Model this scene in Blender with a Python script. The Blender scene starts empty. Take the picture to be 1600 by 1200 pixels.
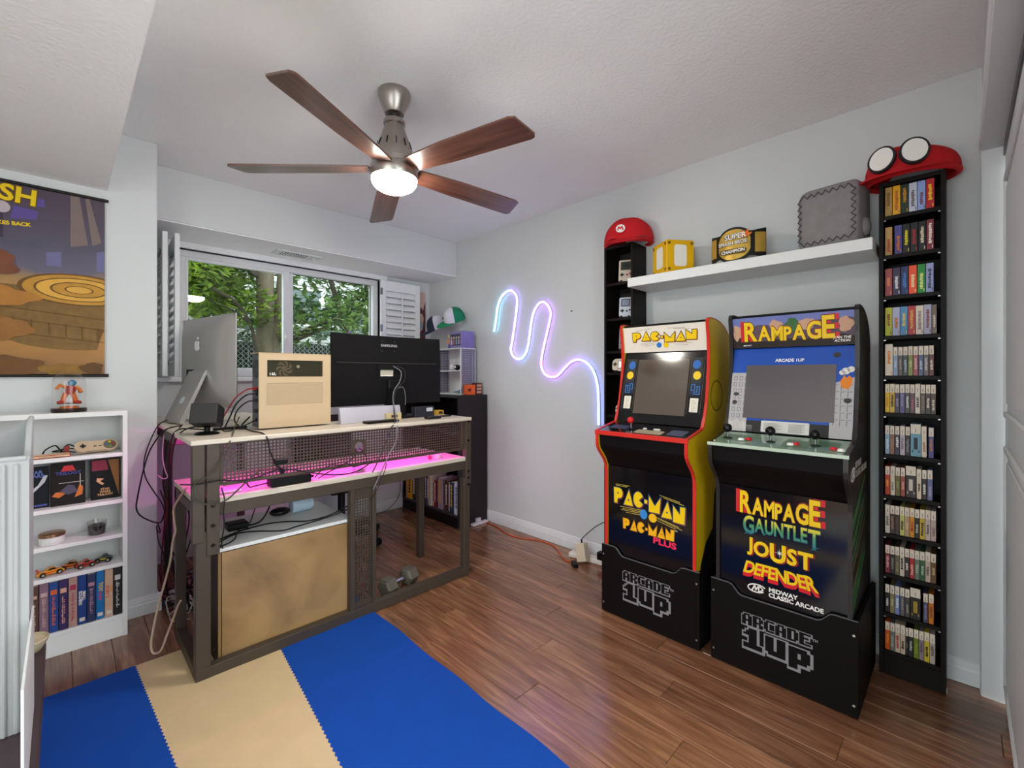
import bpy, bmesh, math, random
from math import sin, cos, pi, radians
from mathutils import Matrix, Vector

# ------------------------------------------------------------------ camera, sky, exposure
SC = bpy.context.scene
COL = SC.collection
cam_d = bpy.data.cameras.new('camera')
cam_d.sensor_width = 36.0
cam_d.lens = 704.0 / 1600.0 * 36.0
cam_d.shift_y = -14.0 / 1600.0
cam_d.clip_start = 0.02
cam = bpy.data.objects.new('camera', cam_d)
COL.objects.link(cam)
cam.location = (0, 0, 1.23)
cam.rotation_euler = (pi / 2, 0, -pi / 4)
SC.camera = cam

W = bpy.data.worlds.new('overcast_sky')
SC.world = W
W.use_nodes = True
W.node_tree.nodes['Background'].inputs[0].default_value = (0.88, 0.98, 0.99, 1)
W.node_tree.nodes['Background'].inputs[1].default_value = 3.4

vs = SC.view_settings
vs.view_transform = 'Standard'
vs.look = 'None'
vs.gamma = 1.0
vs.use_curve_mapping = False
vs.exposure = 0.48

random.seed(7)

# ------------------------------------------------------------------ materials
def lin(c):
    return c / 12.92 if c <= 0.04045 else ((c + 0.055) / 1.055) ** 2.4

def hexc(h):
    h = h.lstrip('#')
    return tuple(lin(int(h[i:i + 2], 16) / 255.0) for i in (0, 2, 4)) + (1.0,)

MATS = {}

def M(h, rough=0.5, metal=0.0, spec=0.3, var=0.06, scale=14.0, bump=0.0, bscale=150.0, coat=0.0, name=None):
    """procedural surface: base colour with a little noise, optional fine bump"""
    key = name or ('m', h, rough, metal, spec, var, scale, bump, bscale, coat)
    if key in MATS:
        return MATS[key]
    m = bpy.data.materials.new(name or ('surface_' + h.strip('#')))
    m.use_nodes = True
    nt = m.node_tree
    b = nt.nodes['Principled BSDF']
    c = hexc(h)
    tc = nt.nodes.new('ShaderNodeTexCoord')
    if var > 0:
        n = nt.nodes.new('ShaderNodeTexNoise')
        n.inputs['Scale'].default_value = scale
        n.inputs['Detail'].default_value = 3
        mx = nt.nodes.new('ShaderNodeMix')
        mx.data_type = 'RGBA'
        mx.inputs[6].default_value = tuple(x * (1 - var) for x in c[:3]) + (1,)
        mx.inputs[7].default_value = tuple(min(1, x * (1 + var)) for x in c[:3]) + (1,)
        nt.links.new(tc.outputs['Object'], n.inputs['Vector'])
        nt.links.new(n.outputs['Fac'], mx.inputs[0])
        nt.links.new(mx.outputs[2], b.inputs['Base Color'])
    else:
        b.inputs['Base Color'].default_value = c
    b.inputs['Roughness'].default_value = rough
    b.inputs['Metallic'].default_value = metal
    b.inputs['Specular IOR Level'].default_value = spec
    b.inputs['Coat Weight'].default_value = coat
    b.inputs['Coat Roughness'].default_value = 0.08
    if bump > 0:
        n2 = nt.nodes.new('ShaderNodeTexNoise')
        n2.inputs['Scale'].default_value = bscale
        n2.inputs['Detail'].default_value = 2
        bp = nt.nodes.new('ShaderNodeBump')
        bp.inputs['Strength'].default_value = bump
        bp.inputs['Distance'].default_value = 0.004
        nt.links.new(tc.outputs['Object'], n2.inputs['Vector'])
        nt.links.new(n2.outputs['Fac'], bp.inputs['Height'])
        nt.links.new(bp.outputs['Normal'], b.inputs['Normal'])
    MATS[key] = m
    return m

def emit(name, col, strength):
    if name in MATS:
        return MATS[name]
    m = bpy.data.materials.new(name)
    m.use_nodes = True
    b = m.node_tree.nodes['Principled BSDF']
    b.inputs['Base Color'].default_value = (0.8, 0.8, 0.8, 1)
    b.inputs['Emission Color'].default_value = tuple(col) + (1,)
    b.inputs['Emission Strength'].default_value = strength
    MATS[name] = m
    return m

def glass(name, tint=(1, 1, 1), refl=0.08, rough=0.0):
    """thin clear sheet: mostly see-through with a fresnel mirror on top"""
    if name in MATS:
        return MATS[name]
    m = bpy.data.materials.new(name)
    m.use_nodes = True
    nt = m.node_tree
    nt.nodes.remove(nt.nodes['Principled BSDF'])
    out = nt.nodes['Material Output']
    t = nt.nodes.new('ShaderNodeBsdfTransparent')
    t.inputs[0].default_value = tuple(tint) + (1,)
    g = nt.nodes.new('ShaderNodeBsdfGlossy')
    g.inputs['Roughness'].default_value = rough
    lw = nt.nodes.new('ShaderNodeLayerWeight')
    lw.inputs['Blend'].default_value = 0.5
    pw = nt.nodes.new('ShaderNodeMath')
    pw.operation = 'POWER'
    pw.inputs[1].default_value = 4.0
    nt.links.new(lw.outputs['Facing'], pw.inputs[0])
    ad = nt.nodes.new('ShaderNodeMath')
    ad.operation = 'MULTIPLY_ADD'
    ad.inputs[1].default_value = 0.6
    ad.inputs[2].default_value = refl
    ad.use_clamp = True
    mx = nt.nodes.new('ShaderNodeMixShader')
    nt.links.new(pw.outputs[0], ad.inputs[0])
    nt.links.new(ad.outputs[0], mx.inputs[0])
    nt.links.new(t.outputs[0], mx.inputs[1])
    nt.links.new(g.outputs[0], mx.inputs[2])
    nt.links.new(mx.outputs[0], out.inputs['Surface'])
    MATS[name] = m
    return m

# ------------------------------------------------------------------ mesh helpers
class MB:
    """collects shapes and links them as one mesh object"""
    def __init__(s):
        s.v = []; s.f = []; s.sm = []
    def add(s, vs, fs, smooth=False):
        o = len(s.v)
        s.v += [tuple(p) for p in vs]
        s.f += [tuple(i + o for i in f) for f in fs]
        s.sm += [smooth] * len(fs)
        return s
    def box(s, x0, x1, y0, y1, z0, z1, bev=0.0):
        if x0 > x1: x0, x1 = x1, x0
        if y0 > y1: y0, y1 = y1, y0
        if z0 > z1: z0, z1 = z1, z0
        if bev <= 0:
            v = [(x0, y0, z0), (x1, y0, z0), (x1, y1, z0), (x0, y1, z0), (x0, y0, z1), (x1, y0, z1), (x1, y1, z1), (x0, y1, z1)]
            return s.add(v, [(0, 3, 2, 1), (4, 5, 6, 7), (0, 1, 5, 4), (1, 2, 6, 5), (2, 3, 7, 6), (3, 0, 4, 7)])
        bm = bmesh.new()
        bmesh.ops.create_cube(bm, size=1)
        for p in bm.verts:
            p.co = Vector(((x0 + x1) / 2 + p.co.x * (x1 - x0), (y0 + y1) / 2 + p.co.y * (y1 - y0), (z0 + z1) / 2 + p.co.z * (z1 - z0)))
        bev = min(bev, 0.45 * min(x1 - x0, y1 - y0, z1 - z0))
        bmesh.ops.bevel(bm, geom=list(bm.edges), offset=bev, segments=2 if bev > 0.004 else 1, profile=0.5, affect='EDGES')
        return s.bm(bm)
    def bm(s, bm, smooth=False):
        bm.verts.index_update()
        s.add([p.co[:] for p in bm.verts], [[p.index for p in f.verts] for f in bm.faces], smooth)
        bm.free()
        return s
    def bar(s, p, q, w, h, up=(0, 0, 1)):
        """rectangular bar from p to q, w across, h along up"""
        p, q, up = Vector(p), Vector(q), Vector(up)
        d = (q - p).normalized()
        a = d.cross(up).normalized() * (w / 2)
        b = a.cross(d).normalized() * (h / 2)
        v = [p - a - b, p + a - b, p + a + b, p - a + b, q - a - b, q + a - b, q + a + b, q - a + b]
        return s.add(v, [(0, 1, 2, 3), (7, 6, 5, 4), (0, 4, 5, 1), (1, 5, 6, 2), (2, 6, 7, 3), (3, 7, 4, 0)])
    def tube(s, pts, r, n=6, cap=True):
        pts = [Vector(p) for p in pts]
        rr = r if isinstance(r, (list, tuple)) else [r] * len(pts)
        rings = []
        last = None
        for i, p in enumerate(pts):
            d = (pts[min(i + 1, len(pts) - 1)] - pts[max(i - 1, 0)])
            d = d.normalized() if d.length > 1e-9 else Vector((0, 0, 1))
            if last is None:
                a = d.orthogonal().normalized()
            else:
                a = (last - d * last.dot(d))
                a = a.normalized() if a.length > 1e-6 else d.orthogonal().normalized()
            last = a
            b = d.cross(a)
            rings.append([p + (a * cos(2 * pi * k / n) + b * sin(2 * pi * k / n)) * rr[i] for k in range(n)])
        v = [q for ring in rings for q in ring]
        f = []
        for i in range(len(pts) - 1):
            for k in range(n):
                k2 = (k + 1) % n
                f.append((i * n + k, i * n + k2, (i + 1) * n + k2, (i + 1) * n + k))
        s.add(v, f, True)
        if cap:
            o = len(s.v) - len(v)
            s.f.append(tuple(o + k for k in reversed(range(n)))); s.sm.append(False)
            s.f.append(tuple(o + (len(pts) - 1) * n + k for k in range(n))); s.sm.append(False)
        return s
    def cyl(s, p, q, r, r2=None, n=16):
        return s.tube([p, q], [r, r if r2 is None else r2], n)
    def lathe(s, prof, c=(0, 0, 0), n=24, axis='z', smooth=True):
        """prof: list of (radius, height)"""
        v = []
        for r, h in prof:
            for k in range(n):
                a = 2 * pi * k / n
                x, y = r * cos(a), r * sin(a)
                if axis == 'z': v.append((c[0] + x, c[1] + y, c[2] + h))
                elif axis == 'x': v.append((c[0] + h, c[1] + x, c[2] + y))
                else: v.append((c[0] + y, c[1] + h, c[2] + x))
        f = []
        for i in range(len(prof) - 1):
            for k in range(n):
                k2 = (k + 1) % n
                f.append((i * n + k, i * n + k2, (i + 1) * n + k2, (i + 1) * n + k))
        s.add(v, f, smooth)
        o = len(s.v) - len(v)
        if prof[0][0] > 1e-5:
            s.f.append(tuple(o + k for k in reversed(range(n)))); s.sm.append(False)
        if prof[-1][0] > 1e-5:
            s.f.append(tuple(o + (len(prof) - 1) * n + k for k in range(n))); s.sm.append(False)
        return s
    def ball(s, c, r, n=12, sx=1, sy=1, sz=1):
        m = max(4, n // 2)
        v, f = [], []
        for i in range(m + 1):
            t = pi * i / m
            for k in range(n):
                a = 2 * pi * k / n
                v.append((c[0] + r * sx * sin(t) * cos(a), c[1] + r * sy * sin(t) * sin(a), c[2] + r * sz * cos(t)))
        for i in range(m):
            for k in range(n):
                k2 = (k + 1) % n
                f.append((i * n + k, (i + 1) * n + k, (i + 1) * n + k2, i * n + k2))
        return s.add(v, f, True)
    def prism(s, poly, a0, a1, plane='xz'):
        """poly in a plane, pushed from a0 to a1 along the third axis"""
        n = len(poly)
        def P(p, a):
            if plane == 'xz': return (p[0], a, p[1])
            if plane == 'yz': return (a, p[0], p[1])
            return (p[0], p[1], a)
        v = [P(p, a0) for p in poly] + [P(p, a1) for p in poly]
        f = [tuple(range(n)), tuple(reversed(range(n, 2 * n)))]
        for i in range(n):
            j = (i + 1) % n
            f.append((j, i, i + n, j + n))
        return s.add(v, f)
    def quad(s, a, b, c, d):
        return s.add([a, b, c, d], [(0, 1, 2, 3)])
    def grid(s, fn, nu, nv, smooth=True, closed_u=False):
        v = [fn(i / (nu if closed_u else nu - 1), j / (nv - 1)) for j in range(nv) for i in range(nu)]
        f = []
        for j in range(nv - 1):
            for i in range(nu if closed_u else nu - 1):
                i2 = (i + 1) % nu
                f.append((j * nu + i, j * nu + i2, (j + 1) * nu + i2, (j + 1) * nu + i))
        return s.add(v, f, smooth)
    def xform(s, mat):
        s.v = [tuple(mat @ Vector(p)) for p in s.v]
        return s
    def build(s, name, mat, parent=None, fix=True, local=False):
        me = bpy.data.meshes.new(name)
        v = s.v
        if parent is not None and not local:
            inv = WM[parent.name].inverted()
            v = [tuple(inv @ Vector(p)) for p in v]
        me.from_pydata(v, [], s.f)
        me.polygons.foreach_set('use_smooth', s.sm)
        if fix:
            bm = bmesh.new(); bm.from_mesh(me)
            bmesh.ops.recalc_face_normals(bm, faces=bm.faces)
            bm.to_mesh(me); bm.free()
        me.materials.append(mat)
        me.update()
        if any(s.sm): me.set_sharp_from_angle(angle=radians(42))
        return link(name, me, parent)

WM = {}

def link(name, data, parent=None, m=None):
    o = bpy.data.objects.new(name, data)
    COL.objects.link(o)
    if parent is not None:
        o.parent = parent
        WM[o.name] = WM[parent.name]
    else:
        WM[o.name] = Matrix.Identity(4)
    return o

def thing(name, label, cat, loc=(0, 0, 0), rz=0.0, group=None, rot=None):
    o = bpy.data.objects.new(name, None)
    COL.objects.link(o)
    o.empty_display_size = 0.05
    mat = Matrix.Translation(loc) @ (rot.to_4x4() if rot is not None else Matrix.Rotation(rz, 4, 'Z'))
    o.matrix_world = mat
    o.location = loc
    o.rotation_euler = mat.to_euler()
    WM[o.name] = mat
    return tag(o, label, cat, group)

def tag(o, label, cat, group=None, kind=None):
    o['label'] = label
    o['category'] = cat
    if group: o['group'] = group
    if kind: o['kind'] = kind
    return o

def single(mb, name, mat, label, cat, group=None, kind=None):
    """a thing that is one mesh, origin at its base"""
    xs = [p[0] for p in mb.v]; ys = [p[1] for p in mb.v]; zs = [p[2] for p in mb.v]
    c = Vector(((min(xs) + max(xs)) / 2, (min(ys) + max(ys)) / 2, min(zs)))
    mb.v = [(p[0] - c.x, p[1] - c.y, p[2] - c.z) for p in mb.v]
    o = mb.build(name, mat)
    o.location = c
    WM[o.name] = Matrix.Translation(c)
    return tag(o, label, cat, group, kind)

def struct(o):
    o['kind'] = 'structure'
    return o

def shade(o, ang=35):
    o.data.shade_smooth() if hasattr(o.data, 'shade_smooth') else None
    return o

# flat print: lettering and shapes, as thin meshes laid on a surface
def frame(o, x, y):
    x = Vector(x).normalized(); y = Vector(y); y = (y - x * y.dot(x)).normalized()
    n = x.cross(y)
    return Matrix(((x.x, y.x, n.x, o[0]), (x.y, y.y, n.y, o[1]), (x.z, y.z, n.z, o[2]), (0, 0, 0, 1)))

FX = lambda o, lift=0.0006: frame((o[0] - lift, o[1], o[2]), (0, -1, 0), (0, 0, 1))     # on a face turned towards -X
FY = lambda o, lift=0.0006: frame((o[0], o[1] - lift, o[2]), (1, 0, 0), (0, 0, 1))      # on a face turned towards -Y

def _curve_mesh(cu, name, mat, fr, parent, thick):
    cu.dimensions = '2D'
    cu.fill_mode = 'BOTH'
    cu.extrude = thick
    cu.resolution_u = 3
    t = bpy.data.objects.new('tmp', cu)
    me = bpy.data.meshes.new_from_object(t)
    bpy.data.objects.remove(t)
    bpy.data.curves.remove(cu)
    me.name = name
    me.materials.clear()
    me.materials.append(mat)
    me.transform(fr)
    if parent is not None:
        me.transform(WM[parent.name].inverted())
    return link(name, me, parent)

def text(s, mat, fr, size, parent, name='lettering', bold=0.0, shear=0.0, align='CENTER', sx=1.0, sy=1.0, space=1.0, dx=0, dy=0, dz=0, rot=0.0, thick=0.0003):
    cu = bpy.data.curves.new(name, 'FONT')
    cu.body = s
    cu.size = size
    cu.align_x = align
    cu.align_y = 'CENTER'
    cu.offset = bold * size
    cu.shear = shear
    cu.space_character = space
    f2 = fr @ Matrix.Translation((dx, dy, dz)) @ Matrix.Rotation(rot, 4, 'Z') @ Matrix.Diagonal((sx, sy, 1, 1))
    return _curve_mesh(cu, name, mat, f2, parent, thick)

def shapes(polys, mat, fr, parent, name='print', off=0.0, thick=0.0003, dx=0, dy=0, dz=0, sc=1.0):
    cu = bpy.data.curves.new(name, 'CURVE')
    cu.dimensions = '2D'
    for p in polys:
        sp = cu.splines.new('POLY')
        sp.points.add(len(p) - 1)
        for i, q in enumerate(p):
            sp.points[i].co = (q[0] * sc, q[1] * sc, 0, 1)
        sp.use_cyclic_u = True
    cu.offset = off
    return _curve_mesh(cu, name, mat, fr @ Matrix.Translation((dx, dy, dz)), parent, thick)

def each(polys, mat, fr, parent, name, **k):
    for p in polys: shapes([p], mat, fr, parent, name, **k)

def glyph_box(ch, size, bold):
    cu = bpy.data.curves.new('g', 'FONT'); cu.body = ch; cu.size = size; cu.offset = bold * size; cu.dimensions = '2D'
    t = bpy.data.objects.new('g', cu); me = bpy.data.meshes.new_from_object(t)
    xs = [v.co.x for v in me.vertices]; ys = [v.co.y for v in me.vertices]
    r = (min(xs), max(xs), min(ys), max(ys))
    bpy.data.objects.remove(t); bpy.data.curves.remove(cu); bpy.data.meshes.remove(me)
    return r

def word(chars, width, cx, cy, layers, fr, parent, gap=.06, shear=None):
    """chars: (letter, size, dy); letters are set side by side to fill width; layers: (name, mat, dx, dy, dz, bold, fn)"""
    bx = [glyph_box(c, s, .03) for c, s, _ in chars]
    g = gap * max(s for _, s, _ in chars)
    tot = sum(b[1] - b[0] for b in bx) + g * (len(chars) - 1)
    k = width / tot
    for nm, mat, ox, oy, dz, bold, fn in layers:
        x = -width / 2
        for i, ((c, s, dy), b) in enumerate(zip(chars, bx)):
            w = (b[1] - b[0]) * k
            u = (x + w / 2) / width
            fx, fy = fn(u) if fn else (ox, oy)
            cu = bpy.data.curves.new(nm, 'FONT'); cu.body = c; cu.size = s; cu.offset = bold * s
            if shear: cu.shear = shear(u)
            m = fr @ Matrix.Translation((cx + x - b[0] * k + fx, cy + dy - (b[2] + b[3]) / 2 + fy, dz)) @ Matrix.Diagonal((k, 1, 1, 1))
            _curve_mesh(cu, nm, mat, m, parent, .0003)
            x += w + g * k

def disc(cx, cy, r, n=20, ry=None):
    ry = ry or r
    return [(cx + r * cos(2 * pi * k / n), cy + ry * sin(2 * pi * k / n)) for k in range(n)]

def rect(x0, x1, y0, y1):
    return [(x0, y0), (x1, y0), (x1, y1), (x0, y1)]

def rrect(x0, x1, y0, y1, r, n=4):
    out = []
    for cx, cy, a in ((x1 - r, y1 - r, 0), (x0 + r, y1 - r, 90), (x0 + r, y0 + r, 180), (x1 - r, y0 + r, 270)):
        for k in range(n + 1):
            t = radians(a + 90 * k / n)
            out.append((cx + r * cos(t), cy + r * sin(t)))
    return out

def spline(pts, n=6):
    """Catmull-Rom through points"""
    P = [Vector(p) for p in pts]
    P = [P[0] * 2 - P[1]] + P + [P[-1] * 2 - P[-2]]
    out = []
    for i in range(1, len(P) - 2):
        a, b, c, d = P[i - 1:i + 3]
        for k in range(n):
            t = k / n
            out.append(0.5 * ((2 * b) + (c - a) * t + (2 * a - 5 * b + 4 * c - d) * t * t + (3 * b - a - 3 * c + d) * t ** 3))
    out.append(P[-2])
    return out

# common surfaces
WALL = M('#cfd1d2', 0.75, var=0.03, scale=3, bump=0.05, bscale=220, name='painted_wall')
CEIL = M('#f0f0ef', 0.9, var=0.03, scale=4, bump=0.6, bscale=70, name='textured_ceiling')
TRIM = M('#dcdedf', 0.4, var=0.02, name='white_gloss_trim')
WHITE = M('#e8e8e6', 0.45, var=0.02, name='white_laminate')
DKWOOD = M('#171210', 0.45, spec=.12, var=0.18, scale=30, name='black_brown_laminate')
BLACKP = M('#0c0c0d', 0.42, spec=.18, var=0.1, name='black_plastic')
# ------------------------------------------------------------------ the setting
def wood_floor():
    m = bpy.data.materials.new('dark_laminate_planks')
    m.use_nodes = True
    nt = m.node_tree
    b = nt.nodes['Principled BSDF']
    L = nt.links.new
    tc = nt.nodes.new('ShaderNodeTexCoord')
    oi = nt.nodes.new('ShaderNodeObjectInfo')
    vm = nt.nodes.new('ShaderNodeVectorMath'); vm.operation = 'SCALE'
    vm.inputs[0].default_value = (13.7, 41.3, 7.1)
    L(oi.outputs['Random'], vm.inputs['Scale'])
    ad = nt.nodes.new('ShaderNodeVectorMath'); ad.operation = 'ADD'
    L(tc.outputs['Object'], ad.inputs[0]); L(vm.outputs[0], ad.inputs[1])
    mp = nt.nodes.new('ShaderNodeMapping')
    mp.inputs['Scale'].default_value = (24, 2.4, 1)
    L(ad.outputs[0], mp.inputs['Vector'])
    n1 = nt.nodes.new('ShaderNodeTexNoise'); n1.inputs['Scale'].default_value = 1.0
    n1.inputs['Detail'].default_value = 6; n1.inputs['Distortion'].default_value = 1.2
    L(mp.outputs[0], n1.inputs['Vector'])
    mp2 = nt.nodes.new('ShaderNodeMapping'); mp2.inputs['Scale'].default_value = (140, 5, 1)
    L(ad.outputs[0], mp2.inputs['Vector'])
    n2 = nt.nodes.new('ShaderNodeTexNoise'); n2.inputs['Scale'].default_value = 1.0; n2.inputs['Detail'].default_value = 4
    L(mp2.outputs[0], n2.inputs['Vector'])
    cr = nt.nodes.new('ShaderNodeValToRGB')
    e = cr.color_ramp.elements
    e[0].position = 0.3; e[0].color = hexc('#5c3a28')
    e[1].position = 0.72; e[1].color = hexc('#ac7c5a')
    k = cr.color_ramp.elements.new(0.5); k.color = hexc('#84593f')
    mxf = nt.nodes.new('ShaderNodeMath'); mxf.operation = 'MULTIPLY_ADD'
    mxf.inputs[1].default_value = 0.35
    L(n2.outputs['Fac'], mxf.inputs[0])
    sub = nt.nodes.new('ShaderNodeMath'); sub.operation = 'MULTIPLY'; sub.inputs[1].default_value = 0.68
    L(n1.outputs['Fac'], sub.inputs[0]); L(sub.outputs[0], mxf.inputs[2])
    L(mxf.outputs[0], cr.inputs[0])
    hs = nt.nodes.new('ShaderNodeHueSaturation')
    rv = nt.nodes.new('ShaderNodeMapRange'); rv.inputs['To Min'].default_value = 0.8; rv.inputs['To Max'].default_value = 1.2
    L(oi.outputs['Random'], rv.inputs['Value']); L(rv.outputs[0], hs.inputs['Value'])
    L(cr.outputs[0], hs.inputs['Color']); L(hs.outputs[0], b.inputs['Base Color'])
    b.inputs['Roughness'].default_value = 0.21
    b.inputs['Specular IOR Level'].default_value = 0.9
    bp = nt.nodes.new('ShaderNodeBump'); bp.inputs['Strength'].default_value = 0.12; bp.inputs['Distance'].default_value = 0.0015
    L(n2.outputs['Fac'], bp.inputs['Height']); L(bp.outputs[0], b.inputs['Normal'])
    return m

XR, YB, YP = 2.56, 3.71, 2.98       # arcade wall, window wall, poster wall
ZC, ZS = 2.44, 2.135                # ceiling, soffit underside
X0, Y0 = -1.3, -0.55  # open room edges, placed to let sky fill light in

FLOORM = wood_floor()
fl = struct(MB().box(X0 - 1.5, XR + 0.1, Y0, YB + 0.1, -0.08, -0.008).build('floor', M('#a8754a', 0.6, name='floor_underlay')))  # runs past the open side, added to cut light from below
fl['label'] = 'dark brown laminate plank floor'
PW, PL = 0.132, 1.22
pm = MB().box(-PW / 2 + 0.0006, PW / 2 - 0.0006, -PL / 2 + 0.0006, PL / 2 - 0.0006, -0.008, 0.0, bev=0.0018)
plank0 = pm.build('plank', FLOORM, fl, local=True)
first = True
for i in range(30):
    cx = XR - 0.02 - PW / 2 - i * PW
    if cx < X0: break
    off = (i * 0.437) % 1.0
    for j in range(-1, 5):
        cy = Y0 + (j + off) * PL
        if cy + PL / 2 < Y0 or cy - PL / 2 > YB: continue
        if cx < 0.2 and cy - PL / 2 > YP: continue
        if cx < -0.75: continue
        o = plank0 if first else plank0.copy()
        if not first: COL.objects.link(o)
        first = False
        o.location = (cx, cy, 0)
        o.rotation_euler = (0, 0, pi if random.random() < .5 else 0)
        o.parent = fl
        WM[o.name] = Matrix.Identity(4)

struct(MB().box(X0, XR + 0.1, Y0, YB + 0.1, ZC, ZC + 0.1).build('ceiling', CEIL))['label'] = 'textured grey white ceiling'
struct(MB().box(XR, XR + 0.1, Y0, YB + 0.1, 0, ZC).build('wall_right', WALL))['label'] = 'pale grey wall behind the arcade machines'
struct(MB().box(X0 - .1, X0, 1.05, YP, 0, ZC).build('wall_unseen_side', WALL))['label'] = 'unseen pale grey side wall, cut short to shape fill light'  # added out of view; its length sets the fill from the open side
struct(MB().box(X0, 0.15, Y0 - .1, Y0, 0, ZC).build('wall_unseen_behind', WALL))['label'] = 'unseen pale grey wall behind the camera, added to narrow sky fill'  # added out of view to hold back sky light behind the camera
# window wall with its opening
WX0, WX1, WZ0, WZ1 = 0.555, 2.03, 1.215, 2.085
wb = MB()
wb.box(0.26, WX0, YB, YB + 0.14, 0, ZC).box(WX1, XR + 0.1, YB, YB + 0.14, 0, ZC)
wb.box(WX0, WX1, YB, YB + 0.14, 0, WZ0).box(WX0, WX1, YB, YB + 0.14, WZ1, ZC)
struct(wb.build('wall_back', WALL))['label'] = 'pale grey wall with the window'
# poster wall: face at YP, outer corner at x = 0.355, return into the window alcove
struct(MB().box(X0, 0.355, YP, YB + 0.1, 0, ZC, bev=0.004).build('wall_left', WALL))['label'] = 'pale grey wall with the poster'
# dropped bulkhead above the window and dropped soffit above the camera side
struct(MB().box(0.355, XR, 3.27, YB, ZS - 0.005, ZC, bev=0.004).build('wall_bulkhead', WALL))['label'] = 'boxed bulkhead over the window alcove'
o = struct(MB().box(0.357, XR - .001, 3.272, YB - .001, ZS - .0105, ZS - .0052).build('trim_daylit', M('#f2f2f2', .6, var=.01, name='daylit_soffit_white'))); o['label'] = 'bulkhead underside board, whitened for window daylight'  # added board; daylight on the underside is put into its whiter colour
sf = MB().box(X0, 0.16, Y0, YP, ZS, ZC)
struct(sf.build('wall_soffit', CEIL))['label'] = 'lowered ceiling soffit with rough texture'
# closet wall with its opening
cw = MB()
cw.box(2.50, XR, -0.16, -0.055, 0, ZC).box(0.55, 2.50, -0.16, -0.055, 2.10, ZC)
struct(cw.build('wall_closet', WALL))['label'] = 'narrow wall around the closet opening'
cs = MB()
cs.box(2.497, 2.548, -0.060, -0.048, 0, 2.10, bev=0.003).box(2.490, 2.503, -0.155, -0.05, 0, 2.10, bev=0.002)
cs.box(0.55, 2.548, -0.060, -0.046, 2.10, 2.165, bev=0.003).box(0.55, 2.50, -0.155, -0.05, 2.086, 2.103, bev=0.002)
struct(cs.build('trim_1', TRIM))['label'] = 'white casing around the closet opening'
tr = MB().box(0.55, 2.49, -0.128, -0.108, 2.05, 2.087).box(0.55, 2.49, -0.150, -0.138, 2.04, 2.087)
struct(tr.build('trim_2', M('#6a6a6c', 0.35, 0.7, name='track_metal')))['label'] = 'metal sliding track under the closet header'
dr = struct(MB().box(1.2, 2.475, -0.150, -0.112, 0.012, 2.045, bev=0.003).build('door_1', TRIM))
dr['label'] = 'white sliding closet door with raised panel mouldings'
for z0, z1 in ((0.12, 0.98), (1.08, 1.93)):
    pnl = MB()
    a0, a1 = 1.32, 2.36
    for (x0_, x1_, q0, q1) in ((a0, a1, z0, z0 + .022), (a0, a1, z1 - .022, z1), (a0, a0 + .022, z0, z1), (a1 - .022, a1, z0, z1)):
        pnl.box(x0_, x1_, -0.114, -0.102, q0, q1, bev=0.004)
    pnl.build('panel_moulding', TRIM, dr)
    MB().box(a0 + .05, a1 - .05, -0.114, -0.106, z0 + .05, z1 - .05, bev=0.004).build('raised_panel', TRIM, dr)

def baseboard(name, p, q, n, label):
    """p to q along the wall foot, n = outward normal"""
    p, q, n = Vector(p), Vector(q), Vector(n)
    prof = [(0, 0), (0.016, 0), (0.016, 0.055), (0.013, 0.062), (0.013, 0.070), (0.010, 0.074), (0.008, 0.086), (0.003, 0.092), (0, 0.092)]
    v = [p + n * a + Vector((0, 0, h)) for a, h in prof] + [q + n * a + Vector((0, 0, h)) for a, h in prof]
    k = len(prof)
    f = [tuple(range(k)), tuple(reversed(range(k, 2 * k)))] + [(i, (i + 1) % k, (i + 1) % k + k, i + k) for i in range(k)]
    o = struct(MB().add(v, f).build(name, TRIM))
    o['label'] = label
baseboard('baseboard_right', (XR, -0.05, 0), (XR, YB, 0), (-1, 0, 0), 'white moulded baseboard on the arcade wall')
baseboard('baseboard_back', (0.355, YB, 0), (XR, YB, 0), (0, -1, 0), 'white moulded baseboard under the window')
baseboard('baseboard_left', (X0, YP, 0), (0.371, YP, 0), (0, -1, 0), 'white moulded baseboard under the poster')
baseboard('baseboard_corner', (0.355, YP, 0), (0.355, YB, 0), (1, 0, 0), 'white moulded baseboard round the alcove corner')

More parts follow.
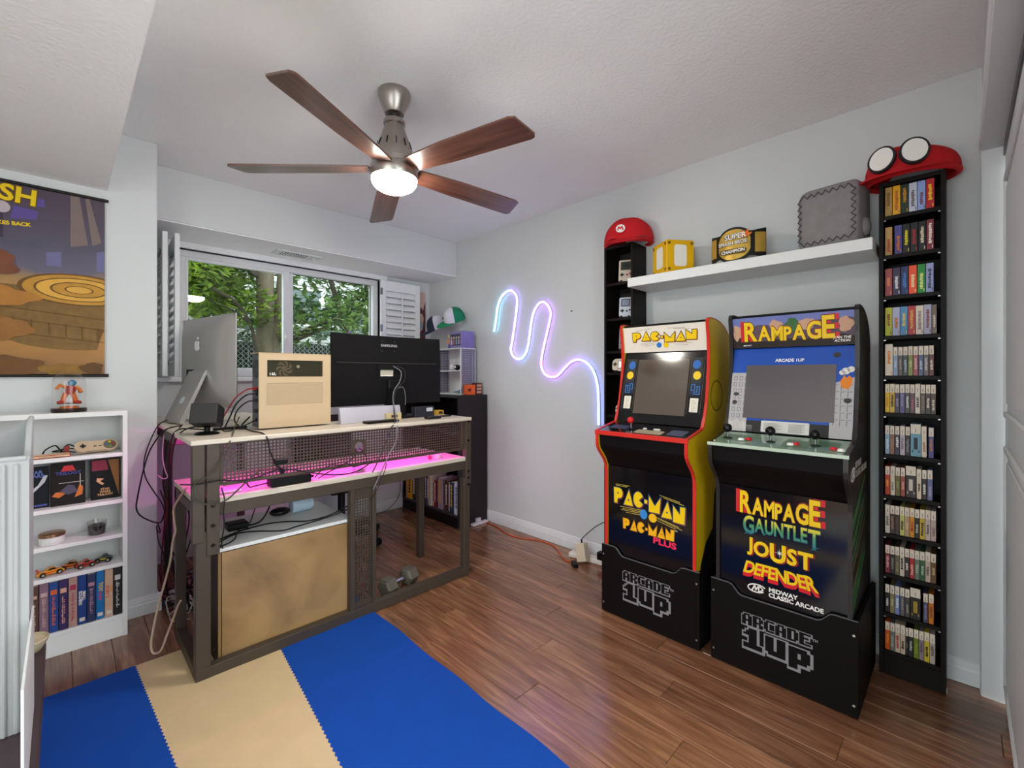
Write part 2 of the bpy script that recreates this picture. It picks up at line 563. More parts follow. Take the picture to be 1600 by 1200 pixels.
# ---- window
def window():
    VIN = M('#e6e8ea', 0.35, var=0.02, name='white_vinyl')
    w = struct(MB().box(WX0, WX1, YB + 0.045, YB + 0.125, WZ0, WZ0 + 0.045, bev=.004).build('window_1', VIN))
    w['label'] = 'white two-pane sliding window'
    def pt(n, *a, mat=VIN, p=w, bev=.003):
        return MB().box(*a, bev=bev).build(n, mat, p)
    f = 0.045
    y0, y1 = YB + 0.045, YB + 0.125
    pt('frame_head', WX0, WX1, y0, y1, WZ1 - f, WZ1)
    pt('frame_jamb', WX0, WX0 + f, y0, y1, WZ0 + f, WZ1 - f)
    pt('frame_jamb', WX1 - f, WX1, y0, y1, WZ0 + f, WZ1 - f)
    xm = 1.255
    # fixed right pane, sliding left sash in front
    pt('mullion', xm + 0.018, xm + 0.055, y0 + .03, y1, WZ0 + f, WZ1 - f)
    s = pt('sash_stile', xm - 0.028, xm + 0.016, y0 - .004, y0 + .04, WZ0 + f, WZ1 - f)
    pt('sash_stile', WX0 + f, WX0 + f + 0.016, y0 + .004, y0 + .04, WZ0 + f, WZ1 - f)
    pt('sash_rail', WX0 + f + .016, xm - .028, y0 + .004, y0 + .04, WZ1 - f - .018, WZ1 - f)
    pt('sash_rail', WX0 + f + .016, xm - .028, y0 + .004, y0 + .04, WZ0 + f, WZ0 + f + .022)
    G = glass('window_glass', (0.97, 0.99, 0.98), 0.018)
    MB().box(WX0 + f + .016, xm - .028, y0 + .018, y0 + .022, WZ0 + f + .022, WZ1 - f - .018).build('pane', G, w)
    MB().box(xm + .055, WX1 - f, y0 + .055, y0 + .059, WZ0 + f, WZ1 - f).build('pane', G, w)
    lk = MB().box(xm - .02, xm + .006, y0 - .018, y0 - .004, 1.50, 1.56, bev=.004).tube([(xm - .008, y0 - .02, 1.535), (xm - .022, y0 - .03, 1.515)], .005, 8)
    lk.build('sash_lock', VIN, w)
    # dark gasket lines round the panes
    gm = M('#202224', 0.6, name='gasket')
    g = MB()
    a0, a1, c0, c1 = xm + .055, WX1 - f, WZ0 + f, WZ1 - f
    for b in ((a0, a0 + .005, c0, c1), (a1 - .006, a1, c0, c1), (a0, a1, c0, c0 + .005), (a0, a1, c1 - .005, c1)):
        g.box(b[0], b[1], y0 + .048, y0 + .054, b[2], b[3])
    g.build('gasket', gm, w)
    # casing boards on the wall and the deep sill
    t = MB()
    t.box(WX0 - .065, WX0, YB - .02, YB + .045, WZ0 - .0, WZ1, bev=.003).box(WX1, WX1 + .065, YB - .02, YB + .045, WZ0, WZ1, bev=.003)
    t.box(WX0 - .065, WX1 + .065, YB - .02, YB + .045, WZ1, WZ1 + .043, bev=.003)
    o = struct(t.build('trim_3', VIN)); o['label'] = 'white casing around the window'
    t = MB().box(0.36, WX1 + .09, YB - .05, YB + .045, WZ0 - .03, WZ0, bev=.004)
    o = struct(t.build('trim_4', VIN)); o['label'] = 'white window sill board'
window()

def shutter(name_label, loc, rz, w, z0, z1, nl):
    SH = M('#eceeef', 0.4, var=0.01, name='shutter_paint')
    t = thing('window_shutter', name_label, 'shutter', loc, rz, 'plantation shutters at the window')
    h = z1 - z0
    st, th = 0.05, 0.026
    def b(n, *a):
        return MB().box(*a, bev=.003).build(n, SH, t, local=True)
    b('stile', 0, st, 0, th, 0, h); b('stile', w - st, w, 0, th, 0, h)
    b('rail', st, w - st, 0, th, 0, .09); b('rail', st, w - st, 0, th, h - .09, h)
    lv = None
    for i in range(nl):
        z = .09 + (h - .18) * (i + .5) / nl
        if lv is None:
            pts = [(-.028, -.003), (0, -.006), (.028, -.003), (.028, .003), (0, .006), (-.028, .003)]
            lv = MB().prism(pts, st + .002, w - st - .002, 'yz').build('louver', SH, t, local=True)
            o = lv
        else:
            o = lv.copy(); COL.objects.link(o); o.parent = t
        o.location = (0, th / 2, z); o.rotation_euler = (radians(62), 0, 0)
    b('tilt_rod', w / 2 - .006, w / 2 + .006, -.022, -.012, .10, h - .10)
    HG = M('#8d8f92', 0.3, 0.8, name='hinge_metal')
    for z in (.1, h / 2, h - .1):
        MB().box(-.004, .014, -.006, th * .4, z - .03, z + .03, bev=.002).build('hinge', HG, t, local=True)
    return t
shutter('white plantation shutter folded back flat beside the framed picture', (1.995, 3.628, 1.222), 0, 0.405, 1.222, 2.072, 12)
shutter('white plantation shutter swung into the room at the alcove corner', (0.492, 3.655, 1.222), radians(-93), 0.36, 1.222, 2.072, 12)
shutter('white plantation shutter folded close against the alcove side wall', (0.415, 3.655, 1.222), radians(-90), 0.36, 1.222, 2.072, 12)

# register in the bulkhead underside
v = thing('ceiling_vent', 'small white louvered air vent in the bulkhead underside', 'vent', (1.22, 3.50, ZS - 0.0115))
MB().box(1.08, 1.40, 3.43, 3.57, ZS - .0055 - .012, ZS - .0055 - .0055, bev=.002).build('cover_plate', TRIM, v)
MB().box(1.13, 1.30, 3.455, 3.545, ZS - .0055 - .0135, ZS - .0055 - .0118).build('opening', M('#3a3a3c', .7), v)
for k in range(9):
    MB().box(1.132 + k * .0185, 1.141 + k * .0185, 3.457, 3.543, ZS - .0055 - .017, ZS - .0055 - .0125).build('slat', TRIM, v)
MB().tube([(1.36, 3.50, ZS - .0055 - .012), (1.36, 3.50, ZS - .0055 - .022), (1.375, 3.49, ZS - .0055 - .028)], .003, 6).build('lever', TRIM, v)
# ------------------------------------------------------------------ outside the window
def outside():
    g = struct(MB().box(-6, 14, YB + 0.2, 16, -0.2, 0.0).build('ground_outside', M('#b9b6ae', 0.95, var=.15, scale=4, name='pale_bounce_ground')))  # unseen ground, made pale to bounce light up through the window
    g['label'] = 'unseen ground outside the window, pale to bounce light in'
    # neighbour house with lap siding
    h = thing('neighbour_house', 'white lap-sided house standing behind the garden trees', 'house', (5.5, 11.0, 0))
    MB().box(-5, 14, 11.06, 14, 0, 6.5).build('wall', M('#8d8f8c', .7), h)
    SD = M('#a6a8a6', .6, var=.03, name='lap_siding')
    bd = None
    for k in range(30):
        z = 0.5 + k * 0.19
        if bd is None:
            bd = MB().add([(-5, 11.06, 0), (14, 11.06, 0), (14, 11.06, .2), (-5, 11.06, .2), (-5, 11.0, 0), (14, 11.0, 0), (14, 11.045, .2), (-5, 11.045, .2)],
                          [(0, 3, 2, 1), (4, 5, 6, 7), (0, 1, 5, 4), (1, 2, 6, 5), (2, 3, 7, 6), (3, 0, 4, 7)]).build('siding_board', SD, h)
            o = bd
        else:
            o = bd.copy(); COL.objects.link(o); o.parent = h
        o.location = (0, 0, z)
    wn = MB().box(3.45, 4.5, 10.93, 11.0, 2.35, 3.3, bev=.01).build('house_window', M('#dfe3e2', .4), h)
    MB().box(3.53, 4.42, 10.915, 10.93, 2.43, 3.22).build('pane', M('#51605f', .1, name='far_glass'), wn)
    # chain-link fence with privacy slats
    f = thing('chain_link_fence', 'green-black chain-link fence with privacy slats and pale top rail', 'fence', (1.5, 6.0, 0))
    GR = M('#5f7468', .45, .3, name='fence_tube')
    MB().cyl((-3.5, 6, 1.80), (8, 6, 1.80), .025, n=10).build('top_rail', GR, f)
    for x in (-2.6, -0.4, 1.9, 2.86, 5.2):
        p = MB().cyl((x, 6, 0), (x, 6, 1.83), .032, n=10).build('post', GR, f)
        MB().ball((x, 6, 1.84), .04, 10).build('post_cap', GR, p)
    sl = MB()
    for k in range(190):
        x = -3.4 + k * 0.0585
        sl.box(x, x + .054, 6.0, 6.004, .02, 1.62 + .02 * random.random())
    o = sl.build('privacy_slat', M('#0f1513', .6, var=.2, name='slat_plastic'), f); o['kind'] = 'stuff'
    wr = MB()
    st = 0.0585
    for k in range(-32, 196):
        x = -3.4 + k * st
        for s in (1, -1):
            pts = []
            z0, z1 = .05, 1.79
            xa, xb = (x, x + (z1 - z0) * s)
            lo, hi = -3.45, 7.6
            def clip(xx, zz):
                return (xx, zz)
            wr.bar((xa, 5.988, z0), (xb, 5.988, z1), .005, .006, (0, 1, 0))
    o = wr.build('wire_mesh', M('#7d8780', .5, .2, name='fence_wire'), f, fix=False); o['kind'] = 'stuff'

    BARK = M('#5e5646', .9, var=.35, scale=18, bump=.8, bscale=40, name='bark')
    BARKD = M('#3c372c', .9, var=.3, scale=20, bump=.6, bscale=40, name='bark_dark')
    def leaves(mb, c, rad, n, size, rnd):
        for _ in range(n):
            while True:
                p = Vector((rnd.uniform(-1, 1), rnd.uniform(-1, 1), rnd.uniform(-1, 1)))
                if p.length < 1: break
            p = Vector((c[0] + p.x * rad[0], c[1] + p.y * rad[1], c[2] + p.z * rad[2]))
            a = Vector((rnd.gauss(0, 1), rnd.gauss(0, 1), rnd.gauss(0, .5))).normalized()
            b = a.cross(Vector((rnd.gauss(0, .5), rnd.gauss(0, .5), 1))).normalized()
            s = size * rnd.uniform(.6, 1.3)
            n_ = a.cross(b) * s * .12
            mb.add([p - a * s, p - b * s * .42 + n_, p + a * s, p + b * s * .42 + n_], [(0, 1, 2), (0, 2, 3)])
    def leafmat(name, h1, h2):
        m = bpy.data.materials.new(name); m.use_nodes = True
        nt = m.node_tree; b = nt.nodes['Principled BSDF']
        n = nt.nodes.new('ShaderNodeTexNoise'); n.inputs['Scale'].default_value = 7; n.inputs['Detail'].default_value = 4
        tc = nt.nodes.new('ShaderNodeTexCoord')
        cr = nt.nodes.new('ShaderNodeValToRGB')
        cr.color_ramp.elements[0].position = .35; cr.color_ramp.elements[0].color = hexc(h1)
        cr.color_ramp.elements[1].position = .65; cr.color_ramp.elements[1].color = hexc(h2)
        nt.links.new(tc.outputs['Object'], n.inputs['Vector']); nt.links.new(n.outputs['Fac'], cr.inputs[0])
        nt.links.new(cr.outputs[0], b.inputs['Base Color'])
        b.inputs['Roughness'].default_value = .45
        b.inputs['Subsurface Weight'].default_value = 0.0
        tr_ = nt.nodes.new('ShaderNodeBsdfTranslucent')
        nt.links.new(cr.outputs[0], tr_.inputs[0])
        mx = nt.nodes.new('ShaderNodeMixShader'); mx.inputs[0].default_value = .4
        nt.links.new(b.outputs[0], mx.inputs[1]); nt.links.new(tr_.outputs[0], mx.inputs[2])
        nt.links.new(mx.outputs[0], nt.nodes['Material Output'].inputs['Surface'])
        return m
    LM1 = leafmat('leaf_yellow_green', '#3f5a1c', '#8aa438')
    LM2 = leafmat('leaf_deep_green', '#1f3a20', '#4e7038')
    LM3 = leafmat('leaf_mid_green', '#2c4820', '#6c8842')
    rnd = random.Random(3)
    # big tree with forked trunk
    t = thing('garden_tree', 'forked garden tree trunk with yellow-green leaves beside the fence', 'tree', (1.60, 5.35, 0))
    MB().tube(spline([(1.60, 5.35, 0), (1.59, 5.35, 1.0), (1.57, 5.34, 1.55), (1.56, 5.34, 2.2), (1.55, 5.33, 2.9), (1.57, 5.32, 3.8), (1.5, 5.2, 4.8)], 4),
              [.13, .125, .12, .115, .11, .105, .10, .097, .094, .092, .09, .088, .086, .085, .084, .083, .082, .08, .075, .07, .065, .06, .055, .05, .045], 12).build('trunk', BARK, t)
    MB().tube(spline([(1.58, 5.34, 1.35), (1.70, 5.33, 1.8), (1.75, 5.32, 2.3), (1.79, 5.3, 3.0), (1.88, 5.3, 3.9)], 4), [.085] * 5 + [.075] * 6 + [.06] * 6, 10).build('bough', BARK, t)
    for pts, r in (([(1.53, 5.33, 2.28), (1.42, 5.30, 2.32), (1.30, 5.25, 2.46), (1.1, 5.2, 2.62)], .03),
                   ([(1.50, 5.3, 2.45), (1.36, 5.2, 2.62), (1.2, 5.1, 2.75)], .02),
                   ([(1.56, 5.3, 1.1), (1.45, 5.25, 1.5), (1.38, 5.2, 1.75), (1.22, 5.1, 1.95), (1.0, 5.0, 2.05)], .018),
                   ([(1.38, 5.2, 1.75), (1.2, 5.15, 1.88), (.95, 5.1, 1.95), (.7, 5.1, 1.92)], .010)):
        MB().tube(spline(pts, 4), r, 7).build('branch', BARKD, t)
    lf = MB()
    for k in range(26):
        leaves(lf, (rnd.uniform(.2, 1.36), rnd.uniform(4.9, 5.9), rnd.uniform(1.95, 3.0)), (.34, .3, .26), 300, .05, rnd)
    leaves(lf, (1.7, 5.2, 1.75), (.07, .1, .25), 60, .05, rnd)
    o = lf.build('foliage', LM1, t, fix=False); o['kind'] = 'stuff'
    # rhododendron-like shrub to the right
    t = thing('garden_shrub', 'broad dark green shrub with bare stems above the fence', 'shrub', (3.2, 5.5, 0))
    for pts, r in (([(2.75, 5.5, 0), (2.7, 5.45, 1.2), (2.3, 5.35, 2.3), (2.1, 5.3, 3.0)], .03),
                   ([(1.75, 5.5, 1.55), (2.2, 5.45, 1.85), (2.7, 5.4, 2.02), (3.1, 5.35, 2.2)], .026),
                   ([(1.9, 5.45, 1.62), (2.4, 5.4, 1.9), (2.9, 5.4, 2.35), (3.4, 5.35, 2.8)], .02),
                   ([(3.0, 5.5, 0), (2.95, 5.45, 1.5), (2.75, 5.4, 2.4), (2.7, 5.3, 3.2)], .022),
                   ([(3.4, 5.5, 0), (3.5, 5.45, 1.6), (3.8, 5.4, 2.6)], .025)):
        MB().tube(spline(pts, 5), r, 7).build('stem', BARKD, t)
    lf = MB()
    for k in range(40):
        leaves(lf, (rnd.uniform(1.9, 4.5), rnd.uniform(4.9, 5.6), rnd.uniform(1.75, 3.3)), (.34, .3, .25), 200, .055, rnd)
    o = lf.build('foliage', LM3, t, fix=False); o['kind'] = 'stuff'
    fl_ = MB()
    for k in range(7):
        c = (rnd.uniform(2.0, 3.1), rnd.uniform(5.0, 5.4), rnd.uniform(1.95, 2.15))
        fl_.ball(c, .03, 8)
    fl_.build('blossom', M('#eef0e8', .7), t)['kind'] = 'stuff'
    # hedge behind
    t = thing('background_tree', 'dense deep green tree between the fence and the house', 'tree', (1.0, 8.0, 0))
    MB().tube([(1.0, 8, 0), (1.05, 8, 2.0), (.9, 8, 4)], [.15, .12, .07], 10).build('trunk', BARKD, t)
    lf = MB()
    for k in range(46):
        leaves(lf, (rnd.uniform(-1.4, 4.8), rnd.uniform(7.2, 8.6), rnd.uniform(1.5, 4.9)), (.6, .5, .45), 170, .10, rnd)
    o = lf.build('foliage', LM2, t, fix=False); o['kind'] = 'stuff'
outside()

# ------------------------------------------------------------------ ceiling fan
def fan():
    NI = M('#a9a099', .32, 1.0, var=.05, name='brushed_nickel')
    cx, cy = 1.008, 1.72
    t = thing('ceiling_fan', 'brushed nickel five-blade ceiling fan with a lit glass bowl', 'ceiling fan', (cx, cy, ZC))
    C = lambda z=0: (cx, cy, z)
    MB().lathe([(.0, 2.439), (.066, 2.439), (.069, 2.43), (.069, 2.418), (.064, 2.40), (.052, 2.375), (.042, 2.355), (.040, 2.345), (.028, 2.342), (0, 2.342)], C(), 32).build('canopy', NI, t)
    MB().ball(C(2.342), .022, 14).build('hanger_ball', M('#2c2a29', .4), t)
    MB().cyl(C(2.34), C(2.30), .011, n=14).build('downrod', NI, t)
    MB().lathe([(.0, 2.318), (.043, 2.318), (.046, 2.314), (.046, 2.300), (.042, 2.296), (0, 2.296)], C(), 28).build('coupling', NI, t)
    hs = MB().lathe([(.0, 2.297), (.040, 2.297), (.046, 2.275), (.056, 2.245), (.068, 2.215), (.078, 2.185), (.083, 2.165), (.084, 2.150), (.085, 2.145), (.0, 2.145)], C(), 40).build('motor_housing', NI, t)
    for k in range(12):
        a = 2 * pi * k / 12 + .1
        p = Vector((cx + .0665 * cos(a), cy + .0665 * sin(a), 2.222)); q = Vector((cx + .0775 * cos(a), cy + .0775 * sin(a), 2.190))
        MB().bar(p, q, .004, .003, (cos(a), sin(a), 0)).build('vent_slot', M('#151413', .7), hs)
    MB().lathe([(.0, 2.147), (.088, 2.147), (.093, 2.143), (.093, 2.118), (.0, 2.118)], C(), 40).build('blade_hub', NI, t)
    rg = MB().lathe([(.0, 2.119), (.096, 2.119), (.099, 2.115), (.099, 2.072), (.096, 2.068), (.0, 2.068)], C(), 40).build('light_ring', NI, t)
    # glass bowl is the lamp
    g = bpy.data.materials.new('lit_frosted_glass'); g.use_nodes = True
    b = g.node_tree.nodes['Principled BSDF']
    b.inputs['Base Color'].default_value = (1, .95, .85, 1)
    b.inputs['Emission Color'].default_value = (1, .94, .83, 1)
    b.inputs['Emission Strength'].default_value = FAN_POWER
    MB().lathe([(.094, 2.0685), (.095, 2.060), (.092, 2.048), (.082, 2.034), (.062, 2.022), (.035, 2.015), (.0, 2.013)], C(), 40).build('glass_bowl', g, t)
    # blades
    WD = bpy.data.materials.new('blade_walnut'); WD.use_nodes = True
    nt = WD.node_tree; bb = nt.nodes['Principled BSDF']
    tc = nt.nodes.new('ShaderNodeTexCoord'); mp = nt.nodes.new('ShaderNodeMapping'); mp.inputs['Scale'].default_value = (3, 45, 10)
    n = nt.nodes.new('ShaderNodeTexNoise'); n.inputs['Scale'].default_value = 1; n.inputs['Detail'].default_value = 5
    cr = nt.nodes.new('ShaderNodeValToRGB')
    cr.color_ramp.elements[0].position = .3; cr.color_ramp.elements[0].color = hexc('#3f261f')
    cr.color_ramp.elements[1].position = .7; cr.color_ramp.elements[1].color = hexc('#6d4334')
    nt.links.new(tc.outputs['Object'], mp.inputs[0]); nt.links.new(mp.outputs[0], n.inputs['Vector']); nt.links.new(n.outputs['Fac'], cr.inputs[0]); nt.links.new(cr.outputs[0], bb.inputs['Base Color'])
    bb.inputs['Roughness'].default_value = .28
    bb.inputs['Coat Weight'].default_value = .6; bb.inputs['Coat Roughness'].default_value = .25
    outline = [(.10, -.042), (.30, -.058), (.62, -.062), (.645, -.054), (.668, .046), (.660, .060), (.645, .064), (.30, .058), (.10, .046)]
    bl = None
    for k in range(5):
        a = radians(138 + 72 * k)
        if bl is None:
            bl = MB().prism(outline, -.004, .004, 'xy').build('blade', WD, t, local=True); o = bl
        else:
            o = bl.copy(); COL.objects.link(o); o.parent = t
        o.location = (0, 0, 2.112 - ZC)
        o.rotation_euler = Matrix.Rotation(a, 3, 'Z').to_4x4().to_euler()
        m = Matrix.Rotation(a, 4, 'Z') @ Matrix.Rotation(radians(1.2), 4, 'Y') @ Matrix.Rotation(radians(-11), 4, 'X')
        o.rotation_euler = m.to_euler()
    return t
FAN_POWER = 95.0
fan()

# ------------------------------------------------------------------ rug
def rug():
    t = thing('striped_rug', 'flat cotton rug with blue, cream and blue stripes under the desk', 'rug', (.55, 1.6, 0))
    def cloth(h, name):
        return M(h, .95, var=.10, scale=9, bump=.35, bscale=420, name=name)
    BL = cloth('#0748a6', 'rug_blue'); CRM = cloth('#d8bd93', 'rug_cream')
    def strip(xa, xb, m, name, seed):
        rn = random.Random(seed)
        ny = 170
        v, f = [], []
        L = []
        for j in range(ny + 1):
            y = .55 + (2.46 - .55) * j / ny
            L.append((xa(y, j), xb(y, j), y))
        for (a, b, y) in L:
            for k in range(9):
                x = a + (b - a) * k / 8
                z = .0075 + .0006 * sin(x * 23 + y * 7) + .0005 * sin(y * 19 - x * 5)
                v.append((x, y, z))
        for (a, b, y) in L:
            v += [(a, y, .0008), (b, y, .0008)]
        o = (ny + 1) * 9
        for j in range(ny):
            for k in range(8):
                f.append((j * 9 + k, j * 9 + k + 1, (j + 1) * 9 + k + 1, (j + 1) * 9 + k))
            f.append((o + 2 * j, j * 9, (j + 1) * 9, o + 2 * j + 2))
            f.append((j * 9 + 8, o + 2 * j + 1, o + 2 * j + 3, (j + 1) * 9 + 8))
            f.append((o + 2 * j, o + 2 * j + 2, o + 2 * j + 3, o + 2 * j + 1))
        f.append(tuple(range(9)) + (o + 1, o)); f.append(tuple(reversed([ny * 9 + k for k in range(9)])) + (o + 2 * ny, o + 2 * ny + 1))
        MB().add(v, f, False).build(name, m, t)
    # woven zig-zag joins between the stripes
    s1 = lambda y, j: .31 - .047 * (y - .55) + (.003 if j % 2 else -.003)
    s2 = lambda y, j: .54 + .095 * (y - .55) + (.003 if j % 2 else -.003)
    strip(lambda y, j: -.105, s1, BL, 'blue_stripe', 1)
    strip(s1, s2, CRM, 'cream_stripe', 2)
    strip(s2, lambda y, j: 1.115 + .02 * (y - .55) + .004 * sin(y * 14), BL, 'blue_stripe', 3)
rug()
# ------------------------------------------------------------------ desk
DX0, DX1, DY0 = 0.376, 1.782, 2.150
def perf(mb, x0, x1, z0, z1, y, pitch, hole, th=.0015, holes=()):
    """perforated sheet in the XZ plane as crossing strips; plates with round openings in holes (cx, cz, half, r)"""
    def blocked(xa, xb, za, zb):
        return [h for h in holes if not (xb < h[0] - h[2] or xa > h[0] + h[2] or zb < h[1] - h[2] or za > h[1] + h[2])]
    s = pitch - hole
    nx = int(round((x1 - x0) / pitch)); nz = int(round((z1 - z0) / pitch))
    px, pz = (x1 - x0) / nx, (z1 - z0) / nz
    for i in range(nx + 1):
        x = x0 + i * px
        segs = [(z0, z1)]
        for h in holes:
            if abs(x - h[0]) < h[2]:
                segs = [(z0, h[1] - h[2]), (h[1] + h[2], z1)]
        for a, b in segs:
            if b > a: mb.box(x - s / 2, x + s / 2, y, y + th, a, b)
    for j in range(nz + 1):
        z = z0 + j * pz
        segs = [(x0, x1)]
        for h in holes:
            if abs(z - h[1]) < h[2]:
                segs = [(x0, h[0] - h[2]), (h[0] + h[2], x1)]
        for a, b in segs:
            if b > a: mb.box(a, b, y + .0002, y + th - .0002, z - s / 2, z + s / 2)
    for cx, cz, hf, r in holes:
        n = 24
        ring = [(cx + r * cos(2 * pi * k / n), cz + r * sin(2 * pi * k / n)) for k in range(n)]
        sq = []
        for k in range(n):
            a = 2 * pi * k / n
            m_ = max(abs(cos(a)), abs(sin(a)))
            sq.append((cx + hf * cos(a) / m_, cz + hf * sin(a) / m_))
        for k in range(n):
            k2 = (k + 1) % n
            for yy in (y - .001, y + th + .001):
                mb.quad((ring[k][0], yy, ring[k][1]), (sq[k][0], yy, sq[k][1]), (sq[k2][0], yy, sq[k2][1]), (ring[k2][0], yy, ring[k2][1]))
            mb.quad((ring[k][0], y - .006, ring[k][1]), (ring[k2][0], y - .006, ring[k2][1]), (ring[k2][0], y + .006, ring[k2][1]), (ring[k][0], y + .006, ring[k][1]))

STEEL = M('#4b4037', .45, .10, var=.06, name='dark_steel_frame')
def board_mat():
    m = bpy.data.materials.new('pale_wood_board'); m.use_nodes = True
    nt = m.node_tree; b = nt.nodes['Principled BSDF']
    tc = nt.nodes.new('ShaderNodeTexCoord'); mp = nt.nodes.new('ShaderNodeMapping'); mp.inputs['Scale'].default_value = (2, 60, 60)
    n = nt.nodes.new('ShaderNodeTexNoise'); n.inputs['Scale'].default_value = 1; n.inputs['Detail'].default_value = 4
    cr = nt.nodes.new('ShaderNodeValToRGB')
    cr.color_ramp.elements[0].position = .3; cr.color_ramp.elements[0].color = hexc('#c2b3a2')
    cr.color_ramp.elements[1].position = .7; cr.color_ramp.elements[1].color = hexc('#d9cebf')
    nt.links.new(tc.outputs['Object'], mp.inputs[0]); nt.links.new(mp.outputs[0], n.inputs['Vector']); nt.links.new(n.outputs['Fac'], cr.inputs[0]); nt.links.new(cr.outputs[0], b.inputs['Base Color'])
    b.inputs['Roughness'].default_value = .4
    return m
BOARD = board_mat()

def desk():
    t = thing('l_shaped_desk', 'dark steel L-shaped desk with pale wooden tops and perforated panels', 'desk', ((DX0 + DX1) / 2, DY0 + .3, 0))
    def b(n, *a, mat=STEEL, bev=.002):
        return MB().box(*a, bev=bev).build(n, mat, t)
    w = .042
    Z1, Z2 = .73, .97
    # front frame
    b('bottom_rail', DX0, DX1, DY0, DY0 + w, .002, .052)
    pl = b('post', DX0, DX0 + .052, DY0, DY0 + w, .052, .60)
    pr = b('post', DX1 - .045, DX1, DY0, DY0 + w, .052, .60)
    # outer uprights carry the hutch and lap the posts with bolted plates
    for x0, x1 in ((DX0 - .012, DX0 + .030), (DX1 - .034, DX1 + .004)):
        b('upright', x0, x1, DY0 - .006, DY0 + .03, .56, Z2 - .02)
    b('upright', DX0 + .036, DX0 + .082, DY0 - .004, DY0 + .03, .50, Z2 - .02)
    b('apron', DX0 + .05, DX1 - .03, DY0, DY0 + w, .655, .705)
    for x in (1.018, 1.135):
        b('divider_post', x, x + .022, DY0 + .002, DY0 + w, .052, .655)
    BOLT = M('#211e1c', .35, .8, name='bolt_head')
    for x, z in ((DX0 + .058, .70), (DX0 + .058, .62), (DX0 + .058, .54), (DX0 + .058, .12), (DX1 - .016, .64), (DX1 - .016, .60), (DX1 - .016, .56), (DX1 - .016, .945), (DX1 - .016, .83)):
        MB().lathe([(0, 0), (.006, 0), (.0075, .003), (.0075, .005)], (x, DY0 - .010, z), 12, 'y').build('bolt', BOLT, t)
    # side frames and user-side legs
    b('side_rail', DX0, DX0 + .04, DY0 + w, 2.62, .66, .70)
    b('side_rail', DX1 - .04, DX1, DY0 + w, 2.62, .66, .70)
    b('floor_rail', DX0, DX0 + .04, DY0 + w, 2.60, .002, .05)
    b('leg', DX0, DX0 + .04, 2.58, 2.62, 0, .70)
    b('leg', 1.70, 1.74, 2.58, 2.62, 0, .70)
    b('leg', .455, .495, 3.52, 3.56, 0, .95)
    b('leg', .86, .90, 3.52, 3.56, 0, .95)
    b('rear_apron', DX0, DX1, 2.58, 2.62, .655, .705)
    b('return_rail', .375, .415, 2.62, 3.56, .90, .945)
    # tops
    b('desk_top', DX0 + .002, DX1 - .034, DY0 + .031, 2.66, .7052, Z1, mat=BOARD, bev=.003)
    b('desk_front_strip', DX0 + .083, DX1 - .035, DY0 - .002, DY0 + .0308, .7052, Z1, mat=BOARD, bev=.002)
    b('hutch_top', DX0 - .018, DX1 + .008, DY0 - .010, 2.50, Z2 - .02, Z2, mat=BOARD, bev=.003)
    b('return_top', DX0 - .008, .92, 2.501, 3.58, Z2 - .02, Z2, mat=BOARD, bev=.003)
    # perforated modesty panel
    mb = MB()
    perf(mb, DX0 + .095, DX1 - .055, .785, .942, DY0 + .012, .0148, .0094, holes=[(1.00 + .065, .868, .036, .024)])
    b('panel_frame', DX0 + .082, DX0 + .096, DY0 + .008, DY0 + .018, .775, .95, bev=.001)
    b('panel_frame', DX1 - .056, DX1 - .034, DY0 + .008, DY0 + .018, .775, .95, bev=.001)
    b('panel_frame', DX0 + .096, DX1 - .056, DY0 + .008, DY0 + .018, .772, .782, bev=.001)
    b('panel_frame', DX0 + .096, DX1 - .056, DY0 + .008, DY0 + .018, .940, .95, bev=.001)
    mb.build('perforated_panel', STEEL, t, fix=False)
    mb = MB()
    perf(mb, 1.046, 1.129, .085, .60, DY0 + .014, .0140, .0090, holes=[(1.0875, .155, .028, .0215)])
    mb.build('perforated_panel', STEEL, t, fix=False)
    b('panel_frame', 1.040, 1.135, DY0 + .01, DY0 + .02, .052, .082, bev=.001)
    b('panel_frame', 1.040, 1.135, DY0 + .01, DY0 + .02, .603, .655, bev=.001)
        # magenta light strip fixed under the hutch top
    st = MB().box(DX0 + .10, DX1 - .06, 2.255, 2.265, Z2 - .0265, Z2 - .0205)
    st.build('light_strip', emit('magenta_led', (1.0, .08, .75), 14), t)
    st = MB().box(DX0 + .02, DX0 + .03, 2.52, 3.5, Z2 - .0265, Z2 - .0205)
    st.build('light_strip', emit('magenta_led', (1.0, .08, .75), 14), t)
    for nm, loc, sx, sy, e in (('desk_led_light', ((DX0 + DX1) / 2, 2.26, Z2 - .028), 1.25, .012, LED_POWER),
                               ('return_led_light', (DX0 + .025, 3.0, Z2 - .028), .012, .95, LED_POWER * .5)):
        ld = bpy.data.lights.new(nm, 'AREA'); ld.shape = 'RECTANGLE'; ld.size = sx; ld.size_y = sy
        ld.energy = e; ld.color = (1.0, .06, .72)
        lo = bpy.data.objects.new(nm, ld); COL.objects.link(lo); lo.location = loc
LED_POWER = 3.5
desk()

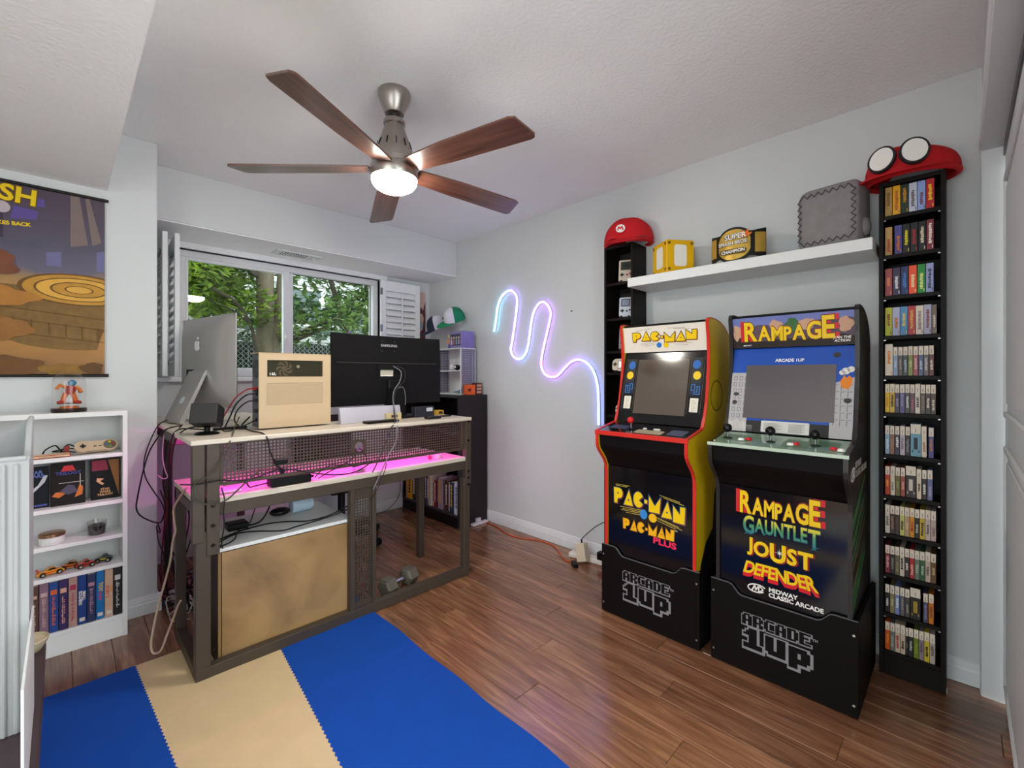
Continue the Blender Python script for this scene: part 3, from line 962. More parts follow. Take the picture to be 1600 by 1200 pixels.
# ------------------------------------------------------------------ on the desk
def computer():
    PC = M('#bea687', .4, var=.02, name='cream_steel_case')
    x0, x1, y0, y1, z0, z1 = .655, .995, 2.335, 2.475, .971, 1.335
    t = thing('desktop_computer', 'cream desktop computer case with a window strip and mesh grille', 'computer', ((x0 + x1) / 2, (y0 + y1) / 2, z0))
    MB().box(x0 + .008, x1, y0 + .006, y1 - .006, z0 + .008, z1 - .004, bev=.003).build('chassis', M('#5b6068', .35, .6, name='galvanised'), t)
    # front shell around window and grille
    sh = MB()
    wx0, wx1, wz0, wz1 = x0 + .036, x1 - .042, 1.222, 1.302
    gx0, gx1, gz0, gz1 = x0 + .034, x1 - .042, 1.085, 1.192
    for a in ((x0, x1, z0 + .006, gz0), (x0, gx0, gz0, gz1), (gx1, x1, gz0, gz1), (x0, x1, gz1, wz0), (x0, wx0, wz0, wz1), (wx1, x1, wz0, wz1), (x0, x1, wz1, z1)):
        sh.box(a[0], a[1], y0, y0 + .007, a[2], a[3])
    sh.build('front_panel', PC, t)
    MB().box(x0, x1, y0, y1, z1 - .002, z1 + .002, bev=.001).build('top_panel', PC, t)
    mb = MB(); perf(mb, gx0, gx1, gz0, gz1, y0 + .002, .0062, .0028, th=.001)
    mb.build('mesh_grille', PC, t, fix=False)
    MB().box(gx0, gx1, y0 + .0052, y0 + .0058, gz0, gz1).build('dust_filter', M('#b89b7d', .8), t)
    wn = MB().box(wx0, wx1, y0 + .0055, y0 + .006, wz0, wz1).build('interior', M('#5b5a4c', .6, var=.3, scale=60), t)
    FN = M('#a8998a', .5)
    fc = (wx0 + .078, wz0 + .039)
    fb = MB()
    for k in range(7):
        a = 2 * pi * k / 7
        pts = []
        for q in range(6):
            r = .013 + .025 * q / 5
            pts.append((fc[0] + r * cos(a + .9 * q / 5), fc[1] + r * sin(a + .9 * q / 5)))
        for q in reversed(range(6)):
            r = .013 + .025 * q / 5
            w_ = .42 + .15 * q / 5
            pts.append((fc[0] + r * cos(a + .9 * q / 5 - w_), fc[1] + r * sin(a + .9 * q / 5 - w_)))
        fb.prism(pts, y0 + .0035, y0 + .0048, 'xz')
    fb.lathe([(0, 0), (.013, 0), (.013, .002), (0, .002)], (fc[0], y0 + .003, fc[1]), 20, 'y')
    fb.build('cooling_fan', FN, t, fix=False)
    MB().lathe([(0, 0), (.0075, 0), (.0075, .003), (0, .003)], (wx0 + .142, y0 + .002, wz0 + .05), 16, 'y').build('pump_cap', M('#d9d4c4', .4), t)
    MB().box(wx0, wx1, y0 + .0012, y0 + .0020, wz0, wz1).build('window_pane', glass('smoked_glass', (.72, .71, .66), .04), t)
    text('16L', M('#efeade', .5), FY((wx0 + .024, y0 + .001, wz0 + .013)), .018, t, bold=.02, sx=1.25)
    # back plate ports on the side facing the corner
    prt = MB()
    for z in (1.05, 1.10, 1.15): prt.box(x0 + .003, x0 + .009, y0 + .03, y0 + .09, z, z + .016)
    prt.build('port_block', BLACKP, t)
    fnb = MB().lathe([(0, 0), (.045, 0), (.045, .004), (0, .004)], (x0 + .004, y0 + .07, 1.26), 24, 'x').build('exhaust_fan', M('#33363a', .5), t)
    for x in (x0 + .03, x1 - .03):
        MB().cyl((x, (y0 + y1) / 2, z0 - .0005), (x, (y0 + y1) / 2, z0 + .01), .012, n=12).build('foot', BLACKP, t)
computer()

def all_in_one():
    AL = M('#b9b5b1', .36, .55, var=.02, name='silver_aluminium')
    # local frame: screen faces +x, width along y
    yaw = radians(11)
    t = thing('all_in_one_computer', 'silver all-in-one desktop computer seen from behind on a bent metal stand', 'computer', (.472, 2.978, .971), yaw)
    W_, H_ = .65, .50
    zb = .085
    def bulge(u, v):
        y = (u - .5) * W_; z = zb + v * H_
        d = (1 - (2 * u - 1) ** 4) * (1 - (2 * v - 1) ** 4)
        return (.115 - .005 - .045 * max(0, d) ** .8, y, z)
    mb = MB().grid(bulge, 21, 17)
    mb.build('back_shell', AL, t, local=True)
    MB().box(.110, .118, -W_ / 2, W_ / 2, zb, zb + H_, bev=.002).build('edge_band', M('#c9c6c2', .3, .6, name='edge_silver'), t, local=True)
    MB().box(.118, .120, -W_ / 2 + .003, W_ / 2 - .003, zb + .07, zb + H_ - .003).build('screen', M('#0a0a0c', .1, name='screen_black'), t, local=True)
    # stand: foot plate then arm rising to the back of the shell
    wd = .10
    prof = [(.20, 0), (-.045, 0), (-.058, .006), (-.058, .02), (.060, .285), (.074, .285), (-.038, .012), (.20, .008)]
    st = MB().prism(prof, -wd, wd, 'xz')
    st.build('stand', AL, t, local=True)
    hl = MB().lathe([(0, -.008), (.021, -.008), (.021, .008), (0, .008)], (0, 0, 0), 20, 'x')
    hl.xform(Matrix.Translation((-.006, 0, .12)) @ Matrix.Rotation(radians(24), 4, 'Y'))
    hl.build('cable_hole', M('#d8dadd', .6), t, local=True)
    MB().box(.058, .066, .06, .14, .25, .29, bev=.002).build('vent_block', M('#2b2c30', .6), t, local=True)
    # bitten fruit emblem
    ap = []
    for k in range(40):
        a = 2 * pi * k / 40
        r = .030 * (1 - .10 * abs(cos(a)) ** 6) * (1 + .05 * cos(2 * a))
        r -= .006 * math.exp(-((a - pi / 2) / .28) ** 2) + .004 * math.exp(-((a - 3 * pi / 2) / .3) ** 2)
        x, y = r * cos(a), r * 1.05 * sin(a)
        d = math.hypot(x - .034, y - .004)
        if d < .014:
            s = .014 / max(d, 1e-4)
            x, y = .034 + (x - .034) * s, .004 + (y - .004) * s
        ap.append((x, y))
    lf = [(0, .034), (.004, .042), (.012, .048), (.013, .040), (.008, .034)]
    fr = WM[t.name] @ frame((.0585, 0, zb + .335), (0, -1, 0), (0, 0, 1))
    shapes([ap, lf], M('#f4f4f4', .25, .2, name='mirror_emblem'), fr, t, 'fruit_emblem', thick=.002)
    return t
all_in_one()

def monitor():
    BK = M('#161517', .42, spec=.2, var=.1, scale=5, name='monitor_black')
    x0, x1, z0, z1, y = 1.055, 1.785, 1.052, 1.468, 2.470
    t = thing('curved_monitor', 'wide black curved monitor seen from behind with hanging cables', 'monitor', ((x0 + x1) / 2, y, .971))
    def back(u, v):
        x = x0 + u * (x1 - x0); z = z0 + v * (z1 - z0)
        c = ((u - .5) * 2) ** 2
        dep = .012 + (.030 if v < .62 else .030 * (1 - v) / .38 + .004) * (1 - .75 * c)
        return (x, y + .012 - .045 * c + .045 - dep, z)
    def front(u, v):
        x = x0 + u * (x1 - x0); z = z0 + v * (z1 - z0)
        c = ((u - .5) * 2) ** 2
        return (x, y + .058 - .045 * c, z)
    mb = MB().grid(back, 25, 20)
    o = mb.build('back_shell', BK, t)
    mb = MB().grid(front, 25, 3)
    mb.build('display', M('#08080a', .12, name='display_glass'), t)
    rim = MB()
    for (u0, v0, u1, v1) in ((0, 0, 1, 0), (1, 0, 1, 1), (1, 1, 0, 1), (0, 1, 0, 0)):
        n = 24
        for k in range(n):
            a, b_ = k / n, (k + 1) / n
            pa = (u0 + (u1 - u0) * a, v0 + (v1 - v0) * a); pb = (u0 + (u1 - u0) * b_, v0 + (v1 - v0) * b_)
            rim.quad(back(*pa), back(*pb), front(*pb), front(*pa))
    rim.build('rim', BK, t, fix=False)
    # seam ledge, port recess, stand
    MB().tube([Vector(back(.04 + .92 * k / 20, .60)) + Vector((0, -.001, 0)) for k in range(21)], .0022, 5).build('seam_ridge', M('#4a4640', .4), t)
    MB().box(1.34, 1.50, y + .002, y + .02, 1.262, 1.292, bev=.002).build('port_recess', M('#060607', .7), t)
    lb = MB().box(1.36, 1.445, y + .0105, y + .013, 1.222, 1.262).build('rating_label', M('#b9b2a0', .5), t)
    MB().box(1.362, 1.443, y + .0095, y + .0105, 1.223, 1.230).build('label_strip', M('#eae6da', .5), lb)
    MB().box(1.595, 1.625, y + .010, y + .013, 1.118, 1.152, bev=.001).build('sticker', M('#d8d0b8', .5), t)
    MB().lathe([(0, 0), (.012, 0), (.014, .004), (0, .006)], (1.115, y + .006, 1.115), 16, 'y').build('power_button', M('#3a2e20', .35), t)
    text('SAMSUNG', M('#b9b9b9', .35), FY((1.415, y + .006, 1.408)), .021, t, bold=.012, sx=1.15)
    sc = MB()
    for dx in (-.042, .042):
        for z in (1.375, 1.435): sc.lathe([(0, 0), (.004, 0), (.004, .002), (0, .002)], (1.41 + dx, y + .0045, z), 10, 'y')
    sc.build('mount_screws', M('#55555a', .4, .6), t)
    MB().box(1.40, 1.49, y - .02, y + .045, 1.045, 1.20, bev=.004).build('stand_neck', BK, t)
    MB().prism([(1.385, .985), (1.50, .985), (1.485, 1.15), (1.40, 1.15)], y - .055, y - .02, 'xz').build('stand_column', BK, t)
    MB().box(1.28, 1.58, y - .11, y + .03, .971, .985, bev=.004).build('stand_base', BK, t)
monitor()

def desk_small():
    # tilted cube speaker on a round foot
    t = thing('desk_speaker', 'black cube speaker tilted up on a round foot at the desk corner', 'speaker', (.452, 2.345, .971), radians(-28))
    MB().lathe([(0, 0), (.047, 0), (.047, .004), (.040, .009), (0, .010)], (0, 0, 0), 28).build('foot', BLACKP, t, local=True)
    MB().lathe([(.012, .008), (.012, .03), (.016, .034), (0, .036)], (0, 0, 0), 16).build('neck', BLACKP, t, local=True)
    rx = Matrix.Translation((0, 0, .082)) @ Matrix.Rotation(radians(-18), 4, 'X')
    MB().box(-.052, .052, -.046, .046, -.045, .045, bev=.006).xform(rx).build('cabinet', M('#2e2c2c', .5, name='speaker_shell'), t, local=True)
    MB().box(.0525, .0545, -.040, .040, -.039, .039, bev=.0005).xform(rx).build('grille', M('#151413', .9, bump=.6, bscale=900, name='speaker_cloth'), t, local=True)
    # silver wedge behind the monitor stand, tray, tan box, black gadgets, little yellow box
    single(MB().prism([(2.31, .971), (2.33, 1.055), (2.345, 1.055), (2.345, .971)], 1.04, 1.40, 'yz').xform(Matrix.Identity(4)),
           'keyboard_box', M('#b3b0ba', .5, name='keyboard_grey'), 'pale grey slab leaning upright beside the cream computer', 'keyboard box')
    single(MB().box(1.14, 1.33, 2.215, 2.275, .971, .983, bev=.003), 'wireless_keyboard', BLACKP, 'slim black keyboard lying in front of the pale slab', 'keyboard')
    t = thing('tan_carton', 'small tan carton with dark print beside the monitor stand', 'box', (1.335, 2.295, .971))
    MB().box(1.29, 1.38, 2.276, 2.308, .971, 1.015, bev=.002).build('carton', M('#cdb88c', .6), t)
    MB().box(1.315, 1.355, 2.2755, 2.276, .990, 1.004).build('print', M('#4a4030', .6), t)
    t = thing('webcam_box', 'dark gadget with white ports behind the monitor stand', 'gadget', (1.60, 2.37, .971))
    MB().box(1.52, 1.66, 2.35, 2.40, .971, 1.035, bev=.004).build('housing', M('#2a2a33', .5), t)
    MB().box(1.60, 1.645, 2.3485, 2.35, 1.005, 1.027).build('port', M('#bfc2c8', .5), t)
    single(MB().box(1.51, 1.605, 2.20, 2.245, .971, .985, bev=.004), 'phone', M('#1a1a22', .25), 'dark slim phone lying by the monitor stand', 'phone')
    t = thing('yellow_box', 'small yellow printed box at the desk end by the bookcase', 'box', (1.765, 2.45, .971))
    MB().box(1.725, 1.785, 2.42, 2.475, .971, .998, bev=.002).build('carton', M('#c99a28', .5), t)
    MB().box(1.745, 1.775, 2.4195, 2.42, .976, .992).build('print', M('#2a2218', .5), t)
    single(MB().box(1.66, 1.74, 2.28, 2.30, .971, .979, bev=.002), 'black_pen_case', M('#1d1c20', .4), 'thin black stick lying on the desk end', 'pen case')
    # lower surface under the hutch
    t = thing('power_brick', 'black power brick on the lower desktop under the perforated panel', 'power supply', (.74, 2.185, .731))
    MB().box(.655, .83, 2.158, 2.225, .731, .768, bev=.005).build('housing', BLACKP, t)
    MB().cyl((.83, 2.19, .75), (.85, 2.19, .75), .006, n=10).build('strain_relief', BLACKP, t)
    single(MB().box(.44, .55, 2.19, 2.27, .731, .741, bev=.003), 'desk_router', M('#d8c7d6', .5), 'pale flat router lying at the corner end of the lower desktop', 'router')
    t = thing('tape_spool', 'clear plastic spool lying on the far end of the lower desktop', 'spool', (1.60, 2.24, .731))
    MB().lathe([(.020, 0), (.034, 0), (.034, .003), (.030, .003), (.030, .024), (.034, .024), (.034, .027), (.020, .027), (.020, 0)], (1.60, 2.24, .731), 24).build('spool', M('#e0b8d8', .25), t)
    MB().ball((1.545, 2.235, .743), .012, 10).build('end_knob', M('#c22a60', .4), t)
    t = thing('wall_plug', 'small plug adapter lying on the lower desktop', 'plug', (1.085, 2.20, .731))
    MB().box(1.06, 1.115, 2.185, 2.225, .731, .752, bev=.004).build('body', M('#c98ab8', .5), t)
    for dx in (0, .015): MB().box(1.075 + dx, 1.079 + dx, 2.170, 2.186, .738, .748).build('prong', M('#b0b0b0', .3, 1), t)
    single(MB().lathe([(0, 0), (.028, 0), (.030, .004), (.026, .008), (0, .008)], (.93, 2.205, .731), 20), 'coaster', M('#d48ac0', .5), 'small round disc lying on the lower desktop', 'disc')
desk_small()

# ------------------------------------------------------------------ under the desk
def cabinet_box():
    x0, x1, y0, y1, z0, z1 = .462, 1.050, 2.198, 2.64, .0095, .502
    t = thing('low_cabinet', 'low white cabinet under the desk with a bare tan backing sheet', 'cabinet', ((x0 + x1) / 2, (y0 + y1) / 2, z0))
    MB().box(x0, x1, y0, y1, z1 - .016, z1, bev=.002).build('top', WHITE, t)
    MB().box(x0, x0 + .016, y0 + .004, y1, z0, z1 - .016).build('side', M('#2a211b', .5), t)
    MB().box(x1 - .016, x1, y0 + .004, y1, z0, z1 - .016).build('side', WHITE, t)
    MB().box(x0 + .016, x1 - .016, y0 + .01, y1, z0, z0 + .016).build('bottom', WHITE, t)
    bk = bpy.data.materials.new('tan_hardboard'); bk.use_nodes = True
    nt = bk.node_tree; b = nt.nodes['Principled BSDF']
    tc = nt.nodes.new('ShaderNodeTexCoord'); n = nt.nodes.new('ShaderNodeTexNoise'); n.inputs['Scale'].default_value = 3.2; n.inputs['Detail'].default_value = 5; n.inputs['Distortion'].default_value = .6
    cr = nt.nodes.new('ShaderNodeValToRGB')
    cr.color_ramp.elements[0].position = .28; cr.color_ramp.elements[0].color = hexc('#7a5c3a')
    cr.color_ramp.elements[1].position = .55; cr.color_ramp.elements[1].color = hexc('#a88557')
    nt.links.new(tc.outputs['Object'], n.inputs['Vector']); nt.links.new(n.outputs['Fac'], cr.inputs[0]); nt.links.new(cr.outputs[0], b.inputs['Base Color'])
    b.inputs['Roughness'].default_value = .38
    def sheet(u, v):
        return (x0 + .014 + u * (x1 - x0 - .028), y0 - .0015 - .004 * sin(pi * v) * sin(pi * u), z0 + .014 + v * (z1 - z0 - .032))
    MB().grid(sheet, 9, 9).build('backing_sheet', bk, t)
    MB().box(x0, x0 + .010, y0 - .004, y0 + .004, z0, z1 - .016).build('edge_strip', M('#8a6a44', .5), t)
    # clutter on its top
    single(MB().box(.545, .63, 2.40, 2.47, z1 + .0005, z1 + .032, bev=.004), 'adapter_brick', BLACKP, 'black adapter brick on the low white cabinet by the corner leg', 'power supply')
    t = thing('charging_case', 'rounded black case with dark red top on the low white cabinet', 'case', (.80, 2.50, z1))
    MB().ball((.80, 2.50, z1 + .0215), .021, 20, 2.4, 1.8, 1.0).build('shell', M('#141214', .25), t)
    MB().ball((.80, 2.50, z1 + .030), .014, 16, 2.2, 1.6, 1.0).build('lid', M('#4a1420', .3), t)
    t = thing('clear_tub', 'pale blue plastic tub lying on the low white cabinet', 'tub', (.90, 2.50, z1))
    tb = MB().lathe([(0, -.05), (.034, -.05), (.036, -.045), (.036, .045), (.033, .05), (0, .05)], (.905, 2.50, z1 + .0365), 20, 'x')
    tb.build('tub', M('#bcd2e2', .25, name='pale_blue_plastic'), t)
    MB().lathe([(0, .05), (.030, .05), (.030, .056), (0, .056)], (.905, 2.50, z1 + .0365), 20, 'x').build('lid', M('#dfe8ee', .3), t)
cabinet_box()

def dumbbell():
    t = thing('hex_dumbbell', 'cast iron hexagonal dumbbell with chrome handle lying behind the desk rail', 'dumbbell', (1.36, 2.255, 0))
    IR = M('#6d685c', .5, .3, var=.15, scale=40, name='cast_iron')
    p, q = Vector((1.262, 2.262, .047)), Vector((1.482, 2.322, .047))
    d = (q - p).normalized()
    R = d.to_track_quat('Z', 'Y').to_matrix().to_4x4()
    for c in (p + d * .03, q - d * .03):
        hx = MB()
        prof = [(0, -.036), (.038, -.036), (.0535, -.028), (.0535, .028), (.038, .036), (0, .036)]
        hx.lathe(prof, (0, 0, 0), 6, smooth=False)
        up_ = Matrix.Rotation(pi / 6, 4, 'Z')
        m = Matrix.Translation(c) @ R
        # turn so that one flat rests on the floor
        best, bz = None, 9
        for k in range(12):
            a = Matrix.Rotation(k * pi / 36, 4, 'Z')
            zs = min((m @ a @ Vector(v)).z for v in hx.v)
            if zs > (best or -9): best, bz = zs, a
        hx.xform(m @ bz)
        hx.build('hex_head', IR, t)
    MB().tube([p + d * .06, p + d * .085, p + d * .11, q - d * .085, q - d * .06], [.0155, .0165, .0175, .0165, .0155], 16).build('handle', M('#b9b4ae', .22, 1.0, name='chrome'), t)
    zmin = min((WM[t.name] @ v.co).z for ch in t.children for v in ch.data.vertices)
    t.location.z -= zmin
dumbbell()

def office_chair():
    t = thing('office_chair', 'black office chair base with casters behind the desk', 'chair', (1.46, 3.24, 0))
    c = Vector((1.46, 3.24, 0))
    PL = M('#131316', .4, name='chair_black')
    MB().cyl(c + Vector((0, 0, .09)), c + Vector((0, 0, .40)), .026, n=16).build('gas_lift', PL, t)
    MB().lathe([(0, 0), (.05, 0), (.055, .02), (.04, .05), (0, .05)], c + Vector((0, 0, .065)), 20).build('hub', PL, t)
    for k in range(5):
        a = radians(-62 + 72 * k)
        e = c + Vector((cos(a), sin(a), 0)) * .30
        leg = MB().tube([c + Vector((0, 0, .095)), c + Vector((cos(a) * .15, sin(a) * .15, .095)), e + Vector((0, 0, .080))], [.028, .024, .018], 10).build('base_arm', PL, t)
        cs_ = MB()
        s = Vector((-sin(a), cos(a), 0))
        for d in (-.016, .016):
            cs_.cyl(e + s * (d - .009) + Vector((0, 0, .030)), e + s * (d + .009) + Vector((0, 0, .030)), .0298, n=18)
        cs_.cyl(e + Vector((0, 0, .03)), e + Vector((0, 0, .075)), .008, n=8)
        cs_.build('caster', PL, leg)
    MB().box(c.x - .24, c.x + .24, c.y - .23, c.y + .25, .42, .49, bev=.03).build('seat', PL, t)
    MB().box(c.x - .12, c.x + .12, c.y - .12, c.y + .12, .38, .42, bev=.01).build('tilt_plate', PL, t)
    MB().tube(spline([(c.x, c.y + .20, .40), (c.x, c.y + .33, .42), (c.x, c.y + .36, .60)], 5), .022, 10).build('back_bracket', PL, t)
    MB().grid(lambda u, v: (c.x + (u - .5) * .46, c.y + .34 + .06 * (1 - (2 * u - 1) ** 2) - .02, .55 + v * .36), 11, 9).build('backrest', PL, t)
office_chair()
# ------------------------------------------------------------------ arcade machines
def molding_strip_edge(poly, w, y0, y1):
    """T-moulding: thin strip that follows a side profile, proud of the edge"""
    mb = MB()
    n = len(poly)
    for i in range(n - 1):
        a, b = Vector((poly[i][0], 0, poly[i][1])), Vector((poly[i + 1][0], 0, poly[i + 1][1]))
        d = (b - a)
        if d.length < 1e-6: continue
        nrm = Vector((-d.z, 0, d.x)).normalized() * w
        v = []
        for y in (y0, y1):
            v += [(a.x, y, a.z), (b.x, y, b.z), (b.x + nrm.x, y, b.z + nrm.z), (a.x + nrm.x, y, a.z + nrm.z)]
        mb.add(v, [(0, 3, 2, 1), (4, 5, 6, 7), (0, 1, 5, 4), (1, 2, 6, 5), (2, 3, 7, 6), (3, 0, 4, 7)])
    return mb

FRONT = [(2.012, .302), (2.012, .735), (2.008, .765), (1.992, .795), (1.94, .852), (1.930, .868), (1.926, .89), (1.926, .944),
         (2.085, .975), (2.098, .985), (2.122, 1.035), (2.142, 1.10), (2.158, 1.18), (2.170, 1.26), (2.174, 1.33), (2.168, 1.40), (2.155, 1.482), (2.160, 1.495)]
TOPB = [(2.175, 1.500), (2.24, 1.498), (2.30, 1.488), (2.36, 1.465), (2.41, 1.43), (2.44, 1.385), (2.45, 1.33)]
PROFILE = FRONT + TOPB + [(2.45, .302)]

PIX = {
 'A': ["01110", "11011", "11011", "11111", "11011", "11011"], 'R': ["11110", "11011", "11011", "11110", "11011", "11011"],
 'C': ["01111", "11000", "11000", "11000", "11000", "01111"], 'D': ["11110", "11011", "11011", "11011", "11011", "11110"],
 'E': ["11111", "11000", "11110", "11000", "11000", "11111"]}
BIG = {'1': ["0011100", "0111100", "1111100", "0011100", "0011100", "0011100", "1111111", "1111111"],
       'U': ["1110111", "1110111", "1110111", "1110111", "1110111", "1111111", "0111111"],
       'P': ["1111110", "1111111", "1110111", "1110111", "1111111", "1111110", "1110000", "1110000"]}

def logo_1up(parent, fr, width, mat):
    """pixel lettering shown by its grey outline"""
    Wd, Hd = 104, 66
    grid = [[0] * Wd for _ in range(Hd)]
    def put(bm, ox, oy, kx, ky):
        for r, row in enumerate(bm):
            for c, ch in enumerate(row):
                if ch == '1':
                    for a in range(ky):
                        for b in range(kx):
                            y, x = oy + r * ky + a, ox + c * kx + b
                            if 0 <= y < Hd and 0 <= x < Wd: grid[y][x] = 1
    for i, ch in enumerate('ARCADE'):
        put(PIX[ch], 4 + i * 16, 3, 3, 3)
    put(BIG['1'], 6, 25, 4, 4); put(BIG['U'], 38, 27, 4, 4); put(BIG['P'], 70, 29, 4, 4)
    out = [[0] * Wd for _ in range(Hd)]
    for y in range(Hd):
        for x in range(Wd):
            if grid[y][x]: continue
            hit = False
            for dy in range(-2, 5):
                for dx in range(-2, 5):
                    yy, xx = y - dy, x - dx
                    if 0 <= yy < Hd and 0 <= xx < Wd and grid[yy][xx] and (yy > 22 or (-2 < dy < 3 and -2 < dx < 3)): hit = True; break
                if hit: break
            out[y][x] = 1 if hit else 0
    px = width / 102.0
    mb = MB()
    for y in range(Hd):
        x = 0
        while x < Wd:
            if out[y][x]:
                x2 = x
                while x2 < Wd and out[y][x2]: x2 += 1
                ya, yb = -(y + 1) * px, -y * px
                mb.quad((x * px, ya, 0), (x2 * px, ya, 0), (x2 * px, yb, 0), (x * px, yb, 0))
                x = x2
            else: x += 1
    mb.xform(fr)
    mb.build('pixel_logo', mat, parent, fix=False)
    text('TM', mat, fr, .014, parent, 'lettering', dx=width * 1.02, dy=-px * 9, bold=.02)

def riser(label, y0, y1):
    BK = M('#120e0e', .55, spec=.10, var=.12, scale=20, name='riser_black')
    t = thing('arcade_riser', label, 'arcade riser', (2.22, (y0 + y1) / 2, 0), group='printed risers under the arcade machines')
    # front board with a scooped top edge (drawn along y)
    top = [(y1, .350), (y1 - .07, .350), (y1 - .085, .346), (y1 - .11, .318), (y1 - .125, .311), (y0 + .125, .311), (y0 + .11, .318), (y0 + .085, .346), (y0 + .07, .350), (y0, .350)]
    MB().prism([(y0, .006), (y1, .006)] + top, 2.000, 2.010, 'yz').build('front_board', BK, t)
    GE = M('#6b6a6c', .4, name='board_edge_grey')
    eg = MB()
    for i in range(len(top) - 1):
        a, b = top[i], top[i + 1]
        eg.bar((2.0045, a[0], a[1] + .0006), (2.0045, b[0], b[1] + .0006), .009, .0016)
    eg.build('edge_band', GE, t, fix=False)
    for yy in (y0, y1 - .014):
        MB().box(2.0105, 2.455, yy, yy + .014, .006, .346, bev=.001).build('side_board', BK, t)
    MB().box(2.04, 2.455, y0 + .014, y1 - .014, .285, .300).build('top_shelf', BK, t)
    MB().box(2.445, 2.455, y0 + .014, y1 - .014, .006, .285).build('back_board', BK, t)
    for yy, z in ((y0 + .012, .05), (y0 + .012, .30), (y1 - .012, .05), (y1 - .012, .30)):
        MB().lathe([(0, 0), (.0045, 0), (.0035, .0025), (0, .003)], (1.997, yy, z), 10, 'x').build('screw', M('#c9c4b8', .3, .9), t)
    for yy in (y0 + .04, y1 - .04):
        for x in (2.03, 2.42): MB().cyl((x, yy, 0), (x, yy, .007), .012, n=10).build('foot', M('#cfcabc', .5), t)
    cy = (y0 + y1) / 2
    logo_1up(t, FX((2.0, cy + .140, .255), .0008), .262, M('#8a878a', .5, name='logo_grey'))
    return t

def cabinet(label, y0, y1, side, edge, deckm, name='arcade_cabinet'):
    t = thing(name, label, 'arcade machine', (2.2, (y0 + y1) / 2, .302))
    BK = M('#100d0e', .5, spec=.12, var=.1, name='cabinet_black')
    th = .013
    sides = []
    for yy in (y0, y1 - th):
        s = MB().prism(PROFILE, yy, yy + th, 'xz').build('side_panel', side, t)
        molding_strip_edge(FRONT + TOPB, .0045, yy - .0008, yy + th + .0008).build('edge_molding', edge, s, fix=False)
        sides.append(s)
    a, b = y0 + th, y1 - th
    GL = M('#0b0b10', .12, var=.2, name='gloss_black_print', coat=.4)
    MB().box(2.018, 2.024, a, b, .302, .762).build('kick_panel', GL, t)
    MB().prism([(2.022, .762), (2.014, .772), (1.998, .802), (1.948, .858), (1.940, .875), (1.935, .94), (1.945, .94), (1.95, .88), (1.96, .864), (2.01, .807), (2.03, .762)], a, b, 'xz').build('shelf_front', BK, t)
    MB().prism([(1.926, .941), (2.090, .973), (2.088, .981), (1.924, .950)], a, b, 'xz').build('control_deck', deckm, t)
    MB().box(2.44, 2.447, a, b, .302, 1.34).build('back_panel', BK, t)
    tp = MB()
    for i in range(len(TOPB) - 1):
        p, q = TOPB[i], TOPB[i + 1]
        tp.add([(p[0], a, p[1] - .012), (q[0], a, q[1] - .012), (q[0], b, q[1] - .012), (p[0], b, p[1] - .012), (p[0], a, p[1] - .004), (q[0], a, q[1] - .004), (q[0], b, q[1] - .004), (p[0], b, p[1] - .004)],
               [(0, 3, 2, 1), (4, 5, 6, 7), (0, 1, 5, 4), (1, 2, 6, 5), (2, 3, 7, 6), (3, 0, 4, 7)])
    tp.build('top_cover', BK, t)
    return t

# frames on the slanted bezel and marquee
BZ0, BZ1 = Vector((2.103, 0, .985)), Vector((2.192, 0, 1.348))
MQ0, MQ1 = Vector((2.181, 0, 1.350)), Vector((2.163, 0, 1.484))
DK0, DK1 = Vector((1.924, 0, .950)), Vector((2.088, 0, .981))

def slab(p, q, y0, y1, th):
    d = (q - p); n = Vector((-d.z, 0, d.x)).normalized()
    if n.x > 0: n = -n
    b = -n * th
    return MB().add([(p.x, y0, p.z), (q.x, y0, q.z), (q.x, y1, q.z), (p.x, y1, p.z), (p.x + b.x, y0, p.z + b.z), (q.x + b.x, y0, q.z + b.z), (q.x + b.x, y1, q.z + b.z), (p.x + b.x, y1, p.z + b.z)],
                    [(0, 3, 2, 1), (4, 5, 6, 7), (0, 1, 5, 4), (1, 2, 6, 5), (2, 3, 7, 6), (3, 0, 4, 7)])

def slant(p, q, ymid, lift=.0008):
    """frame whose origin is the lower middle of a slanted face, x to the viewer's right"""
    d = (q - p).normalized()
    n = Vector((0, -1, 0)).cross(d)
    o = Vector((p.x, ymid, p.z)) + n * lift
    return frame(o, (0, -1, 0), d)

YEL = M('#f2c80f', .4, var=.03, name='print_yellow')
RED = M('#d3202c', .4, var=.03, name='print_red')
DRED = M('#5a1210', .5, var=.03, name='print_maroon')
WHT = M('#f3f0ea', .5, var=.02, name='print_white')
BLU = M('#1f62b0', .5, var=.03, name='print_blue')
INK = M('#141214', .5, var=.03, name='print_ink')

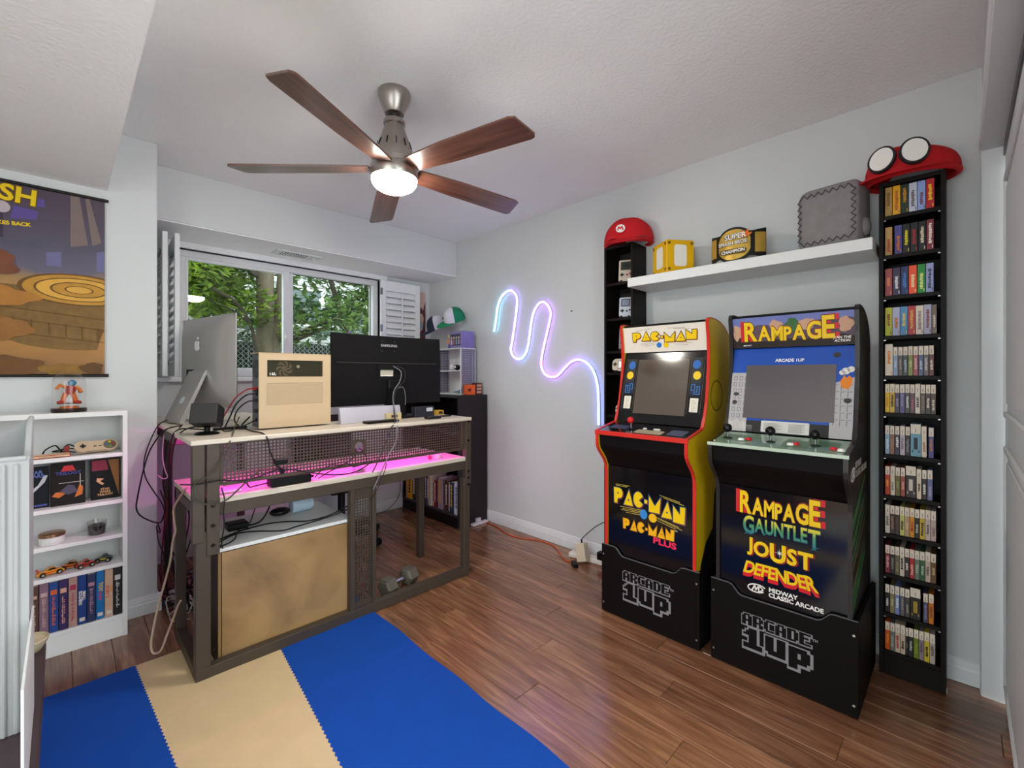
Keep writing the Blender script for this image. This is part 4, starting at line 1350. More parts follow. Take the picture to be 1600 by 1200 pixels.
def packman_letters():
    """wedge-shaped block letters on a unit height; list of (outline, dot centre) with advance"""
    def C():
        pts = []
        for k in range(25):
            a = radians(28 + 304 * k / 24)
            pts.append((.52 + .52 * cos(a), .5 + .5 * sin(a)))
        pts.append((.56, .47))
        return pts
    Pp = [(0, 0), (.34, 0), (.36, .30), (.72, .36)] + [(.55 + .40 * cos(radians(a)), .67 + .33 * sin(radians(a))) for a in (-50, -25, 0, 25, 50, 75, 90)] + [(-.04, 1)]
    A = [(0, 0), (1.0, 0), (.56, 1.0)]
    H = [(0, .36), (.26, .36), (.30, .56), (0, .60)]
    Mm = [(0, 0), (1.06, 0), (1.16, .98), (.60, .40), (0, 1.0)]
    A2 = [(0, 0), (1.04, 0), (.60, 1.0)]
    N = [(0, 0), (.46, 0), (.5, .35), (.86, 0), (1.08, 0), (1.12, 1.0), (.68, 1.0), (.62, .62), (.06, 1.0)]
    N = [(0, .02), (.0, 1.0), (.64, .52), (.66, 1.0), (1.12, 1.0), (1.06, .0), (.90, .0)]
    return [(Pp, 1.08, (.42, .66)), (A, 1.06, (.52, .34)), (C(), 1.16, None), (H, .46, None), (Mm, 1.24, None), (A2, 1.14, (.56, .34)), (N, 1.15, None)]

def pac_word(parent, fr, width, h, cx, cy, arch=.0, rot=0.0, fill=YEL, line=DRED, off=.004, shade_=None, slope=None):
    L = packman_letters()
    tot = sum(a for _, a, _ in L)
    s = width / tot
    polys, dots = [], []
    x = 0
    for pl, adv, dot in L:
        u = (x + adv / 2) / tot - .5
        yo = slope(u) if slope else -arch * (2 * u) ** 2
        k = h * (1.0 if adv > .5 else 1)
        polys.append([((x + p[0]) * s - width / 2 + cx, p[1] * k + yo + cy - h / 2) for p in pl])
        if dot: dots.append(disc((x + dot[0]) * s - width / 2 + cx, dot[1] * k + yo + cy - h / 2, h * .06, 8))
        x += adv
    R = fr @ Matrix.Rotation(rot, 4, 'Z')
    if shade_: shapes([[(p[0] + off * .9, p[1] - off * .9) for p in pl] for pl in polys], shade_, R, parent, 'letter_shadow', off=off * .7, dz=0)
    shapes(polys, line, R, parent, 'letter_outline', off=off, dz=.0005)
    shapes(polys, fill, R, parent, 'lettering', dz=.001)
    each(dots, line, R, parent, 'letter_dot', dz=.0015)

def pac_cabinet():
    y0, y1 = .845, 1.320
    SIDE = M('#dcb414', .38, var=.06, name='yellow_side')
    EDG = M('#cf2f26', .35, var=.03, name='red_molding')
    DECK = M('#1c1a20', .12, var=.5, scale=25, name='pac_deck', coat=.5)
    t = cabinet('black and yellow arcade machine with red edges and a white marquee', y0, y1, SIDE, EDG, DECK)
    a, b = y0 + .013, y1 - .013
    ym = (y0 + y1) / 2
    # red lip along the deck front
    MB().box(1.918, 1.927, y0 - .004, y1 + .004, .930, .952, bev=.002).build('deck_lip', EDG, t)
    MB().prism([(1.926, .9495), (2.086, .981), (2.086, .984), (1.926, .9525)], y0 - .004, y0 + .010, 'xz').build('deck_edge', EDG, t)
    MB().prism([(1.926, .9495), (2.086, .981), (2.086, .984), (1.926, .9525)], y1 - .010, y1 + .004, 'xz').build('deck_edge', EDG, t)
    # marquee
    mq = slab(MQ0, MQ1, a, b, .006).build('marquee', M('#e9dfd2', .4, var=.02, name='marquee_cream'), t)
    fm = slant(MQ0, MQ1, ym)
    pac_word(mq, fm, .345, .046, .005, .080, arch=.012, line=M('#2a1a12', .5), off=.0032, shade_=M('#c8541e', .5), slope=lambda u: .006 * sin((u + .5) * 7) - .002)
    sp = []
    for x0_, x1_, yb, dy in ((-.15, -.06, .113, .008), (-.13, -.05, .043, .012), (-.10, -.04, .030, .010), (-.12, -.045, .036, .011), (.06, .15, .046, -.008), (.06, .13, .036, -.006), (.03, .12, .118, -.004), (.06, .14, .113, -.007)):
        sp.append([(x0_, yb), (x1_, yb + dy), (x1_, yb + dy + .0016), (x0_, yb + .0016)])
    shapes(sp, M('#8a8078', .6), fm, mq, 'speed_lines')['kind'] = 'stuff'
    shapes([disc(-.022, .035, .014, 18)], M('#2a76c4', .5), fm, mq, 'blue_dot'); shapes([disc(.016, .034, .014, 18)], YEL, fm, mq, 'yellow_dot')
    # bezel and screen
    bz = slab(BZ0, BZ1, a, b, .006).build('bezel', M('#141316', .12, var=.1, name='bezel_black', coat=.3), t)
    fb = slant(BZ0, BZ1, ym)
    SCR = M('#54483d', .07, var=.02, spec=1.0, name='screen_grey', coat=1.0)
    scr = MB().prism(rect(-.138, .138, .048, .335), .0, .002, 'xy').xform(slant(BZ0, BZ1, ym, .0004)).build('screen', SCR, t)
    ln = []
    for sx_ in (-1, 1):
        c = sx_ * .178
        ln.append((sx_, c))
    for s, c in ln:
        shapes([rect(c - .033, c - .0315, .06, .345), rect(c + .0315, c + .033, .06, .345), rect(c - .033, c + .033, .06, .0615)], M('#6a5c4c', .5), fb, bz, 'trim_line')
        shapes([rect(c - .026, c + .026, .215, .340)], M('#2a2c2a', .5), fb, bz, 'side_art_ground')
        shapes([rect(c - .026, c + .026, .150, .215)], M('#14233c', .5), fb, bz, 'maze_ground')
        mz = []
        w = .004
        def path(pts):
            for (xa, ya), (xb, yb) in zip(pts, pts[1:]):
                mz.append(rect(min(xa, xb) - w / 2, max(xa, xb) + w / 2, min(ya, yb) - w / 2, max(ya, yb) + w / 2))
        path([(c - s * .02, .205), (c - s * .02, .175), (c - s * .004, .175), (c - s * .004, .205), (c - s * .02, .205)])
        path([(c + s * .004, .195), (c + s * .02, .195), (c + s * .02, .158), (c - s * .006, .158), (c - s * .006, .168), (c + s * .008, .168), (c + s * .008, .195)])
        for k, m_ in enumerate(mz): pass
        cu_all = MB()
        for r in mz: cu_all.prism(r, .0004, .0008, 'xy')
        cu_all.xform(fb).build('maze_lines', M('#3c74b0', .5), bz)
        shapes([disc(c - s * .004, .305, .019, 20, .022)], M('#2a6ab8', .5), fb, bz, 'blue_emblem', dz=.0005)
        shapes([disc(c + s * .002, .250, .019, 20, .021)], YEL, fb, bz, 'yellow_emblem', dz=.0005)
        shapes([rrect(c - .020, c + .020, .070, .138, .003)], M('#e6dfcf', .5), fb, bz, 'instruction_card', dz=.0005)
        dn = []
        for k in range(7): dn.append(rect(c - .012, c + .004 + .008 * ((k * 5) % 3) / 2, .078 + k * .008, .0795 + k * .008))
        shapes(dn, M('#8a7a5a', .6), fb, bz, 'card_print', dz=.001)['kind'] = 'stuff'
    # deck controls
    fd = slant(DK0, DK1, ym, .0006)
    shapes([rrect(-.04, .10, .02, .075, .01)], M('#b9aa90', .25), fd, t, 'deck_panel_print')
    each([rrect(-.20, -.10, .06, .12, .01), rrect(.12, .20, .03, .11, .01)], M('#3d4a68', .3), fd, t, 'deck_art')
    def joy(x, y, col):
        p = fd @ Vector((x, y, 0)); n = (fd.to_3x3() @ Vector((0, 0, 1)))
        j = MB().cyl(p, p + n * .035, .004, n=10).build('joystick', M('#c0c0c2', .2, 1.0, name='chrome_shaft'), t)
        MB().lathe([(0, 0), (.014, 0), (.014, .002), (.006, .004), (0, .004)], p, 16).build('dust_washer', BLACKP, j)
        MB().ball(p + n * .045, .0165, 18).build('ball_top', col, j)
    joy(-.075, .070, M('#d01f24', .25, name='red_ball'))
    for x in (-.01, .045, .06):
        p = fd @ Vector((x, .085, 0))
        MB().lathe([(0, 0), (.010, 0), (.010, .004), (.007, .007), (0, .007)], p, 14).build('button', M('#ddd9d0', .3), t)
    # kick panel art
    fk = FX((2.018, ym, .53), .0006)
    pac_word(t, fk, .375, .078, 0, .070, fill=YEL, line=M('#1c4a6a', .5), off=.0035, shade_=M('#8a1f1c', .5), slope=lambda u: (.014 if u < 0 else .014 - .075 * u))
    ml = []
    for x0_, x1_, y_, dy in ((-.18, -.10, .140, .0), (-.18, -.115, .133, .0), (.06, .16, .126, -.016), (.08, .18, .117, -.018), (-.155, -.03, .030, .003), (-.14, -.04, .022, .003), (-.15, -.035, .014, .004), (-.12, -.03, .006, .004), (.04, .155, .018, -.024), (.05, .17, .012, -.028), (.04, .14, .004, -.022)):
        ml.append([(x0_, y_), (x1_, y_ + dy), (x1_, y_ + dy + .003), (x0_, y_ + .0018)])
    shapes(ml, M('#c9b452', .5), fk, t, 'speed_lines')['kind'] = 'stuff'
    shapes([disc(-.022, .018, .020, 20, .024)], M('#3a86c8', .5), fk, t, 'blue_dot', dz=.0016); shapes([disc(.026, .010, .021, 20)], M('#f0b91a', .5), fk, t, 'yellow_dot', dz=.0016)
    pac_word(t, fk, .270, .052, .0, -.050, fill=M('#f4b41a', .4), line=M('#7a4a10', .5), off=.003)
    text('PLUS', M('#f0345c', .4), fk, .040, t, bold=.035, sx=1.35, dx=.085, dy=-.098, rot=radians(-2))
    text('TM', WHT, fk, .009, t, dx=.142, dy=-.026)
    # dark line art on the yellow side (plain scroll shapes)
    fs = frame((0, y0 - .0006, 0), (1, 0, 0), (0, 0, 1))
    shapes([[(2.06, .32), (2.44, .32), (2.44, .45), (2.40, .50), (2.42, .58), (2.37, .66), (2.40, .75), (2.33, .82), (2.27, .74), (2.22, .66), (2.20, .5), (2.12, .45), (2.06, .36)]], M('#14120c', .5), fs, t, 'side_art')
    ring_ = [disc(2.25, 1.13, .075, 28), list(reversed(disc(2.25, 1.13, .070, 28)))]
    shapes(ring_, M('#3a2f08', .5), fs, t, 'side_ring')
pac_cabinet()

def blob(cx, cy, rx, ry, seed, n=22):
    rn = random.Random(seed); ph = [rn.uniform(0, 6.28) for _ in range(3)]
    out = []
    for k in range(n):
        a = 2 * pi * k / n
        w = 1 + .12 * sin(3 * a + ph[0]) + .08 * sin(5 * a + ph[1]) + .05 * sin(8 * a + ph[2])
        out.append((cx + rx * w * cos(a), cy + ry * w * sin(a)))
    return out

def rampage_word(parent, fr, cx, cy, w, h):
    ch = [('R', h * 1.15, .06 * h), ('A', h * .88, -.04 * h), ('M', h * .84, -.07 * h), ('P', h * .80, -.09 * h), ('A', h * .86, -.06 * h), ('G', h * .98, -.01 * h), ('E', h * 1.25, .09 * h)]
    d = .13 * h
    word(ch, w, cx, cy, [('letter_shadow', RED, 0, 0, 0, .05, lambda u: (-d if u < -.36 else (d if u > .38 else 0), .02 * h)),
                         ('letter_outline', DRED, 0, 0, .0004, .055, None),
                         ('lettering', YEL, 0, 0, .0008, .032, None)], fr, parent, gap=.03)

def rampage_cabinet():
    y0, y1 = .280, .755
    SIDE = M('#241d1a', .45, spec=.12, var=.12, scale=6, name='dark_side')
    EDG = M('#2b2624', .3, var=.05, name='dark_molding')
    DECK = M('#7f9a86', .08, var=.12, scale=12, name='pale_green_deck', coat=.6)
    t = cabinet('black arcade machine with a blue city bezel and three black joysticks', y0, y1, SIDE, EDG, DECK)
    a, b = y0 + .013, y1 - .013
    ym = (y0 + y1) / 2
    MB().box(1.918, 1.925, y0 - .004, y1 + .004, .938, .9515, bev=.001).build('deck_lip', M('#b8c8b4', .15, name='acrylic_edge'), t)
    mq = slab(MQ0, MQ1, a, b, .006).build('marquee', M('#6f78b4', .4, var=.08, name='dusk_sky_print'), t)
    fm = slant(MQ0, MQ1, ym)
    # plain hills and ground behind the title
    shapes([[(-.224, 0), (.224, 0), (.224, .105), (.19, .112), (.16, .100), (.12, .108), (.05, .100), (0, .088), (-.06, .096), (-.12, .100), (-.17, .085), (-.224, .098)]], M('#5c4a58', .5, name='print_hill'), fm, mq, 'hills')
    shapes([[(-.224, 0), (.224, 0), (.224, .035), (.18, .045), (.10, .030), (0, .036), (-.10, .028), (-.18, .045), (-.224, .06)]], M('#2a201c', .5, name='print_ground'), fm, mq, 'ground_print', dz=.0004)
    each([blob(-.050, .090, .024, .028, 1), blob(.065, .092, .028, .024, 2), blob(-.205, .070, .018, .034, 3), blob(.195, .082, .024, .030, 4)], M('#c89c80', .5, name='print_tan'), fm, mq, 'tan_patch', dz=.0008)
    shapes([blob(.010, .090, .028, .030, 5)], M('#3c6a3c', .5, name='print_green'), fm, mq, 'green_patch', dz=.0012)
    rampage_word(mq, fm @ Matrix.Translation((0, 0, .0016)), -.008, .066, .335, .100)
    text('JOIN THE', WHT, fm, .0135, mq, dx=.182, dy=.030, dz=.002, bold=.03, shear=.2)
    text('ACTION', WHT, fm, .0135, mq, dx=.182, dy=.017, dz=.002, bold=.03, shear=.2)
    text('MIDWAY', WHT, fm, .008, mq, dx=-.165, dy=.012, dz=.002, bold=.03, shear=.2)
    # bezel art: blue sky, grey buildings
    bz = slab(BZ0, BZ1, a, b, .006).build('bezel', M('#1f4fb0', .2, var=.12, scale=5, name='bezel_blue', coat=.3), t)
    fb = slant(BZ0, BZ1, ym)
    CON = M('#b4b0b2', .5, name='print_concrete'); CONL = M('#6e6a70', .5, name='print_window_line')
    each([rect(-.224, -.150, .0, .262), [(.150, 0), (.224, 0), (.224, .245), (.150, .215)], rect(-.150, -.125, 0, .03)], CON, fb, bz, 'building_print')
    wl = MB()
    for c in range(3):
        for r in range(7):
            x = -.214 + c * .023; z = .06 + r * .028
            for q in (rect(x, x + .013, z, z + .0018), rect(x, x + .013, z + .016, z + .0178), rect(x, x + .0018, z, z + .0178), rect(x + .0112, x + .013, z, z + .0178)):
                wl.prism(q, .0004, .0008, 'xy')
            if c < 3 and r < 6:
                x = .160 + c * .022
                wl.prism(rect(x, x + .002, z - .01, z + .012), .0004, .0008, 'xy'); wl.prism(rect(x, x + .016, z + .012, z + .014), .0004, .0008, 'xy')
    wl.xform(fb).build('building_lines', CONL, bz)['kind'] = 'stuff'
    shapes([rect(-.15, .15, 0, .05)], M('#2c2a2a', .5), fb, bz, 'street_print')
    shapes([[(-.224, 0), (-.15, 0), (-.15, .03), (-.16, .05), (-.175, .04), (-.19, .055), (-.21, .04), (-.224, .05)]], M('#c8c4c0', .5), fb, bz, 'rubble_print', dz=.0006)
    shapes([[(.178, .225), (.186, .200), (.204, .196), (.216, .212), (.218, .238), (.208, .250), (.198, .240), (.192, .252)]], M('#e8862a', .5), fb, bz, 'flame_print', dz=.0006)
    each([disc(.196, .268, .014, 12), disc(.212, .275, .012, 12), disc(.184, .262, .010, 12)], M('#e6e2da', .5), fb, bz, 'smoke_print', dz=.001)
    each([disc(-.200, .165, .012, 10, .008), disc(-.204, .128, .010, 10), disc(.205, .150, .013, 10, .010), disc(.165, .335, .013, 12, .011)], M('#3a3638', .5), fb, bz, 'dark_patch', dz=.0008)
    text('ARCADE 1UP', WHT, fb, .018, bz, dx=.0, dy=.316, bold=.03, dz=.0006)
    scr = MB().prism(rect(-.165, .165, .060, .296), .0, .002, 'xy').xform(slant(BZ0, BZ1, ym, .0006)).build('screen', M('#4c4548', .08, var=.02, spec=1.0, name='screen_dark', coat=.9), t)
    cd = MB().prism(rrect(-.090, .085, .004, .052, .004), .0, .0025, 'xy').xform(slant(BZ0, BZ1, ym, .0010)).build('instruction_card', M('#d9d6d0', .4), t)
    dn = MB()
    for k in range(8):
        dn.prism(rect(-.08, -.03 + .01 * (k % 3), .012 + k * .0042, .0132 + k * .0042), .0004, .0008, 'xy'); dn.prism(rect(.012, .06 + .01 * (k % 2), .010 + k * .0045, .0114 + k * .0045), .0004, .0008, 'xy')
    dn.xform(slant(BZ0, BZ1, ym, .0037)).build('card_print', M('#6a6866', .6), cd)
    # deck
    fd = slant(DK0, DK1, ym, .0006)
    each([rrect(-.21, -.10, .05, .13, .02), rrect(.02, .11, .03, .12, .02), rrect(.13, .2, .07, .14, .02)], M('#5c7c62', .3), fd, t, 'deck_art')
    BB = M('#0f0f11', .2, name='black_ball')
    for x in (-.185, -.022, .128):
        p = fd @ Vector((x, .075, 0)); n = (fd.to_3x3() @ Vector((0, 0, 1)))
        j = MB().cyl(p, p + n * .032, .0045, n=10).build('joystick', M('#c0c0c2', .2, 1.0, name='chrome_shaft'), t)
        MB().lathe([(0, 0), (.017, 0), (.017, .002), (.008, .004), (0, .004)], p, 16).build('dust_washer', BLACKP, j)
        MB().ball(p + n * .044, .0185, 18).build('ball_top', BB, j)
    for x, y, m_ in ((-.128, .060, WHT), (-.103, .072, RED), (.050, .055, WHT), (.066, .068, RED), (.188, .052, RED), (.212, .040, WHT)):
        p = fd @ Vector((x, y, 0))
        MB().lathe([(0, 0), (.0125, 0), (.0125, .004), (.009, .009), (0, .0095)], p, 16).build('button', m_, t)
    for x, y in ((-.22, .02), (.22, .02), (-.22, .14), (.22, .14), (0, .02)):
        p = fd @ Vector((x, y, 0))
        MB().lathe([(0, 0), (.004, 0), (.003, .002), (0, .002)], p, 8).build('deck_bolt', M('#d0d2d0', .2, 1), t)
    # kick panel titles
    fk = FX((2.018, ym, .53), .0006)
    rampage_word(t, fk, -.002, .165, .285, .108)
    GM = bpy.data.materials.new('print_green_gradient'); GM.use_nodes = True
    nt = GM.node_tree; bb = nt.nodes['Principled BSDF']
    tc = nt.nodes.new('ShaderNodeTexCoord'); sx = nt.nodes.new('ShaderNodeSeparateXYZ'); mr = nt.nodes.new('ShaderNodeMapRange')
    mr.inputs['From Min'].default_value = .276; mr.inputs['From Max'].default_value = .342
    cr = nt.nodes.new('ShaderNodeValToRGB')
    cr.color_ramp.elements[0].color = hexc('#2a7a86'); cr.color_ramp.elements[1].color = hexc('#f0d818')
    k = cr.color_ramp.elements.new(.5); k.color = hexc('#4a9a50')
    nt.links.new(tc.outputs['Object'], sx.inputs[0]); nt.links.new(sx.outputs['Z'], mr.inputs['Value']); nt.links.new(mr.outputs[0], cr.inputs[0]); nt.links.new(cr.outputs[0], bb.inputs['Base Color'])
    OUT = M('#0f3a4a', .5)
    word([('G', .100, 0), ('A', .078, .004), ('U', .078, .004), ('N', .078, .004), ('T', .078, .004), ('L', .078, .004), ('E', .078, .004), ('T', .104, -.006)], .272, .004, .080,
         [('letter_outline', OUT, 0, 0, 0, .055, None), ('lettering', GM, 0, 0, .0008, .020, None)], fk, t, gap=.03)
    for x, y, d in ((-.125, .038, .02), (-.055, .048, .016), (.112, .034, .022)):
        shapes([[(x, y), (x + d, y + .012), (x + d, y + .015), (x - .002, y + .002)]], GM, fk, t, 'flourish', dz=.0008)
    word([('J', .076, .002), ('O', .080, 0), ('U', .098, -.002), ('S', .084, -.002), ('T', .088, -.004)], .232, .0, -.010,
         [('letter_shadow', M('#8a1414', .5), .005, -.002, 0, .05, None), ('lettering', YEL, 0, 0, .0008, .035, None)], fk, t, gap=.05)
    star = []
    for k in range(16):
        r = (.020 if k % 4 == 0 else .012) if k % 2 == 0 else .003
        star.append((.004 + r * cos(pi * k / 8), -.008 + r * sin(pi * k / 8)))
    shapes([star], WHT, fk, t, 'star_burst', dz=.002)
    word([(c, .070 + .006 * (i == 7), 0) for i, c in enumerate('DEFENDER')], .268, .002, -.096,
         [('letter_shadow', RED, 0, -.015, 0, .04, None), ('letter_shadow', RED, 0, -.008, .0003, .04, None), ('lettering', YEL, 0, 0, .0008, .025, None)], fk, t, gap=.03, shear=lambda u: -.75 * u)
    text('MIDWAY', WHT, fk, .0235, t, bold=.03, dx=-.036, dy=-.166, align='LEFT', sx=1.05)
    text('CLASSIC ARCADE', WHT, fk, .0235, t, bold=.03, dx=-.036, dy=-.187, align='LEFT', sx=1.0)
    def swirl(fr, par, cx, cy, s):
        ml = MB()
        el = [(cx + s * 1.25 * cos(q) + .2 * s * sin(q), cy + s * .62 * sin(q), .0004) for q in [radians(30 + 300 * k / 20) for k in range(21)]]
        for p, q in zip(el, el[1:]): ml.bar(p, q, s * .18, .0005)
        pts = [(-.7, -.55), (-.25, .5), (-.15, -.4), (.3, .55), (.3, -.5), (.95, .0), (.35, .5)]
        P3 = [(cx + s * x, cy + s * y, .0006) for x, y in pts]
        for p, q in zip(P3, P3[1:]): ml.bar(p, q, s * .18, .0005)
        ml.xform(fr).build('swirl_emblem', WHT, par, fix=False)
    swirl(fk, t, -.080, -.175, .026)
    # emblem and green stripes on the side
    fs = frame((0, y0 - .0006, 0), (1, 0, 0), (0, 0, 1))
    swirl(fs, t, 2.02, .87, .036)
    text('MIDWAY', M('#b9b4ae', .5), fs, .034, t, dx=2.07, dy=.895, align='LEFT', bold=.03)
    text('CLASSIC ARCADE', M('#b9b4ae', .5), fs, .034, t, dx=2.07, dy=.862, align='LEFT', bold=.03)
    for i, (z, hgt) in enumerate(((.66, .045), (.60, .03), (.555, .018), (.52, .008), (.44, .010), (.405, .02), (.36, .04))):
        shapes([[(2.016, z), (2.016, z + hgt), (2.30, z + hgt + .13), (2.30, z + .13 + hgt * .6)]], M('#2f7a3c', .5, name='stripe_green') if hgt > .012 else M('#8a8a48', .5), fs, t, 'side_stripe')
rampage_cabinet()
riser('black printed riser under the machine with the white marquee', .825, 1.335)
riser('black printed riser under the machine with three joysticks', .262, .775)
# ------------------------------------------------------------------ tall media shelves
ORD = ['first', 'second', 'third', 'fourth', 'fifth', 'sixth', 'seventh', 'eighth', 'ninth', 'tenth', 'eleventh', 'twelfth']
LEVELS = [1.883, 1.722, 1.555, 1.391, 1.227, 1.076, .905, .738, .580, .416, .255, .101]

def media_tower(label, y0, y1, levels, x0=2.392, holes=True):
    t = thing('media_shelf', label, 'shelf', (2.475, (y0 + y1) / 2, 0), group='tall narrow media shelves')
    x1, H = 2.552, 2.02
    MB().box(x0, x1, y0, y0 + .015, .004, H, bev=.001).build('side', DKWOOD, t)
    MB().box(x0, x1, y1 - .015, y1, .004, H, bev=.001).build('side', DKWOOD, t)
    MB().box(x0, x1, y0 + .015, y1 - .015, H - .016, H, bev=.001).build('top', DKWOOD, t)
    MB().box(x1 - .004, x1 - .001, y0 + .015, y1 - .015, .06, H - .016).build('back', M('#0e0c0c', .6), t)
    MB().box(x0 + .004, x0 + .016, y0 + .015, y1 - .015, .004, levels[-1] - .016).build('plinth', DKWOOD, t)
    for z in levels:
        MB().box(x0 + .006, x1 - .005, y0 + .0152, y1 - .0152, z - .016, z, bev=.001).build('shelf_board', DKWOOD, t)
    if holes:
        pin = M('#9a9a9c', .3, .8)
        for z in levels:
            for yy in (y0 + .0185, y1 - .0185):
                MB().box(x0 + .008, x0 + .014, yy - .0035, yy + .0035, z - .0205, z - .0165).build('shelf_pin', pin, t)
        MB().box(x0 + .02, x0 + .06, y0 - .004, y0 + .010, .001, .005).build('floor_wedge', M('#cbb9a4', .7), t)
    return t

